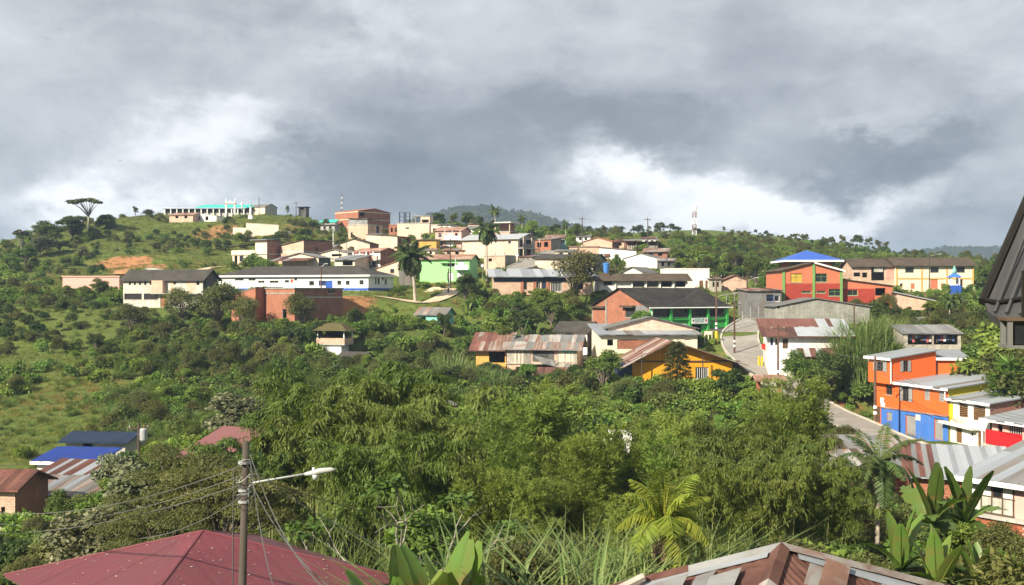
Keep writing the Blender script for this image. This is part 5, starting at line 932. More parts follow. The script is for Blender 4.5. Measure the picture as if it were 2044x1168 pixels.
for k, c in enumerate(Cs[:3]):
    for j in range(4):
        a = A.lerp(c, j/4); b = A.lerp(c, (j+1)/4+.01); d = (b-a).normalized(); s_ = d.cross(Vector((0, 0, 1))).normalized(); w_ = .11
        q = [a+s_*w_-Vector((0, 0, .015)), b+s_*w_-Vector((0, 0, .015)), b+Vector((0, 0, .055+.006*j)), a+Vector((0, 0, .055+.006*j)), a-s_*w_-Vector((0, 0, .015)), b-s_*w_-Vector((0, 0, .015))]
        q = [p+Vector((0, 0, .035+.003*j)) for p in q]
        G().add(q, [(0, 1, 2, 3), (3, 2, 5, 4)]).build('ridge_cap', ('rustmix', 'rustnear', 'zincrust')[(j+k) % 3] if (k == 2 and j < 3) or (k == 1) or j % 2 else 'zincdull', rf_)
def on_roof(u, v, i0, i1, lift=.05):         # a point on the roof face between two hips
    return A+(Cs[i0]-A)*u+(Cs[i1]-A)*v+Vector((0, 0, lift))
# a white flashing strip, a bent loose sheet and odd planks lying on the roof
G().slab([on_roof(.05, .02, 2, 1), on_roof(.75, .04, 2, 1), on_roof(.72, .11, 2, 1), on_roof(.06, .055, 2, 1)], .01).build('flashing', 'zinc', rf_)
G().slab([on_roof(.03, .03, 0, 1), on_roof(.55, .02, 0, 1), on_roof(.55, .05, 0, 1), on_roof(.03, .06, 0, 1)], .01).build('flashing', 'zinc', rf_)
for i in range(22):                          # loose overlapping sheets patched over the old ones
    fa = (2, 1) if i % 2 else (0, 1); u_, v_ = random.uniform(.05, .55), random.uniform(.05, .4); du, dv = random.uniform(.05, .09), random.uniform(.12, .25); lf = .055+.004*i
    G().slab([on_roof(u_, v_, *fa, lf), on_roof(u_+du, v_+.01, *fa, lf), on_roof(u_+du, v_+dv, *fa, lf+.01), on_roof(u_, v_+dv, *fa, lf+.01)], .006).build('patch_sheet', ('rustnear', 'rust', 'zincdull', 'rustmix', 'rustnear', 'zincrust')[i % 6], rf_)
o_ = on_roof(.40, .16, 0, 1, .03); vs = []; 
for i in range(15):
    for j in range(4):
        x, y = i/14*.85, j/3*.7; vs.append(o_+Vector((x, -y*.45, .02+.16*math.sin(math.pi*x/.85)+(.025 if i % 2 else 0)+.05*y)))
G().add(vs, [(i*4+j, i*4+j+1, i*4+j+5, i*4+j+4) for i in range(14) for j in range(3)]).build('loose_sheet', 'zinc', rf_)
G().bar(on_roof(.47, .1, 0, 1, .1), on_roof(.36, .04, 0, 1, .15), .06, 6).build('loose_plank', 'plank', rf_); G().bar(on_roof(.45, .2, 0, 1, .08), on_roof(.3, .26, 0, 1, .08), .05, 4).build('loose_plank', 'wood', rf_)
# neighbour's dark roof corner at the right edge
T = [P(1966, 606, 8.2), P(1974, 624, 8.05), P(1992, 634, 7.8), P(2120, 650, 6.6), P(2150, 180, 9.4), P(2044, 425, 8.9)]
root = thing('neighbour_house', 'dark grey roof corner of the neighbouring house at the right edge', 'house', T[0]); o = T[0]; T = [p-o for p in T]
e_ = T[3]-T[1]; e_.z *= .2; EA = T[3]+e_*3.6; RB = T[4]+e_*4.6
G().slab([T[0], T[1], T[2], T[3], EA, RB, T[4], T[5]], .07, (.3, .35, -.9)).build('roof_slab', 'darkroof', root)
G().slab([T[4]+Vector((.02, 0, .01)), RB+Vector((.02, 0, .01)), RB+Vector((1.6, 0, -1.9)), T[4]+Vector((1.6, 0, -1.9))], .07).build('back_slope', 'darkroof', root)
n_ = (T[3]-T[0]).cross(T[5]-T[0]).normalized(); n_ = n_ if n_.x < 0 else -n_
G().tube([T[0]+n_*.02, T[0].lerp(T[5], .5)+n_*.02, T[5]+n_*.02, T[4]+n_*.02], .035, 6).build('verge_roll', 'dark', root)
G().tube([T[0].lerp(T[5], .03)+n_*.015, T[1].lerp(T[3], .12)+(T[5]-T[0])*.1+n_*.02, T[3].lerp(T[4], .10)+n_*.02], .014, 5).build('seam', 'dark', root)
for k in (.12, .3, .5, .75, 1.2, 1.8, 2.5): G().tube([T[1]+e_*k+n_*.012, T[4]+e_*k*.98+n_*.012], .014, 5).build('roof_roll', 'darkroof', root)
G().slab([T[2]+Vector((.12, .1, -.1)), EA+Vector((.12, .1, -.1)), EA+Vector((.12, .1, -.17)), T[2]+Vector((.12, .1, -.17))], .08, (1, 0, 0)).build('eave_beam', 'wood', root)
G().box(4.05-o.x, .6-o.y, -9-o.z, 7.6-o.x, 7.7-o.y, -.12-o.z).build('wall', 'stained', root)
wn_ = G().box(4.0-o.x, 3.2-o.y, -1.9-o.z, 4.045-o.x, 4.4-o.y, -.8-o.z).build('window', 'glass', root); G().box(3.98-o.x, 3.14-o.y, -1.98-o.z, 4.044-o.x, 4.46-o.y, -1.905-o.z).build('sill', 'concrete', wn_)
p = P(2012, 662, 7.2); lm = thing('wall_lantern', 'white framed box lantern hanging under the dark roof corner', 'lamp', (p.x, p.y, p.z), R(-12))
for x in (0, .21):
    for y in (0, .2): G().box(x, y, -.09, x+.03, y+.03, .07).build('frame_bar', 'asbgrey', lm)
G().box(-.01, -.01, .07, .25, .24, .09).build('top', 'wood', lm); G().box(-.01, -.01, -.11, .25, .24, -.09).build('base', 'asbgrey', lm); G().box(.03, .03, -.085, .21, .2, .065).build('pane', 'glass', lm); G().bar((.12, .12, .09), (.12, .12, .4), .012).build('hanger', 'dark', lm)
# ------------------------------------------------------------------ poles, masts and cables
def zg(p): return ground(p.x, p.y)
def pole(label, px, ptop, Y, r=.12, m='pole', lamp=None, cross=True, bands=True, pbot=None):
    t0 = P(px, ptop, Y); z = zg(t0) if pbot is None else P(px, pbot, Y).z; hh = t0.z-z; o = thing('utility_pole', label, 'pole', (t0.x, t0.y, z))
    G().tube([(0, 0, -1), (0, 0, hh)], [r*1.25, r*.75], 8).build('shaft', m, o)
    if cross:
        G().box(-.8, -.05, hh-.55, .8, .05, hh-.43).build('crossarm', 'wood', o)
        for x in (-.7, 0, .7): G().tube([(x, 0, hh-.43), (x, 0, hh-.25)], .05, 6).build('insulator', 'concrete', o)
    if bands:
        for z_ in (.9, 1.5): G().tube([(0, 0, z_), (0, 0, z_+.3)], r*1.27, 8).build('band', 'signwhite', o)
    if lamp: G().tube([(0, 0, hh*lamp[2]), (lamp[0]*.6, 0, hh*lamp[2]+.35), (lamp[0], 0, hh*lamp[2]+.5)], .035, 5).build('lamp_arm', 'lampmetal', o); G().box(lamp[0]-.3, -.1, hh*lamp[2]+.45, lamp[0]+.3, .1, hh*lamp[2]+.58).build('lamp_head', 'lampmetal', o)
    return Vector((t0.x, t0.y, t0.z-.3))
def cable(label, a, b, sag, r=.012, group=None):
    a, b = Vector(a), Vector(b); pts = [a.lerp(b, i/14)-Vector((0, 0, sag*4*(i/14)*(1-i/14))) for i in range(15)]
    t_ = thing('cable', label, 'cable', a, 0, group); G().tube([p-a for p in pts], r, 4).build('strand', 'wire', t_)
pA = pole('dark pole with yellow foot in front of the green building', 1430, 545, 153, m='polerust', lamp=(2.6, 0, .62)); pB = pole('tall dark pole standing at the road bend', 1466, 600, 143, m='polerust', lamp=(2.0, 0, .55))
pC = pole('rusty leaning pole beside the white corner of the rusty roofs', 1553, 648, 128, m='polerust'); pD = pole('dark roadside pole in front of the orange house corner', 1747, 712, 114, r=.15, m='polerust')
pE = pole('pole with white bands below the small brick hut', 1491, 548, 178, m='polerust', lamp=(1.6, 0, .8)); pF = pole('slim pole at the ridge above the village street', 1162, 433, 255, lamp=(-1, 0, .98)); pG = pole('slim pole before the open ridge shed', 1293, 434, 244)
pH = pole('slim pole on the hilltop right of the white pillar', 517, 393, 297, r=.1, cross=False, bands=False); pI = pole('slim pole on the hill crest left of the lookout hut', 591, 402, 300, r=.1, bands=False)
pK = pole('dark lamp pole in front of the long white building', 641, 530, 178, m='polerust', lamp=(.8, 0, .97), cross=False, bands=False)
pL = pole('grey pole beside the terrace house', 540, 480, 226, r=.1, cross=False, bands=False); pM = pole('dark pole on the path left of the lime house', 895, 536, 186, m='polerust', cross=False); pN = pole('slim pole in front of the lime house', 899, 476, 192, cross=False, bands=False)
pO = pole('white lamp pole above the brick house', 665, 460, 246, r=.08, m='cleanwhite', lamp=(-1.2, 0, .97), cross=False, bands=False); pQ = pole('lamp pole on the right hillside by the lattice tower', 1343, 468, 250, r=.09, lamp=(-1, 0, .95), cross=False, bands=False)
pR = pole('transformer pole behind the blue-roofed houses', 277, 843, 86, r=.14); pS = pole('tall pole on the school terrace', 1855, 506, 226, lamp=(2.2, 0, .93), cross=False, bands=False)
pT = pole('short slim pole in the grass beside the sheet fence', 794, 553, 192, r=.07, cross=False, bands=False); pU = pole('pole in front of the grey block house', 1705, 602, 145, m='wood', cross=False, bands=False); pV = pole('slim pole left of the laundry house', 678, 473, 212, r=.08, cross=False, bands=False)
p = P(277, 880, 86); t_ = thing('transformer', 'pale grey transformer can on the pole behind the blue roofs', 'transformer', (p.x+.45, p.y-.2, p.z)); G().tube([(0, 0, 0), (0, 0, .1), (0, 0, .9), (0, 0, 1.0)], [.22, .3, .3, .24], 12).build('can', 'metal', t_); G().bar((0, 0, 1), (.05, 0, 1.25), .05, 6).build('bushing', 'tileold', t_); G().bar((-.45, .2, .5), (-.2, 0, .5), .04).build('bracket', 'metal', t_)
k = 0
for a, b, s_, l in ((pA, pB, .5, 'cable between the green building pole and the road bend pole'), (pB, pC, .7, 'cable from the road bend pole to the rusty leaning pole'), (pC, pD, .8, 'cable from the rusty leaning pole to the orange house pole'), (pE, pA, .8, 'cable from the banded pole to the green building pole'), (pF, pG, .8, 'cable spanning the ridge sky between two slim poles'), (pH, pI, 1.0, 'cable between the two hilltop poles'), (pS, pE, 2, 'cable from the school pole to the banded pole'), (pH, P(300, 410, 300), 1, 'cable from the hilltop pole to the hilltop hall'), (pF, P(1040, 430, 262), .8, 'cable running left from the ridge pole')):
    cable(l, a, b, s_, .02)
for dz in (0, .35, .7): cable('one of three cables passing in front of the orange house', pD-Vector((0, 0, dz+.4)), P(2090, 840+dz*16, 92), .7, .022, 'cables before the orange house')
for a, b, s_, l in ((pA, P(1330, 612, 160), .5, 'service cable from the pole to the green building eave'), (pB, P(1338, 684, 133), .6, 'service cable from the road bend pole to the yellow house'), (pC, P(1600, 664, 131), .3, 'service cable from the leaning pole to the rusty roofs'), (pK, P(560, 548, 190), .5, 'service cable from the lamp pole to the long white building'), (pN, P(1000, 474, 228), .8, 'cable rising from the lime house pole to the street corner house'), (pN, pK, 1.5, 'long cable between the lime house pole and the white building pole'), (pV, P(759, 500, 215), .5, 'service cable to the laundry house'), (pL, pV, 1.2, 'cable between the terrace house pole and the laundry house pole'), (pG, P(1412, 538, 203), .8, 'cable falling from the ridge pole to the plain white house'), (pE, P(1562, 540, 170), .4, 'service cable from the banded pole to the red building'), (pU, P(1640, 597, 150), .2, 'service cable to the grey block house gable'), (pR, P(-20, 930, 80), .8, 'cable from the transformer pole to the left edge')):
    cable(l, a, b, s_, .018)
# lattice tower
p = P(1386, 480, 330); t_ = thing('lattice_tower', 'tall red and white lattice tower on the right hillside', 'tower', (p.x, p.y, p.z-1)); hh = P(1386, 410, 330).z-p.z+1
def lattice(t_, hh, w0, w1, n, r, ms):
    for s_ in range(n):
        z0, z1 = hh*s_/n, hh*(s_+1)/n; a0 = w0+(w1-w0)*s_/n; a1 = w0+(w1-w0)*(s_+1)/n; g = G()
        c0 = [Vector((x*a0, y*a0, z0)) for x, y in ((-1, -1), (1, -1), (1, 1), (-1, 1))]; c1 = [Vector((x*a1, y*a1, z1)) for x, y in ((-1, -1), (1, -1), (1, 1), (-1, 1))]
        for i in range(4): g.bar(c0[i], c1[i], r); g.bar(c0[i], c1[(i+1) % 4], r*.7); g.bar(c1[i], c1[(i+1) % 4], r*.7)
        g.build('tower_section', ms[s_ % len(ms)], t_)
lattice(t_, hh, .62, .45, 12, .07, ('tileold', 'tileold', 'signwhite', 'signwhite', 'tileold', 'tileold', 'signwhite', 'signwhite')); G().bar((-.45, 0, hh), (-.45, 0, hh+1.8), .04).build('aerial', 'metal', t_)
for z in (.75, .85, .95): G().box(.5, -.15, hh*z, .75, .15, hh*z+.9).build('panel_antenna', 'white', t_)
p = P(682, 420, 310); t_ = thing('radio_mast', 'thin red and white radio mast left of the red brick block', 'mast', (p.x, p.y, p.z-2.5)); lattice(t_, P(682, 388, 310).z-p.z+2.5, .16, .14, 10, .035, ('signwhite', 'tileold'))
# stop sign, yellow posts, yellow crate
p = P(1526, 726, 136); t_ = thing('stop_sign', 'round red road sign on a thin post by the rusty roofs', 'sign', (p.x, p.y, zg(p))); G().bar((0, 0, -.3), (0, 0, 2.9), .04, 6).build('post', 'metal', t_)
G().tube([(0, -.06, 2.55), (0, -.03, 2.55)], .42, 8).build('sign_plate', 'stopred', t_)
for i, (px, py, Y, l) in enumerate(((1515, 728, 136.5, 'left yellow guard post by the road sign'), (1521, 729, 136.2, 'right yellow guard post by the road sign'), (1430, 705, 149, 'yellow base block at the foot of the dark green-building pole'))):
    p = P(px, py, Y); t_ = thing('guard_post', l, 'post', (p.x, p.y, zg(p))); G().tube([(0, 0, -.3), (0, 0, 1.2 if i < 2 else 1.6)], .14 if i < 2 else .22, 8).build('post', 'yellowpost', t_); G().tube([(0, 0, 1.2 if i < 2 else 1.6), (0, 0, 1.28 if i < 2 else 1.68)], [.15 if i < 2 else .23, .1], 8).build('cap', 'yellowpost', t_)
p = P(1406, 692, 152); t_ = thing('notice_frame', 'pale yellow frame kiosk at the corner of the green building', 'frame', (p.x, p.y, zg(p)))
for x in (0, .5, 1.0): G().box(x, 0, 0, x+.1, .1, 1.6).build('post', 'creamyellow', t_)
G().box(0, -.02, 1.3, 1.1, -.003, 1.75).build('board', 'creamyellow', t_); G().box(0, -.02, 0, 1.1, -.003, .3).build('board', 'creamyellow', t_)
for pp, l in ((P(1032, 528, 207), 'white diamond street sign at the village corner'), (P(963, 551, 196), 'white diamond street sign left of the tall palm')):
    t_ = thing('street_sign', l, 'sign', (pp.x, pp.y, zg(pp))); G().bar((0, 0, -.3), (0, 0, 2.4), .04).build('post', 'metal', t_); G().slab([(0, -.05, 1.9), (.32, -.05, 2.25), (0, -.05, 2.6), (-.32, -.05, 2.25)], .03, (0, 1, 0)).build('sign_plate', 'signwhite', t_)
# street lamp on the near pole
pt = P(491, 882, 25); t_ = thing('lamp_post', 'near weathered lamp post with tangled wires and a white arm', 'lamp post', (pt.x-.12, pt.y, -13)); H0 = pt.z+13
G().tube([(-.10, 0, 0), (.0, 0, H0*.5), (.12, 0, H0-.0)], [.12, .10, .075], 12).build('shaft', 'pole', t_, True)
for z in (1.38, 1.12, .5): G().tube([(.08, 0, H0-z), (.08, 0, H0-z+.05)], .14, 12).build('clamp', 'metal', t_)
zz = P(491, 963, 25).z+13; ex = P(618, 944, 25).x-t_.location.x; ez = P(618, 944, 25).z+13
G().tube([(.2, -.06, zz-.48), (.2, -.06, zz-.1), (.27, -.06, zz), (.45, -.06, zz+.03), (ex, -.06, ez)], .024, 8).build('lamp_arm', 'lampmetal', t_, True)
lh = G().tube([(ex-.1, -.06, ez-.02), (ex+.05, -.06, ez+.0), (ex+.25, -.06, ez+.05), (ex+.5, -.06, ez+.08), (ex+.6, -.06, ez+.085)], [.035, .06, .07, .055, .02], 10).build('lamp_head', 'lampmetal', t_, True)
G().tube([(ex+.14, -.06, ez-.03), (ex+.14, -.06, ez-.12), (ex+.14, -.06, ez-.15)], [.075, .06, .03], 10).build('lens', 'zincbright', lh, True); G().tube([(ex+.1, -.06, ez+.06), (ex+.1, -.06, ez+.13)], .03, 8).build('photocell', 'cleanwhite', lh)
for k in range(9):                           # coils of loose wire round the top
    cz = H0-.45-k*.12; rr = random.uniform(.14, .26); ph = random.uniform(0, 6)
    G().tube([(.1+rr*math.cos(ph+i*.7)*random.uniform(.8, 1.1), rr*math.sin(ph+i*.7), cz+random.uniform(-.12, .12)) for i in range(10)], .01, 4).build('wire_coil', 'wire' if k % 3 else 'lampmetal', t_)
b0 = Vector((pt.x, pt.y, pt.z)); 
for i, (q, s_, l) in enumerate(((P(-60, 1018, 34), .5, 'upper cable from the lamp post to the left edge'), (P(-60, 1040, 36), .5, 'second cable from the lamp post to the left edge'), (P(-60, 1062, 38), .4, 'third cable from the lamp post to the left edge'), (P(280, 1075, 26), .2, 'stay cable from the lamp post down behind the maroon roof'))):
    cable(l, b0-Vector((0, 0, .5+.22*i)), q, s_, .012)
for i, (q, l) in enumerate(((P(640, 1168, 18), 'service drop from the lamp post across the maroon roof'), (P(555, 1200, 17), 'darker service drop across the maroon roof'), (P(900, 1130, 27), 'cable from the lamp post towards the banana plants'), (P(1000, 1060, 40), 'cable from the lamp post into the bamboo'), (P(700, 1200, 17), 'outer service drop from the lamp post to the lower right'))):
    cable(l, b0-Vector((-.1, 0, .3+.15*i)), q, .35, .011)
cable('dark cable running down the lamp post shaft', b0-Vector((.25, .1, .6)), Vector((pt.x-.35, pt.y-.1, -13)), 0, .014)
# birds
for i, (px, py) in enumerate(((120, 59), (94, 77), (129, 266), (240, 321))):
    p = P(px, py, 120); t_ = thing('bird', ('topmost dark bird gliding in the sky at the upper left', 'left bird of the upper pair gliding in the sky', 'lone bird gliding in mid sky at the left', 'lowest bird gliding above the left hill')[i], 'bird', p, R(30*i), None, None, .45)
    G().add([(0, -.22, 0), (.06, 0, .03), (0, .25, 0), (-.06, 0, .03), (-.45, .02, .14), (-.75, .12, .06), (-.4, .12, .1), (.45, .02, .14), (.75, .12, .06), (.4, .12, .1), (0, .02, -.05)], [(0, 1, 10), (1, 2, 10), (2, 3, 10), (3, 0, 10), (0, 1, 3), (1, 2, 3), (3, 4, 6), (4, 5, 6), (1, 9, 7), (7, 9, 8)]).build('body', 'bird', t_)
# heaps of earth
def heap(label, px, py, Y, r, hgt, m):
    p = P(px, py, Y); t_ = thing('earth_heap', label, 'heap', (p.x, p.y, zg(p)-.2)); n = 22; vs = []; fs = []
    for j in range(6):
        for i in range(n):
            a = 2*math.pi*i/n; rr = r*(1-j/6)*(1+.25*math.sin(3*a+j)+random.uniform(-.08, .08)); vs.append((rr*math.cos(a)*1.5, rr*math.sin(a), hgt*(1-(1-j/6)**1.4)+random.uniform(-.05, .05)*hgt))
    for j in range(5):
        for i in range(n): fs.append((j*n+i, j*n+(i+1) % n, (j+1)*n+(i+1) % n, (j+1)*n+i))
    fs.append(tuple(range(5*n, 6*n))); G().add(vs, fs).build('earth', m, t_, True)
heap('heap of orange earth above the whitewashed house', 262, 545, 218, 3, 1.1, 'soil'); heap('heap of grey gravel beside the orange earth', 305, 542, 220, 2.2, .8, 'concrete'); heap('sandy heap below the lime house', 872, 562, 192, 1.6, 1.0, 'sandc'); heap('rubble heap on the upper path', 490, 540, 226, 2.4, .7, 'sandc')
# blades of metal fence posts on the slope by the banded pole
for i in range(12):
    p = P(1450+ (i % 6)*16, 598+ (i//6)*26, 178-(i//6)*12); t_ = thing('fence_post', 'grey metal fence post on the grassy slope above the road bend', 'post', (p.x, p.y, zg(p)), 0, 'metal fence posts on the slope'); G().box(-.04, -.04, -.4, .04, .04, 2.0).build('post', 'metal', t_); G().bar((0, 0, 1.2), (1.2, 0, 1.2), .012).build('wire', 'metal', t_)
# ------------------------------------------------------------------ plants: prototypes
LM = {'bush': leafmat('leaf_bush', (0.056, 0.100, 0.017), (0.156, 0.206, 0.043)), 'dark': leafmat('leaf_dark', (0.027, 0.053, 0.014), (0.088, 0.123, 0.026)), 'fresh': leafmat('leaf_fresh', (0.088, 0.153, 0.021), (0.200, 0.271, 0.049)),
      'olive': leafmat('leaf_olive', (0.069, 0.083, 0.019), (0.156, 0.159, 0.049)), 'bamboo': leafmat('leaf_bamboo', (.12, .176, .027), (.25, .295, .062), .4), 'bamboodark': leafmat('leaf_bamboo_dark', (.07, .105, .017), (.15, .19, .038), .34),
      'cane': leafmat('leaf_cane', (0.088, 0.141, 0.036), (0.213, 0.259, 0.091), .3), 'grass': leafmat('leaf_grass', (0.112, 0.147, 0.026), (0.263, 0.253, 0.073), .3), 'drygrass': leafmat('leaf_dry', (0.200, 0.153, 0.054), (0.350, 0.259, 0.103), .3),
      'palm': leafmat('leaf_palm', (0.050, 0.088, 0.024), (0.125, 0.164, 0.049), .25), 'palmyel': leafmat('leaf_palm_yellow', (0.150, 0.200, 0.024), (0.325, 0.329, 0.049), .35), 'banana': leafmat('leaf_banana', (0.045, 0.099, 0.017), (0.075, 0.141, 0.029), .36, .42, .4, True), 'bananaL': leafmat('leaf_banana_light', (0.110, 0.197, 0.034), (0.140, 0.244, 0.049), .36, .42, .4, True),
      'grey': leafmat('leaf_grey', (0.075, 0.094, 0.049), (0.213, 0.211, 0.109), .2), 'far': leafmat('leaf_far', (0.035, 0.058, 0.015), (0.088, 0.112, 0.026), .15)}  # far leaves kept dark so their colour carries the ridge's cloud shade
def unit(a): return a/np.maximum(np.linalg.norm(a, axis=-1, keepdims=True), 1e-9)
def leaf_arr(pos, ax, nr, L_, W_):
    ax = unit(ax); sd = unit(np.cross(ax, nr)); L_ = np.broadcast_to(L_, len(pos))[:, None]; W_ = np.broadcast_to(W_, len(pos))[:, None]
    v = np.stack([pos, pos+ax*L_*.45+sd*W_*.5, pos+ax*L_, pos+ax*L_*.45-sd*W_*.5], 1).reshape(-1, 3); return v
def leaf_mesh(name, v, m): return npmesh(name, v, np.arange(len(v)).reshape(-1, 4), m)
def rdir(n, g=rng): return unit(g.normal(size=(n, 3)))
def crown_arr(clumps, n, L_, W_, up=.5, droop=.3, flat=.8):
    c = np.array(clumps, float); pr = c[:, 3]**2; k = rng.choice(len(c), n, p=pr/pr.sum()); d = rdir(n); d[:, 2] = np.where(d[:, 2] < -.35, -d[:, 2], d[:, 2])
    r = c[k, 3]*rng.random(n)**.33; pos = c[k, :3]+d*r[:, None]*np.array([1, 1, flat]); nr = unit(d*.7+np.array([0, 0, up])+rng.normal(size=(n, 3))*.35)
    ax = unit(np.cross(nr, rdir(n))+d*.5-np.array([0, 0, droop])); s = rng.uniform(.7, 1.25, n); return leaf_arr(pos, ax, nr, L_*s, W_*s)
class Proto: pass
def proto(parts, h):
    p = Proto(); p.parts = parts; p.h = h; return p
def trunk_g(h, r, lean=(0, 0), limbs=(), n=7):
    g = G(); g.tube([(0, 0, -.6), (lean[0]*.4, lean[1]*.4, h*.5), (lean[0], lean[1], h)], [r*1.3, r, r*.7], n)
    for q in limbs: a = Vector((lean[0], lean[1], h*.85)); b = Vector(q); m_ = a.lerp(b, .5)+Vector((0, 0, .25)); g.tube([a, m_, b], [r*.5, r*.35, r*.14], 5, False)
    return g
def gmesh(g, name, m, smooth=True): return mesh(name, g.v, g.f, m, smooth)
def make_tree(lm, H_=7., R_=2.6, nc=22, n=5200, L_=.30, W_=.17, trunk=.14, bark='bark', flat=.8, seed=0, open_=.0, r0=.34):
    rs = np.random.default_rng(100+seed); th = H_*trunk; cl = []
    for i in range(nc):
        d = unit(rs.normal(size=3)); d[2] = d[2]*.9 if d[2] > -.45 else -d[2]*.8; q = d*rs.uniform(.45, .8)
        cl.append((q[0]*R_, q[1]*R_, th+(H_-th)*(.42+q[2]*.62), R_*rs.uniform(r0*.75, r0*1.2)))
    zt = max(c[2]+c[3]*flat for c in cl)
    return proto([('trunk', gmesh(trunk_g(th*1.05, .045*H_*.5, (rs.uniform(-.3, .3), rs.uniform(-.3, .3)), [c[:3] for c in cl]), 'trunk', bark)), ('crown', leaf_mesh('crown', crown_arr(cl, n, L_, W_, flat=flat), LM[lm]))], zt)
def make_bush(lm, H_=1.6, R_=1.3, n=1300, L_=.24, W_=.13, seed=0, nc=9):
    rs = np.random.default_rng(200+seed); cl = []
    for i in range(nc): a = rs.uniform(0, 6.28); q = R_*rs.uniform(.1, .7); cl.append((q*math.cos(a), q*math.sin(a), H_*rs.uniform(.25, .72), R_*rs.uniform(.32, .5)))
    zt = max(c[2]+c[3]*.8 for c in cl); g = G()
    for c in cl[:5]: g.tube([(0, 0, -.3), (c[0]*.5, c[1]*.5, c[2]*.6), c[:3]], [.05, .035, .015], 4, False)
    return proto([('stem', gmesh(g, 'stem', 'bark')), ('foliage', leaf_mesh('foliage', crown_arr(cl, n, L_, W_), LM[lm]))], zt)
def make_bamboo(lm, H_=11., nculm=17, nb=54, nl=19, seed=0, spread=1.4, reach=2.6, lo=.45, dr=1.0):
    rs = np.random.default_rng(300+seed); parts = []; V_ = []; zt = 0
    for c in range(nculm):
        a = rs.uniform(0, 6.28); b0 = spread*math.sqrt(rs.random()); bx_, by_ = b0*math.cos(a), b0*math.sin(a); a2 = a+rs.uniform(-.7, .7); hh = H_*rs.uniform(.5, 1.0); rc = reach*rs.uniform(.45, 1.2)
        f = lambda t: np.stack([bx_+math.cos(a2)*rc*t**2.2, by_+math.sin(a2)*rc*t**2.2, hh*(t-.24*dr*np.clip(t-.66, 0, 1)**2*9)], -1)
        ts = np.linspace(0, 1, 9); pts = f(ts); zt = max(zt, pts[:, 2].max())
        if c < 9: parts.append(('culm', gmesh(G().tube([Vector(p) for p in pts], [.055*(1-.85*t) for t in ts], 5, False), 'culm', 'bambooculm')))
        tb = lo+(1-lo)*rs.random(nb)**.75; bp = f(tb); ba = rs.uniform(0, 6.28, nb); bl = (.35+.75*np.sin(np.pi*np.clip(tb, 0, .96))**.6)*rs.uniform(.6, 1.2, nb)
        bd = np.stack([np.cos(ba), np.sin(ba), rs.uniform(.0, .55, nb)+.5*(1-dr)], -1)
        s = rs.random((nb, nl))**.7; pos = bp[:, None]+bd[:, None]*(bl[:, None]*s)[..., None]; pos[..., 2] -= (bl[:, None]*s**2)*.85*dr; pos = pos+rs.normal(size=pos.shape)*.07; pos = pos.reshape(-1, 3)
        n = len(pos); ax = np.repeat(bd, nl, 0)*.55+rs.normal(size=(n, 3))*.34-np.array([0, 0, .9*dr-.25*(1-dr)]); nr = unit(rs.normal(size=(n, 3))*.45+np.array([-.25, -.35, .75])+np.repeat(bd, nl, 0)*.5)
        V_.append(leaf_arr(pos, ax, nr, rs.uniform(.24, .42, n), rs.uniform(.05, .085, n)))
    parts.append(('foliage', leaf_mesh('foliage', np.concatenate(V_), LM[lm]))); return proto(parts, zt)
def blades_arr(n, R_, h0, h1, w, arch, rs, seg=3, lift=0):
    out = []; a = rs.uniform(0, 6.28, n); r = R_*np.sqrt(rs.random(n)); base = np.stack([r*np.cos(a), r*np.sin(a), np.where(rs.random(n) < .6, lift*h1*rs.random(n), 0)-.05], -1)
    a2 = a+rs.normal(size=n)*.8; h = rs.uniform(h0, h1, n); h = np.where(base[:, 2] > 0, h*(1-.8*base[:, 2]/h1), h); ar = arch*h*rs.uniform(.3, 1.2, n); d = np.stack([np.cos(a2), np.sin(a2), 0*a2], -1); sd = np.stack([-np.sin(a2), np.cos(a2), 0*a2], -1)
    P_ = lambda t: base+d*(ar*t**2)[:, None]+np.array([0, 0, 1])*(h*(t-.28*t**3))[:, None]
    for k in range(seg):
        t0, t1 = k/seg, (k+1)/seg; w0, w1 = w*(1-t0*.85), w*(1-t1*.95)
        out.append(np.stack([P_(t0)-sd*w0/2, P_(t0)+sd*w0/2, P_(t1)+sd*w1/2, P_(t1)-sd*w1/2], 1).reshape(-1, 3))
    return np.concatenate(out)
def make_cane(lm, n=130, R_=.8, h0=1.6, h1=3.2, w=.07, arch=.5, seed=0, lift=0):
    rs = np.random.default_rng(400+seed); return proto([('foliage', leaf_mesh('foliage', blades_arr(n, R_, h0, h1, w, arch, rs, 3, lift), LM[lm]))], h1*.72)
def frond_mesh(name, L_, drop, nl, ll, lm, rs, droopl=.5, up=1.0, wl=.05):     # a feather frond along +x
    t = np.linspace(.12, 1, nl); Pf = lambda t: np.stack([L_*t*(1-.18*t*drop), 0*t, L_*(.62*up*t-drop*t**2.1)], -1); p = Pf(t); V_ = []
    for sgn in (-1, 1):
        l = ll*np.sin(np.pi*np.clip(t*.92+.06, 0, 1))**.6*rs.uniform(.85, 1.1, nl); ax = np.stack([.45+0*t, sgn*np.ones(nl), -droopl*rs.uniform(.5, 1.4, nl)], -1); nr = np.tile(np.array([0., -sgn*.35, 1.]), (nl, 1)); nr = nr+rs.normal(size=nr.shape)*.15; V_.append(leaf_arr(p, ax, nr, l, np.full(nl, wl)))
    v = np.concatenate(V_); nq = len(v); me_v = list(map(tuple, v)); f = [tuple(range(i, i+4)) for i in range(0, nq, 4)]
    g = G(); g.v = me_v; g.f = f; g.tube([Vector(Pf(np.array([x]))[0]) for x in (0, .25, .5, .75, 1)], [.05, .04, .03, .02, .008], 4, False)
    return mesh(name, g.v, g.f, LM[lm])
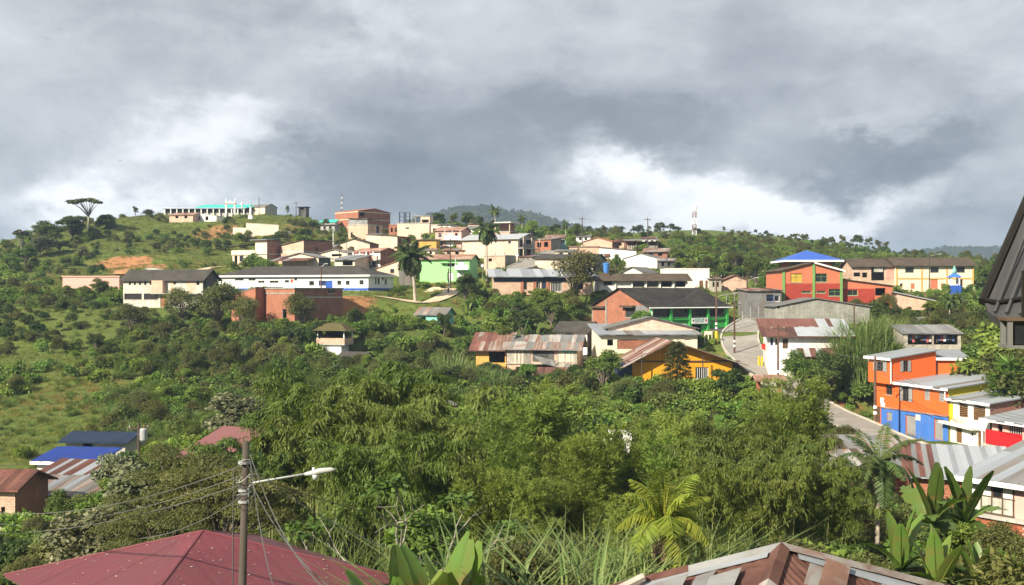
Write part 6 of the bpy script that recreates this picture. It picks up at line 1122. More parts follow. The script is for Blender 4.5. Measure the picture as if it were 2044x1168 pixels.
def make_palm(lm, H_=9., nf=16, L_=2.6, ll=.75, seed=0, bark='palmtrunk', r=.17, droopl=.6, dead=0, el0=-20, el1=75, shaft=None, lean=.4, nlf=30, wl=.05):
    rs = np.random.default_rng(500+seed); parts = []; g = G(); th = H_; pts = [(lean*math.sin(t*1.5)*t, .1*t, -.8+(th+.8)*t) for t in np.linspace(0, 1, 8)]
    g.tube(pts, [r*1.25*(1-.35*i/7)+(.03 if i == 0 else 0) for i in range(8)], 9, False); parts.append(('trunk', gmesh(g, 'trunk', bark), Matrix()))
    if shaft: g = G(); q = Vector(pts[-1]); g.tube([q-Vector((0, 0, .1)), q+Vector((0, 0, .5)), q+Vector((0, 0, 1.0))], [r*.85, r*1.0, r*.4], 8); parts.append(('crownshaft', gmesh(g, 'crownshaft', LM['fresh']), Matrix()))
    fm = [frond_mesh('frond', L_, dr, nlf, ll, lm, rs, droopl, 1.0, wl) for dr in (.5, .75, 1.0)]; top = Vector(pts[-1])+Vector((0, 0, .6 if shaft else .1))
    for i in range(nf):
        e = el1-(el1-el0)*(i/(nf-1))**.8+rs.uniform(-6, 6); az_ = i*2.399+rs.uniform(-.2, .2); m_ = fm[0 if e > 45 else 1 if e > 10 else 2]
        parts.append(('frond', m_, Matrix.Translation(top)@Matrix.Rotation(az_, 4, 'Z')@Matrix.Rotation(R(-(e-25)), 4, 'Y')@Matrix.Scale(rs.uniform(.85, 1.1), 4)))
    if dead:
        dm = frond_mesh('dead_frond', L_*.8, 1.1, 22, ll*.8, lm, rs, 1.2); dm = dm.copy(); dm.materials.clear(); dm.materials.append(M('deadleaf'))
        for i in range(dead): parts.append(('dead_frond', dm, Matrix.Translation(top-Vector((0, 0, .2)))@Matrix.Rotation(i*2.4+.3, 4, 'Z')@Matrix.Rotation(R(62+rs.uniform(-8, 12)), 4, 'Y')))
    return proto(parts, th+L_*.62)
def banana_leaf(L_, W_, bend, lm, rs, torn):
    n = 12; g = G(); vs = []; fs = []
    for i in range(n+1):
        t = i/n; x = L_*t*(1-.25*bend*t); z = L_*(.2*t-bend*t**2*.55); wv = W_*.5*math.sin(math.pi*min(1, t*.9+.08))**.55*(0.25 if t < .08 else 1); tr = (rs.random()*(.6 if torn else .22) if i % 2 else 0)
        vs += [(x-(.12*tr), -wv*(1-tr), z+wv*.16+rs.uniform(-.02, .02)), (x, 0, z-.01), (x-(.12*tr), wv*(1-tr*.8), z+wv*.16+rs.uniform(-.02, .02))]
    for i in range(n):
        for k in range(2): fs.append((i*3+k, i*3+k+1, i*3+3+k+1, i*3+3+k))
    g.add(vs, fs); g.tube([(L_*t*(1-.25*bend*t), 0, L_*(.2*t-bend*t**2*.55)-.02) for t in (-.12, 0, .3, .6, .95)], [.05, .045, .032, .02, .006], 4, False); return mesh('leaf', g.v, g.f, LM[lm], True)
def make_banana(H_=3.2, nl=8, seed=0, L_=2.4, W_=.62, lms=('banana', 'bananaL'), stemr=.15):
    rs = np.random.default_rng(600+seed); parts = []; g = G(); g.tube([(0, 0, -.4), (.03, 0, H_*.5), (.05, .02, H_)], [stemr*1.25, stemr, stemr*.55], 9, False); parts.append(('stem', gmesh(g, 'stem', leafmat('banana_stem', (.12, .17, .045), (.14, .19, .05), .05)), Matrix()))
    lmsh = [banana_leaf(L_, W_, .25+.5*k, lms[k % len(lms)], rs, k > 0) for k in range(3)]
    for i in range(nl):
        e = 86-74*(i/(nl-1))**1.1; parts.append(('leaf', lmsh[0 if e > 62 else 1 if e > 38 else 2], Matrix.Translation((.05, .02, H_-.15))@Matrix.Rotation(i*2.399+seed, 4, 'Z')@Matrix.Rotation(R(-e+14), 4, 'Y')@Matrix.Rotation(R(rs.uniform(-35, 35)), 4, 'X')@Matrix.Scale(rs.uniform(.75, 1.08), 4)))
    return proto(parts, H_+L_*.92)
def make_umbrella(H_=9, seed=0, lm='grey', R_=3.2, n=1700, stems=4):
    rs = np.random.default_rng(700+seed); cl = []; g = G()
    for i in range(15): a = rs.uniform(0, 6.28); q = R_*math.sqrt(rs.random()); cl.append((q*math.cos(a), q*math.sin(a)*.8, H_*(.90+.06*rs.random()-.10*(q/R_)**2), .62*rs.uniform(.7, 1.2)))
    g.tube([(0, 0, -.5), (.1, 0, H_*.35), (.15, .05, H_*.5)], [.2, .15, .12], 7)
    for c in cl: g.tube([(.15, .05, H_*.46), (.15+(c[0]-.15)*.45, c[1]*.45, H_*.68), c[:3]], [.09, .06, .025], 5, False)
    return proto([('trunk', gmesh(g, 'trunk', 'barkpale')), ('crown', leaf_mesh('crown', crown_arr(cl, n, .42, .3, flat=.5), LM[lm]))], H_*.99)
def make_layered(H_=8, seed=0, lm='olive'):    # tall slim tree with tiers of drooping branches
    rs = np.random.default_rng(800+seed); V_ = []; g = G().tube([(0, 0, -.5), (0, 0, H_)], [.16, .03], 6)
    for k in range(60):
        t = .1+.9*k/60; a = k*2.4; l = 1.7*(1-t)**.55+.3; s = rs.random(150)**.6; d = np.array([math.cos(a), math.sin(a), .15]); pos = np.array([0, 0, H_*t])+d*(l*s)[:, None]; pos[:, 2] -= .35*l*s**2; pos += rs.normal(size=pos.shape)*.09
        V_.append(leaf_arr(pos, d*.6+rs.normal(size=(150, 3))*.5-np.array([0, 0, .3]), rs.normal(size=(150, 3))*.4+np.array([0, 0, 1]), .32, .10)); g.tube([(0, 0, H_*t), tuple(np.array([0, 0, H_*t])+d*l*.9-np.array([0, 0, .3*l]))], [.03, .01], 3, False)
    return proto([('trunk', gmesh(g, 'trunk', 'bark')), ('crown', leaf_mesh('crown', np.concatenate(V_), LM[lm]))], H_)
def make_rosettes(seed=0, lm='fresh', n=5, H_=3.2):
    rs = np.random.default_rng(900+seed); g = G(); V_ = []
    for i in range(n):
        a = i*2.4; q = .55*math.sqrt(i/n); z = H_*(1-.16*i); p = np.array([q*math.cos(a), q*math.sin(a), z]); g.tube([(0, 0, -.3), (p[0]*.6, p[1]*.6, z*.6), tuple(p)], [.06, .05, .04], 5, False)
        for zz in (0, -.25, -.5, -.8): d = rdir(60, rs); d[:, 2] = np.abs(d[:, 2])*.7-.1; V_.append(leaf_arr(np.tile(p+np.array([0, 0, zz]), (60, 1)), d, np.cross(d, rdir(60, rs)), .62, .075))
    return proto([('stem', gmesh(g, 'stem', 'bark')), ('foliage', leaf_mesh('foliage', np.concatenate(V_), LM[lm]))], H_+.5)
def make_bare(seed=0, H_=4.5):
    rs = np.random.default_rng(950+seed); g = G(); tips = []
    def br(p, d, l, r, k):
        q = p+d*l; m_ = p+d*l*.5+Vector(rs.normal(size=3))*l*.06; g.tube([p, m_, q], [r, r*.85, r*.6], 5, False)
        if k == 0: tips.append(q); return
        for _ in range(2 if k < 3 else 3): br(q, (d+Vector(rs.normal(size=3))*.5+Vector((0, 0, .15))).normalized(), l*.72, r*.58, k-1)
    br(Vector((0, 0, -.4)), Vector((.1, 0, 1)).normalized(), H_*.38, .10, 4)
    cl = [(*t_, .33) for t_ in tips[::5]]; return proto([('trunk', gmesh(g, 'trunk', 'barkpale')), ('foliage', leaf_mesh('foliage', crown_arr(cl, 700, .2, .11), LM['bush']))], max(t_.z for t_ in tips))
PR = {'treeA': make_tree('bush', seed=1), 'treeB': make_tree('dark', seed=2, R_=2.2, H_=6.5), 'treeC': make_tree('olive', seed=3, R_=3.0, H_=6., trunk=.16, L_=.24, W_=.12, n=6500), 'treeD': make_tree('fresh', seed=4, R_=2.2, H_=5.5, trunk=.1),
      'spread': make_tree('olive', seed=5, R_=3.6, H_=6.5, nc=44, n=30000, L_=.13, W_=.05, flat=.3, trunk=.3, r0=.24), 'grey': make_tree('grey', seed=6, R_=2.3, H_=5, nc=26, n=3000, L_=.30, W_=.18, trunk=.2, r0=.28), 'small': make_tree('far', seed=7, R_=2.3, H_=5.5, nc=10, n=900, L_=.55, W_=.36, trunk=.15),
      'small2': make_tree('olive', seed=8, R_=1.8, H_=6, nc=9, n=800, L_=.5, W_=.3, trunk=.12), 'bushA': make_bush('bush', seed=1), 'bushB': make_bush('dark', seed=2, L_=.2, W_=.12), 'bushC': make_bush('fresh', seed=3, L_=.3, W_=.2, n=900), 'bushD': make_bush('olive', seed=4, L_=.2, W_=.08, n=1500), 'vine': make_bush('fresh', seed=5, H_=1.0, R_=1.7, L_=.26, W_=.22, n=1100, nc=12),
      'bambooA': make_bamboo('bamboo', seed=1, dr=.55, lo=.3, reach=1.7, spread=1.0, nculm=14), 'bambooB': make_bamboo('bamboodark', seed=2, reach=2.8, nculm=16), 'bambooC': make_bamboo('bamboo', seed=3, H_=9.5, reach=1.1, spread=.7, dr=.3, lo=.25, nculm=11), 'bambooD': make_bamboo('bamboodark', seed=4, H_=10, reach=3.4, nculm=15),
      'cane': make_cane('cane', seed=1), 'caneB': make_cane('cane', seed=2, n=220, arch=.8, w=.05, h0=1.2, h1=2.4, R_=.5), 'canebig': make_cane('cane', seed=7, n=620, R_=1.7, h0=1.6, h1=5.2, w=.07, arch=.75, lift=.55), 'canegreen': make_cane('bush', seed=3, n=200, arch=.55, w=.045, R_=.9), 'grass': make_cane('grass', seed=4, n=46, R_=.45, h0=.22, h1=.6, w=.035, arch=.7), 'drygrass': make_cane('drygrass', seed=5, n=46, R_=.45, h0=.3, h1=.7, w=.03, arch=.7),
      'royal': make_palm('palm', seed=1, H_=9, nf=20, L_=3.0, ll=.95, shaft=True, droopl=1.0, lean=.1, el0=-35, r=.17, nlf=44, wl=.2), 'shaggy': make_palm('palm', seed=2, H_=6.0, nf=26, L_=2.9, ll=.85, dead=9, el0=-45, el1=80, r=.17, droopl=.9, nlf=44, wl=.2), 'sky': make_palm('palm', seed=3, H_=6, nf=14, L_=2.3, ll=.75, droopl=.8, r=.12, wl=.14),
      'near': make_palm('palm', seed=4, H_=5.5, nf=17, L_=2.6, ll=.66, r=.11, droopl=.8, el0=-30, nlf=46, wl=.085), 'yellow': make_palm('palmyel', seed=5, H_=4.2, nf=17, L_=1.9, ll=.62, dead=9, r=.16, droopl=1.0, el0=-5, el1=82, nlf=64, wl=.045), 'bananaA': make_banana(seed=1), 'bananaB': make_banana(seed=2, H_=3.0, nl=9, L_=3.4, W_=1.0, stemr=.19), 'bananaC': make_banana(seed=3, H_=1.5, nl=11, L_=2.4, W_=.72, lms=('bananaL', 'banana')), 'bananaS': make_banana(seed=4, H_=1.6, nl=7, L_=1.8, W_=.45, lms=('bananaL', 'cane')),
      'umbrella': make_umbrella(), 'layered': make_layered(), 'rosette': make_rosettes(), 'bare': make_bare()}
def plant(pr, px, ptop, Y, label, cat, name, group=None, wide=1., rz=None, base=None):
    pr = PR[pr]; x = (px-CX)/F*Y; z = ground(x, Y) if base is None else P(px, base, Y).z; zt = (HY-ptop)/F*Y; s = (zt-z)/pr.h
    if s < .12: print('LOW', label, round(zt-z, 2)); s = .12
    o = thing(name, label, cat, (x, Y, z), random.uniform(0, 6.28) if rz is None else rz, group); o.scale = (s*wide, s*wide, s)
    for q in pr.parts: obj(q[0], q[1], o, q[2] if len(q) > 2 else None)
    return o
# ------------------------------------------------------------------ plants: individuals
T_, B_ = ('tree', 'tree'), ('bush', 'bush')
for pr, px, pt_, Y, w_, l, (cat, nm) in (
 # skyline, left
 ('umbrella', 176, 396, 276, 1.7, 'tall flat-topped pale-stemmed tree on the left hill', ('tree', 'umbrella_tree')), ('umbrella', 42, 459, 250, 1.0, 'small sparse umbrella tree at the left skyline', ('tree', 'umbrella_tree')),
 ('treeB', 143, 430, 268, 1.7, 'dark dense tree left of the flat-topped tree', T_), ('treeA', 98, 440, 262, 1.6, 'pale green bushy tree at the left hill edge', T_), ('grey', 82, 470, 252, 1.7, 'dark round tree low on the left hill edge', T_), ('treeD', 215, 428, 282, 1.9, 'rounded bush-tree right of the flat-topped tree', T_), ('treeA', 25, 506, 236, 1.6, 'leafy tree at the far left below the skyline', T_),
 ('grey', 165, 492, 248, 1.0, 'greyish bushy tree left of the red earth cut', T_), ('small2', 270, 412, 300, 1.0, 'dark shrubs at the left end of the hilltop hall', B_), ('bushB', 300, 418, 298, 1.4, 'low dark bush beside the hilltop hall', B_), ('small2', 574, 410, 301, .5, 'slim dark shrub on the hill crest', B_), ('treeB', 255, 475, 262, 1.4, 'dark bush above the red earth cut', B_),
 # skyline, village
 ('sky', 990, 411, 285, 1.0, 'feathery palm standing out against the far ridge', ('palm', 'palm_tree')), ('sky', 1043, 428, 280, 1.0, 'darker palm right of the skyline palm', ('palm', 'palm_tree')), ('sky', 1130, 440, 270, .9, 'low palm left of the ridge pole', ('palm', 'palm_tree')),
 ('small', 873, 425, 300, 1.0, 'dark tree behind the tall cream house', T_), ('small2', 905, 426, 305, .8, 'slim tree behind the flat cream house', T_), ('small', 935, 424, 310, 1.0, 'tree rising into mist behind the balcony house', T_), ('small', 955, 432, 305, 1.0, 'tree behind the grey-roofed small house', T_), ('treeD', 1063, 440, 275, .9, 'bright conical tree right of the skyline palms', T_), ('small', 1020, 445, 285, 1.1, 'dark tree between the two skyline palms', T_), ('small', 1100, 452, 285, 1.2, 'dark tree above the turquoise house', T_), ('treeA', 1150, 446, 265, 1.2, 'leafy tree under the ridge pole', T_), ('treeD', 1140, 470, 246, .9, 'light green tree by the low brick house', T_), ('bananaA', 985, 440, 275, 1, 'banana plant behind the slab-roofed house', ('banana plant', 'banana_plant')),
 # right skyline trees
 ('small', 1278, 449, 400, 1.2, 'tree left of the rounded ridge tree', T_), ('small', 1318, 444, 395, 1.3, 'rounded dark tree on the right ridge', T_), ('small', 1350, 452, 390, 1.2, 'dark tree right of the rounded ridge tree', T_), ('small', 1240, 452, 398, 1.6, 'domed tree at the start of the right ridge', T_), ('small2', 1445, 452, 430, .9, 'lone small tree on the bare right hilltop', T_), ('small', 1470, 462, 425, 1.2, 'wide dark tree at the hill shoulder', T_), ('small', 1495, 466, 420, 1.2, 'dark tree right of the hill shoulder tree', T_), ('small', 1530, 474, 410, 1.3, 'dark tree stepping down the right ridge', T_), ('small', 1560, 482, 400, 1.2, 'dark tree just left above the blue roof', T_), ('treeA', 1975, 520, 225, 1.3, 'broad green tree right of the school', T_), ('treeA', 2010, 535, 210, 1.3, 'green tree behind the dark roof corner', T_),
 ('treeA', 1680, 494, 300, 1.0, 'pale flowering tree behind the blue roof', T_),
 # village palms and trees
 ('royal', 972, 447, 194, 1.15, 'tall pale-trunked royal palm in the village centre', ('palm', 'palm_tree')), ('shaggy', 829, 486, 180, 1.15, 'shaggy dark palm with hanging dead fronds by the path', ('palm', 'palm_tree')),
 ('treeC', 1145, 497, 178, 1.0, 'broad spreading tree in front of the pale wavy roof', T_), ('treeB', 930, 545, 178, 1.0, 'dark bushy tree left of the royal palm trunk', T_), ('treeD', 1080, 575, 172, 1.2, 'rounded green tree below the long brick house', T_), ('treeA', 1030, 590, 168, 1.2, 'green bush-tree left below the long brick house', T_), ('bananaS', 1005, 528, 190, 1, 'pale banana plant by the village corner', ('banana plant', 'banana_plant')),
 ('treeA', 1230, 507, 214, .8, 'small tree left of the white gable', T_), ('treeA', 1350, 490, 235, 1.2, 'green tree left of the lattice tower', T_), ('treeD', 1420, 505, 225, 1.2, 'leafy bright tree right of the lattice tower', T_), ('bananaS', 1390, 490, 222, 1.3, 'tall pale banana plant below the lattice tower', ('banana plant', 'banana_plant')), ('treeC', 1470, 500, 222, 1.2, 'olive tree above the small brick hut', T_), ('treeA', 1510, 510, 212, 1.2, 'large leafy tree right of the small brick hut', T_), ('treeA', 1540, 520, 205, 1.1, 'leafy tree left of the red building', T_), ('treeC', 1380, 520, 214, 1.0, 'olive tree behind the plain white house', T_), ('treeD', 1502, 585, 172, .9, 'young tree before the blue and white house', T_),
 # left middle slope
 ('treeC', 365, 572, 168, 1.0, 'airy tree before the whitewashed house', T_), ('treeC', 430, 560, 163, 1.0, 'airy tree hiding the mouldy side of the whitewashed house', T_), ('treeC', 480, 590, 160, 1.0, 'spreading tree left of the brick workshop', T_), ('treeC', 605, 583, 158, .9, 'small dark tree at the brick workshop corner', T_), ('treeC', 260, 605, 163, 1.2, 'tree below the left end of the whitewashed house', T_), ('treeB', 190, 665, 148, 1.2, 'lone dark bush on the left grass slope', B_), ('treeA', 130, 570, 188, 1.4, 'thick bush below the salmon building', B_), ('treeA', 200, 555, 190, 1.4, 'thick bush hiding the salmon building', B_), ('treeC', 320, 640, 155, 1.3, 'wide shrub tree below the whitewashed house', T_), ('treeA', 420, 650, 150, 1.3, 'wide shrub tree on the middle left slope', T_), ('treeB', 545, 660, 148, 1.3, 'dark shrub tree left of the kiosk', T_), ('treeA', 740, 640, 155, 1.1, 'green shrub tree right of the kiosk', T_), ('treeB', 710, 615, 160, 1.2, 'dark tree behind the kiosk', T_), ('bambooC', 578, 690, 130, .28, 'slim bare bamboo shoot rising above the thicket', ('bamboo', 'bamboo_shoot')), ('treeC', 30, 570, 205, 1.2, 'olive shrub tree at the far left edge', T_), ('treeB', 120, 480, 256, 1.7, 'dark tree mass filling the left hill edge', T_), ('treeA', 50, 490, 244, 1.6, 'mid-green tree at the foot of the left skyline', T_), ('treeC', 190, 455, 272, 1.5, 'olive shrub at the foot of the flat-topped tree', B_), ('treeA', 75, 560, 200, 1.3, 'bushy tree left of the salmon building', T_), ('treeB', 130, 690, 150, 1.2, 'dark bush high on the left grass slope', B_),
 # middle
 ('bananaS', 930, 600, 165, 1, 'banana plant beside the brick hut below the village', ('banana plant', 'banana_plant')), ('bananaA', 1045, 632, 152, 1, 'banana plant above the plank shack', ('banana plant', 'banana_plant')), ('bananaA', 1070, 640, 152, 1, 'banana plant at the right above the plank shack', ('banana plant', 'banana_plant')), ('treeA', 1205, 697, 128, 1.2, 'round dense tree left of the yellow house', T_), ('layered', 1352, 682, 124, 1.45, 'tall layered tree rising in front of the yellow gable', T_), ('treeB', 1455, 735, 118, 1.3, 'dark tree hiding the right corner of the yellow house', T_), ('treeA', 1165, 768, 122, 1.2, 'green bush below the plank shack', B_), ('treeB', 1240, 765, 118, 1.2, 'dark bush below the yellow house corner', B_), ('treeA', 1340, 765, 118, 1.4, 'broad bush before the yellow house', B_), ('treeB', 900, 730, 125, 1.2, 'dark leafy tree left of the plank shack', T_), ('treeA', 960, 770, 112, 1.2, 'dark bush below the red-roofed shack', B_), ('treeB', 885, 625, 160, 1.0, 'bush right below the turquoise shack', B_), ('treeA', 1100, 590, 165, 1.0, 'shrub beside the dry grass bank', B_), ('treeA', 1000, 650, 155, 1.2, 'leafy bush left above the plank shack', B_), ('treeB', 1045, 615, 160, 1.1, 'dark tree right of the small brick hut', T_), ('treeD', 1280, 620, 153, .8, 'flowering shrub against the brick gable', B_),
 # right
 ('treeA', 1600, 700, 124, 1.1, 'green bushes under the rusty roof edge', B_), ('treeD', 1860, 600, 150, 1.3, 'bright rounded tree right of the red wing', T_), ('treeA', 1815, 615, 148, 1.2, 'green tree below the sloping white roofs', T_), ('bananaA', 1945, 570, 160, 1.0, 'banana plant with long leaves below the school', ('banana plant', 'banana_plant')), ('bananaA', 1915, 572, 160, 1.0, 'upright banana plant before the shrine', ('banana plant', 'banana_plant')), ('shaggy', 1895, 590, 152, 1.0, 'dark shaggy palm below the shrine', ('palm', 'palm_tree')), ('treeD', 2012, 645, 116, 1.0, 'bright leafy tree right of the laundry shed', T_), ('treeA', 1968, 655, 124, .9, 'leafy tree behind the orange back room', T_), ('treeC', 2040, 675, 110, 1.0, 'olive tree under the dark roof corner', T_), ('rosette', 2015, 700, 108, 1.2, 'spiky bright rosette plant right of the orange house', ('plant', 'dracaena_plant')), ('rosette', 1790, 680, 126, 1.0, 'spiky rosette plant left of the laundry shed', ('plant', 'dracaena_plant')), ('treeB', 1760, 670, 128, 1.1, 'dark bush left of the laundry shed', B_), ('treeB', 1700, 690, 128, 1.1, 'dark bush at the cane thicket foot', B_), ('bananaS', 2000, 690, 112, 1, 'small banana plant above the grey roofs', ('banana plant', 'banana_plant')),
 # lower left and foreground
 ('spread', 380, 905, 46, 1.0, 'feathery spreading tree left of the lamp post', T_), ('spread', 450, 935, 44, 1.0, 'feathery flat-branched tree just behind the lamp post', T_), ('spread', 320, 1005, 42, .9, 'feathery tree above the maroon roof', T_), ('grey', 300, 925, 52, 1.2, 'grey-leaved large-leafed tree below the blue roofs', T_), ('grey', 175, 1015, 46, 1.2, 'grey-leaved tree at the lower left', T_), ('grey', 232, 905, 78, 1.0, 'dark tree in front of the bright blue roof', T_), ('treeB', 262, 900, 80, 1.0, 'bushy tree right of the bright blue roof', T_), ('grey', 470, 785, 92, 1.4, 'large-leaved brownish tree on the slope above the lamp post', T_), ('treeA', 122, 978, 64, 1.0, 'green tree before the dull grey lean-to roof', T_), ('bare', 790, 965, 36, 1.2, 'half-bare tree with pale crooked limbs before the dark bamboo', T_), ('treeD', 845, 1015, 38, 1.0, 'feathery bright shrub right of the half-bare tree', B_),
 ('bananaC', 875, 1040, 26, 1.0, 'big banana plant with upright leaves at the bottom centre', ('banana plant', 'banana_plant')), ('bananaC', 915, 1065, 27, .9, 'banana plant right behind the big one at the bottom centre', ('banana plant', 'banana_plant')), ('bananaC', 805, 1075, 25, .8, 'smaller banana plant left of the big one', ('banana plant', 'banana_plant')), ('near', 1752, 872, 54, 1.1, 'slender palm before the patched roofs', ('palm', 'palm_tree')), ('yellow', 1325, 965, 32, 1.0, 'yellow-green feathery palm with dead brown skirt', ('palm', 'palm_tree')),
 ('bananaB', 1862, 900, 40, .85, 'tall banana plant with broad upright leaf', ('banana plant', 'banana_plant')), ('bananaB', 1925, 905, 41, .85, 'tall banana plant with thick pale stem at the right', ('banana plant', 'banana_plant')), ('bananaC', 1800, 1000, 36, .9, 'dark low banana plant under the slender palm', ('banana plant', 'banana_plant')), ('bananaC', 1870, 1045, 33, .9, 'low banana plant at the foot of the tall ones', ('banana plant', 'banana_plant')), ('bananaC', 1950, 1060, 34, .9, 'low banana plant before the brick wall', ('banana plant', 'banana_plant')), ('bananaA', 1222, 840, 70, .8, 'banana plant in front of the hidden white wall', ('banana plant', 'banana_plant')), ('treeA', 1775, 866, 92, .9, 'green bush on the near verge of the lower road', B_), ('treeC', 1690, 846, 100, 1.0, 'airy bush hiding the lower road bend', B_), ('layered', 1234, 858, 72, .55, 'thin young tree before the hidden white wall', T_), ('treeA', 1250, 905, 70, .9, 'leafy bush at the foot of the hidden white wall', B_), ('treeB', 1655, 700, 125, 1.0, 'dark bush before the rusty lean-to', B_), ('treeA', 1625, 718, 123, 1.2, 'green bush before the white corner wall', B_), ('bananaC', 2010, 1090, 34, .7, 'banana plant at the lower right corner', ('banana plant', 'banana_plant')), ('treeC', 1830, 985, 52, .8, 'brown-tinged shrub before the stained wall', B_),
): plant(pr, px, pt_, Y, l, cat, nm, None, w_)
for grp, l, sp in (
 ('dark bamboo thicket right of the lamp post', 'dark arching bamboo clump in the thicket right of the lamp post', [('bambooB', 600, 747, 70), ('bambooD', 690, 722, 72), ('bambooB', 775, 747, 68), ('bambooD', 855, 762, 66), ('bambooD', 640, 812, 60), ('bambooB', 740, 807, 57), ('bambooD', 840, 827, 56), ('bambooB', 560, 832, 62), ('bambooD', 520, 867, 60), ('bambooB', 700, 867, 52), ('bambooD', 800, 877, 51), ('bambooB', 890, 892, 52)]),
 ('feathery bamboo grove in the middle of the valley', 'feathery light green bamboo clump in the middle grove', [('bambooC', 960, 827, 60), ('bambooA', 1035, 792, 64), ('bambooC', 1100, 762, 68), ('bambooA', 1125, 782, 64), ('bambooC', 1015, 872, 50), ('bambooA', 1110, 867, 51), ('bambooC', 960, 927, 46), ('bambooA', 1065, 937, 46), ('bambooC', 1130, 930, 47), ('bambooA', 1325, 812, 66), ('bambooC', 1345, 872, 54), ('bambooA', 1385, 827, 62), ('bambooC', 1250, 985, 44), ('bambooC', 1272, 850, 62), ('bambooC', 1190, 855, 60)]),
 ('bamboo clumps in front of the road', 'drooping bamboo clump between the near rusty roof and the road', [('bambooB', 1455, 832, 58), ('bambooA', 1520, 807, 62), ('bambooC', 1570, 752, 72), ('bambooC', 1610, 765, 72), ('bambooD', 1510, 877, 50), ('bambooB', 1600, 867, 52), ('bambooD', 1620, 900, 49), ('bambooB', 1560, 927, 46), ('bambooB', 1655, 965, 47), ('bambooB', 1420, 922, 46)])):
    for pr, px, pt_, Y in sp: plant(pr, px, pt_, Y, l, 'bamboo', 'bamboo_clump', grp, {'bambooC': .95}.get(pr, 1.0))
for grp, l, sp in (
 ('cane clumps at the bottom centre', 'tall arching cane clump growing at the bottom centre', [('caneB', 965, 1075, 27), ('cane', 1000, 1100, 28), ('caneB', 1150, 1060, 31), ('cane', 1210, 1045, 33), ('caneB', 1250, 1075, 29), ('canegreen', 1110, 1090, 30), ('caneB', 1400, 1050, 33), ('canegreen', 1440, 1060, 34), ('cane', 920, 1110, 28), ('caneB', 1180, 1100, 26), ('canegreen', 690, 1050, 38), ('canegreen', 630, 1060, 36), ('caneB', 1060, 1110, 29), ('canegreen', 1290, 1080, 31), ('canegreen', 1350, 1075, 30)]),
 ('cane thicket right of the rusty roofs', 'tall pale cane clump in the thicket right of the rusty roofs', [('canebig', 1700, 662, 129), ('canebig', 1722, 645, 132), ('canebig', 1748, 638, 134), ('canebig', 1775, 642, 137), ('canebig', 1735, 672, 127), ('canebig', 1795, 640, 140)]),
 ('pale cane left of the plank shack', 'pale cane clump left below the red-roofed shack', [('cane', 910, 705, 132), ('cane', 930, 712, 131), ('cane', 950, 720, 130), ('cane', 970, 728, 129), ('cane', 990, 730, 128), ('cane', 895, 690, 136), ('cane', 960, 650, 160), ('cane', 985, 652, 160), ('cane', 1010, 655, 160)])):
    for pr, px, pt_, Y in sp: plant(pr, px, pt_, Y, l, 'cane', 'cane_clump', grp, 1.1)
# ------------------------------------------------------------------ undergrowth nobody could count
def scatter(name, label, cat, protos, pts, rot, scl, pick):
    c = bpy.data.collections.new(name+'_kinds')
    for k, pr in enumerate(protos):
        me = [q[1] for q in PR[pr].parts if q[0] in ('foliage', 'crown')][-1]; o = bpy.data.objects.new('%02d_%s' % (k, name), me); c.objects.link(o)
    me = bpy.data.meshes.new(name); me.vertices.add(len(pts)); me.vertices.foreach_set('co', pts.astype(np.float32).ravel())
    for nm, ty, val in (('rot', 'FLOAT_VECTOR', rot), ('scl', 'FLOAT_VECTOR', scl), ('pick', 'INT', pick)):
        a = me.attributes.new(nm, ty, 'POINT'); a.data.foreach_set('vector' if ty == 'FLOAT_VECTOR' else 'value', val.astype(np.float32 if ty != 'INT' else np.int32).ravel())
    me.update(); o = obj(name, me, kind='stuff', label=label, category=cat)
    ng = bpy.data.node_groups.new(name, 'GeometryNodeTree'); ng.interface.new_socket('Geometry', in_out='INPUT', socket_type='NodeSocketGeometry'); ng.interface.new_socket('Geometry', in_out='OUTPUT', socket_type='NodeSocketGeometry')
    N = ng.nodes; gi = N.new('NodeGroupInput'); go = N.new('NodeGroupOutput'); ip = N.new('GeometryNodeInstanceOnPoints'); ci = N.new('GeometryNodeCollectionInfo'); ci.inputs[0].default_value = c; ci.inputs['Separate Children'].default_value = True; ci.inputs['Reset Children'].default_value = True
    def na(nm, ty): a = N.new('GeometryNodeInputNamedAttribute'); a.data_type = ty; a.inputs[0].default_value = nm; return a.outputs[0]
    Lk = ng.links.new; Lk(gi.outputs[0], ip.inputs['Points']); Lk(ci.outputs[0], ip.inputs['Instance']); ip.inputs['Pick Instance'].default_value = True
    Lk(na('pick', 'INT'), ip.inputs['Instance Index']); er = N.new('FunctionNodeEulerToRotation'); Lk(na('rot', 'FLOAT_VECTOR'), er.inputs[0]); Lk(er.outputs[0], ip.inputs['Rotation']); Lk(na('scl', 'FLOAT_VECTOR'), ip.inputs['Scale']); Lk(ip.outputs[0], go.inputs[0])
    md = o.modifiers.new('scatter', 'NODES'); md.node_group = ng; return o
def fan(n, y0, y1, k=.50, m=6):               # even spread over the ground in view
    y = np.sqrt(rng.uniform(y0*y0, y1*y1, n)); x = rng.uniform(-1, 1, n)*(k*y+m); return x, y
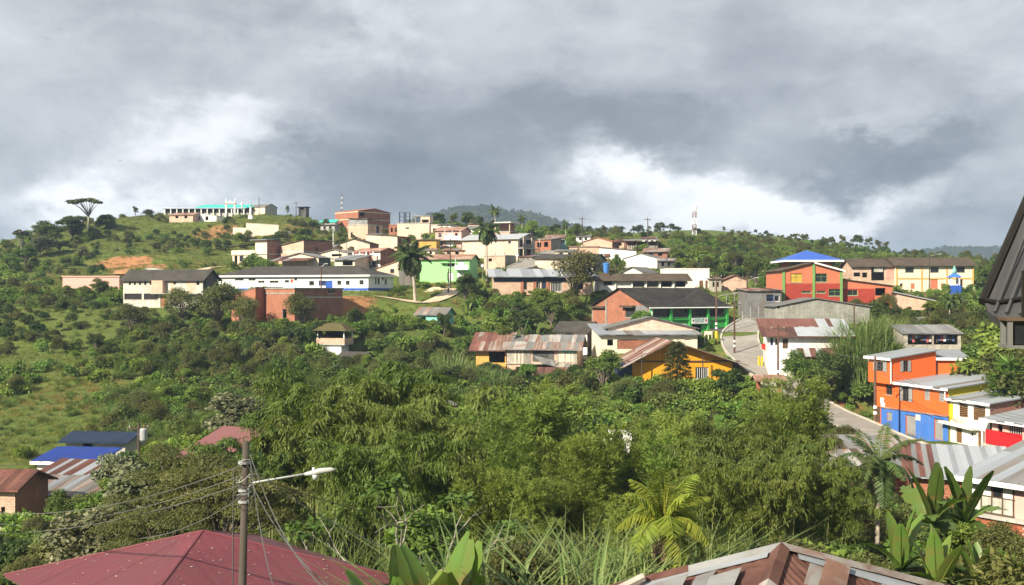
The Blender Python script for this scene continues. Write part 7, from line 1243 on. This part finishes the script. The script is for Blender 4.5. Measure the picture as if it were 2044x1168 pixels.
def clearance(x, y, roads=True):              # metres to the nearest building or road; and whether a building stands just behind
    best = np.full(x.shape, 99.); front = np.full(x.shape, 99.)
    for h in HOUSES:
        if not h.flat: continue
        dx, dy = x-h.x, y-h.y; lx = dx*h.ux[0]+dy*h.ux[1]; ly = dx*h.uy[0]+dy*h.uy[1]
        dd = np.hypot(np.maximum(np.maximum(-lx, lx-h.w), 0), np.maximum(np.maximum(-ly, ly-h.d), 0)); best = np.minimum(best, dd)
        px = CX+F*x/y; c = [h.loc(0, 0), h.loc(h.w, 0), h.loc(h.w, h.d)]; pc = [CX+F*a/b for a, b in c]; near = min(b for a, b in c)
        infr = (px > min(pc)-6) & (px < max(pc)+6) & (y < near+2) & (y > near-16); front = np.where(infr, np.minimum(front, np.maximum(near-y, .3)), front)
    if roads:
        for m, w_, pts in RD.values():
            for p in pts[::3]: best = np.minimum(best, np.maximum(np.hypot(x-p.x, y-p.y)-w_*.5, 0))
    return best, front
def zone_open(px, y):                         # 1 on grass, 0 in scrub
    z = np.zeros(px.shape)
    z = np.where((px < 215) & (y > 98) & (y < 150), .94, z); z = np.where((px < 240) & (y >= 150) & (y < 182), .5, z); z = np.where((px < 120) & (y > 84) & (y <= 98), .8, z)
    z = np.where((y > 205) & (px < 660), .80, z); z = np.where((px > 680) & (px < 915) & (y > 166) & (y < 197), .93, z); z = np.where((px > 1380) & (px < 1500) & (y > 160) & (y < 205), .85, z)
    z = np.where((px > 1150) & (px < 1260) & (y > 160) & (y < 184), .85, z); z = np.where((y > 196) & (px >= 660) & (px < 1340), .72, z); z = np.where((px > 1690) & (y > 180) & (px < 1990), .7, z)
    z = np.where((px > 1640) & (px < 1745) & (y > 108) & (y < 124), .8, z); z = np.where((px > 200) & (px < 330) & (y > 100) & (y < 150), .45, z); return z
def euler(n, tilt=.15): return np.stack([rng.normal(size=n)*tilt, rng.normal(size=n)*tilt, rng.uniform(0, 6.28, n)], 1)
def ss(s, j=.18): return np.stack([s*rng.uniform(1-j, 1+j, len(s)), s*rng.uniform(1-j, 1+j, len(s)), s*rng.uniform(1-j, 1+j, len(s))], 1)
x, y = fan(17000, 24, 330); px = CX+F*x/y; cl, fr = clearance(x, y); op = zone_open(px, y); op = np.clip(op+.5*fbm(x, y, 22, 31), 0, .97)
hs = rng.uniform(.65, 1.35, len(x))*(1+.5*fbm(x, y, 30, 41)); hs = np.minimum(hs, .3+.13*np.minimum(fr, 20)); hs = np.where(cl < 3, np.minimum(hs, .6), hs)
k = (cl > .9) & ~((px > 1735) & (y > 94) & (y < 123) & (cl < 5)) & ~((px > 195) & (px < 315) & (y > 226) & (y < 249)) & (rng.random(len(x)) > op) & ~((x > -16) & (x < 12) & (y < 27)) & ~((x > -17) & (x < -1) & (y < 40)) & ~((px > 500) & (px < 1690) & (y > 40) & (y < 80) & (rng.random(len(x)) < .85)); x, y, hs, px = x[k], y[k], hs[k], px[k]
f1 = fbm(x, y, 28, 51)+rng.normal(size=len(x))*.16; pick = np.select([f1 < -.28, f1 < -.08, f1 < .12, f1 < .3], [1, 3, 0, 4], 2); n = len(x); big = rng.random(n); pick = np.where(big < .05, 5, np.where(big < .12, 6, np.where(big < .19, 7, pick)))
scatter('undergrowth', 'dense mixed green scrub covering the hillsides', 'scrub', ['bushA', 'bushB', 'bushC', 'bushD', 'vine', 'treeD', 'treeC', 'cane'], np.stack([x, y, grounds(x, y)-.1], 1), euler(n), ss(np.where(pick > 4, hs*.42, hs)*np.where(pick == 7, 1.5, 1)), pick)
x, y = fan(60000, 60, 330); px = CX+F*x/y; cl, fr = clearance(x, y); op = zone_open(px, y); k = (cl > .5) & (rng.random(len(x)) < op*.9+.05); x, y = x[k], y[k]; n = len(x)
dry = (fbm(x, y, 25, 61)+rng.normal(size=n)*.12 > .30).astype(int)
scatter('grass_tufts', 'rough green and straw-coloured grass on the open slopes', 'grass', ['grass', 'drygrass'], np.stack([x, y, grounds(x, y)-.03], 1), euler(n, .1), ss(rng.uniform(.7, 1.5, n)), dry)
x, y = fan(4200, 95, 180); px = CX+F*x/y; cl, fr = clearance(x, y); f1 = fbm(x, y, 16, 71); k = (cl > 2) & (((px > 190) & (px < 860) & (f1 > -.02)) | ((px <= 215) & (f1 > .0))) & (fr > 8) & ((y < 160) | (px < 215)); x, y, px = x[k], y[k], px[k]; n = len(x)
scatter('tall_grass', 'tall soft grass stands on the middle left slope', 'grass', ['canegreen', 'cane', 'caneB'], np.stack([x, y, grounds(x, y)-.05], 1), euler(n, .1), ss(np.where(px < 215, rng.uniform(.2, .42, n), rng.uniform(.5, .85, n))), rng.choice(3, n, p=[.7, .12, .18]))
x = rng.uniform(-420, 420, 9000); y = rng.uniform(315, 560, 9000); px = CX+F*x/y; k = (np.abs(x) < .52*y+10) & (rng.random(9000) < np.clip(.34+1.3*fbm(x, y, 40, 81), .03, 1)) & ~((px > 1360) & (px < 1480) & (y > 390) & (y < 470)); x, y = x[k], y[k]; n = len(x)
scatter('ridge_wood', 'dark bushes and trees massed on the ridge behind the village', 'wood', ['small', 'small2', 'bushB'], np.stack([x, y, grounds(x, y)-.2], 1), euler(n, .05), ss(np.where(rng.random(n) < .15, rng.uniform(.5, .85, n), rng.uniform(.22, .45, n))), rng.choice(3, n))
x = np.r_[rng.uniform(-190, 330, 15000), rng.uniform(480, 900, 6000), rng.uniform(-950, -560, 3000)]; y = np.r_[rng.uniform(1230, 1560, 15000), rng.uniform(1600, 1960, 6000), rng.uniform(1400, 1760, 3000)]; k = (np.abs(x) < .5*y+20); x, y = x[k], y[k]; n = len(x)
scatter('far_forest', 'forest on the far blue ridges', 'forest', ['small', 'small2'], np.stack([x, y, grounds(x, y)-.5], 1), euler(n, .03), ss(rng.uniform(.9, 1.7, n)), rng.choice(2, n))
# ------------------------------------------------------------------ haze
hz = G().box(-3500, -250, -60, 3500, 4100, 140).build('haze', None, None, kind='stuff')
hm = bpy.data.materials.new('haze'); hm.use_nodes = True; t = NT(hm.node_tree); out = t.n('ShaderNodeOutputMaterial'); pv = t.n('ShaderNodeVolumePrincipled'); pv.inputs['Color'].default_value = (.50, .68, .97, 1); pv.inputs['Density'].default_value = HAZE; pv.inputs['Anisotropy'].default_value = .1
t.l(pv.outputs[0], out.inputs['Volume']); hz.data.materials.append(hm)
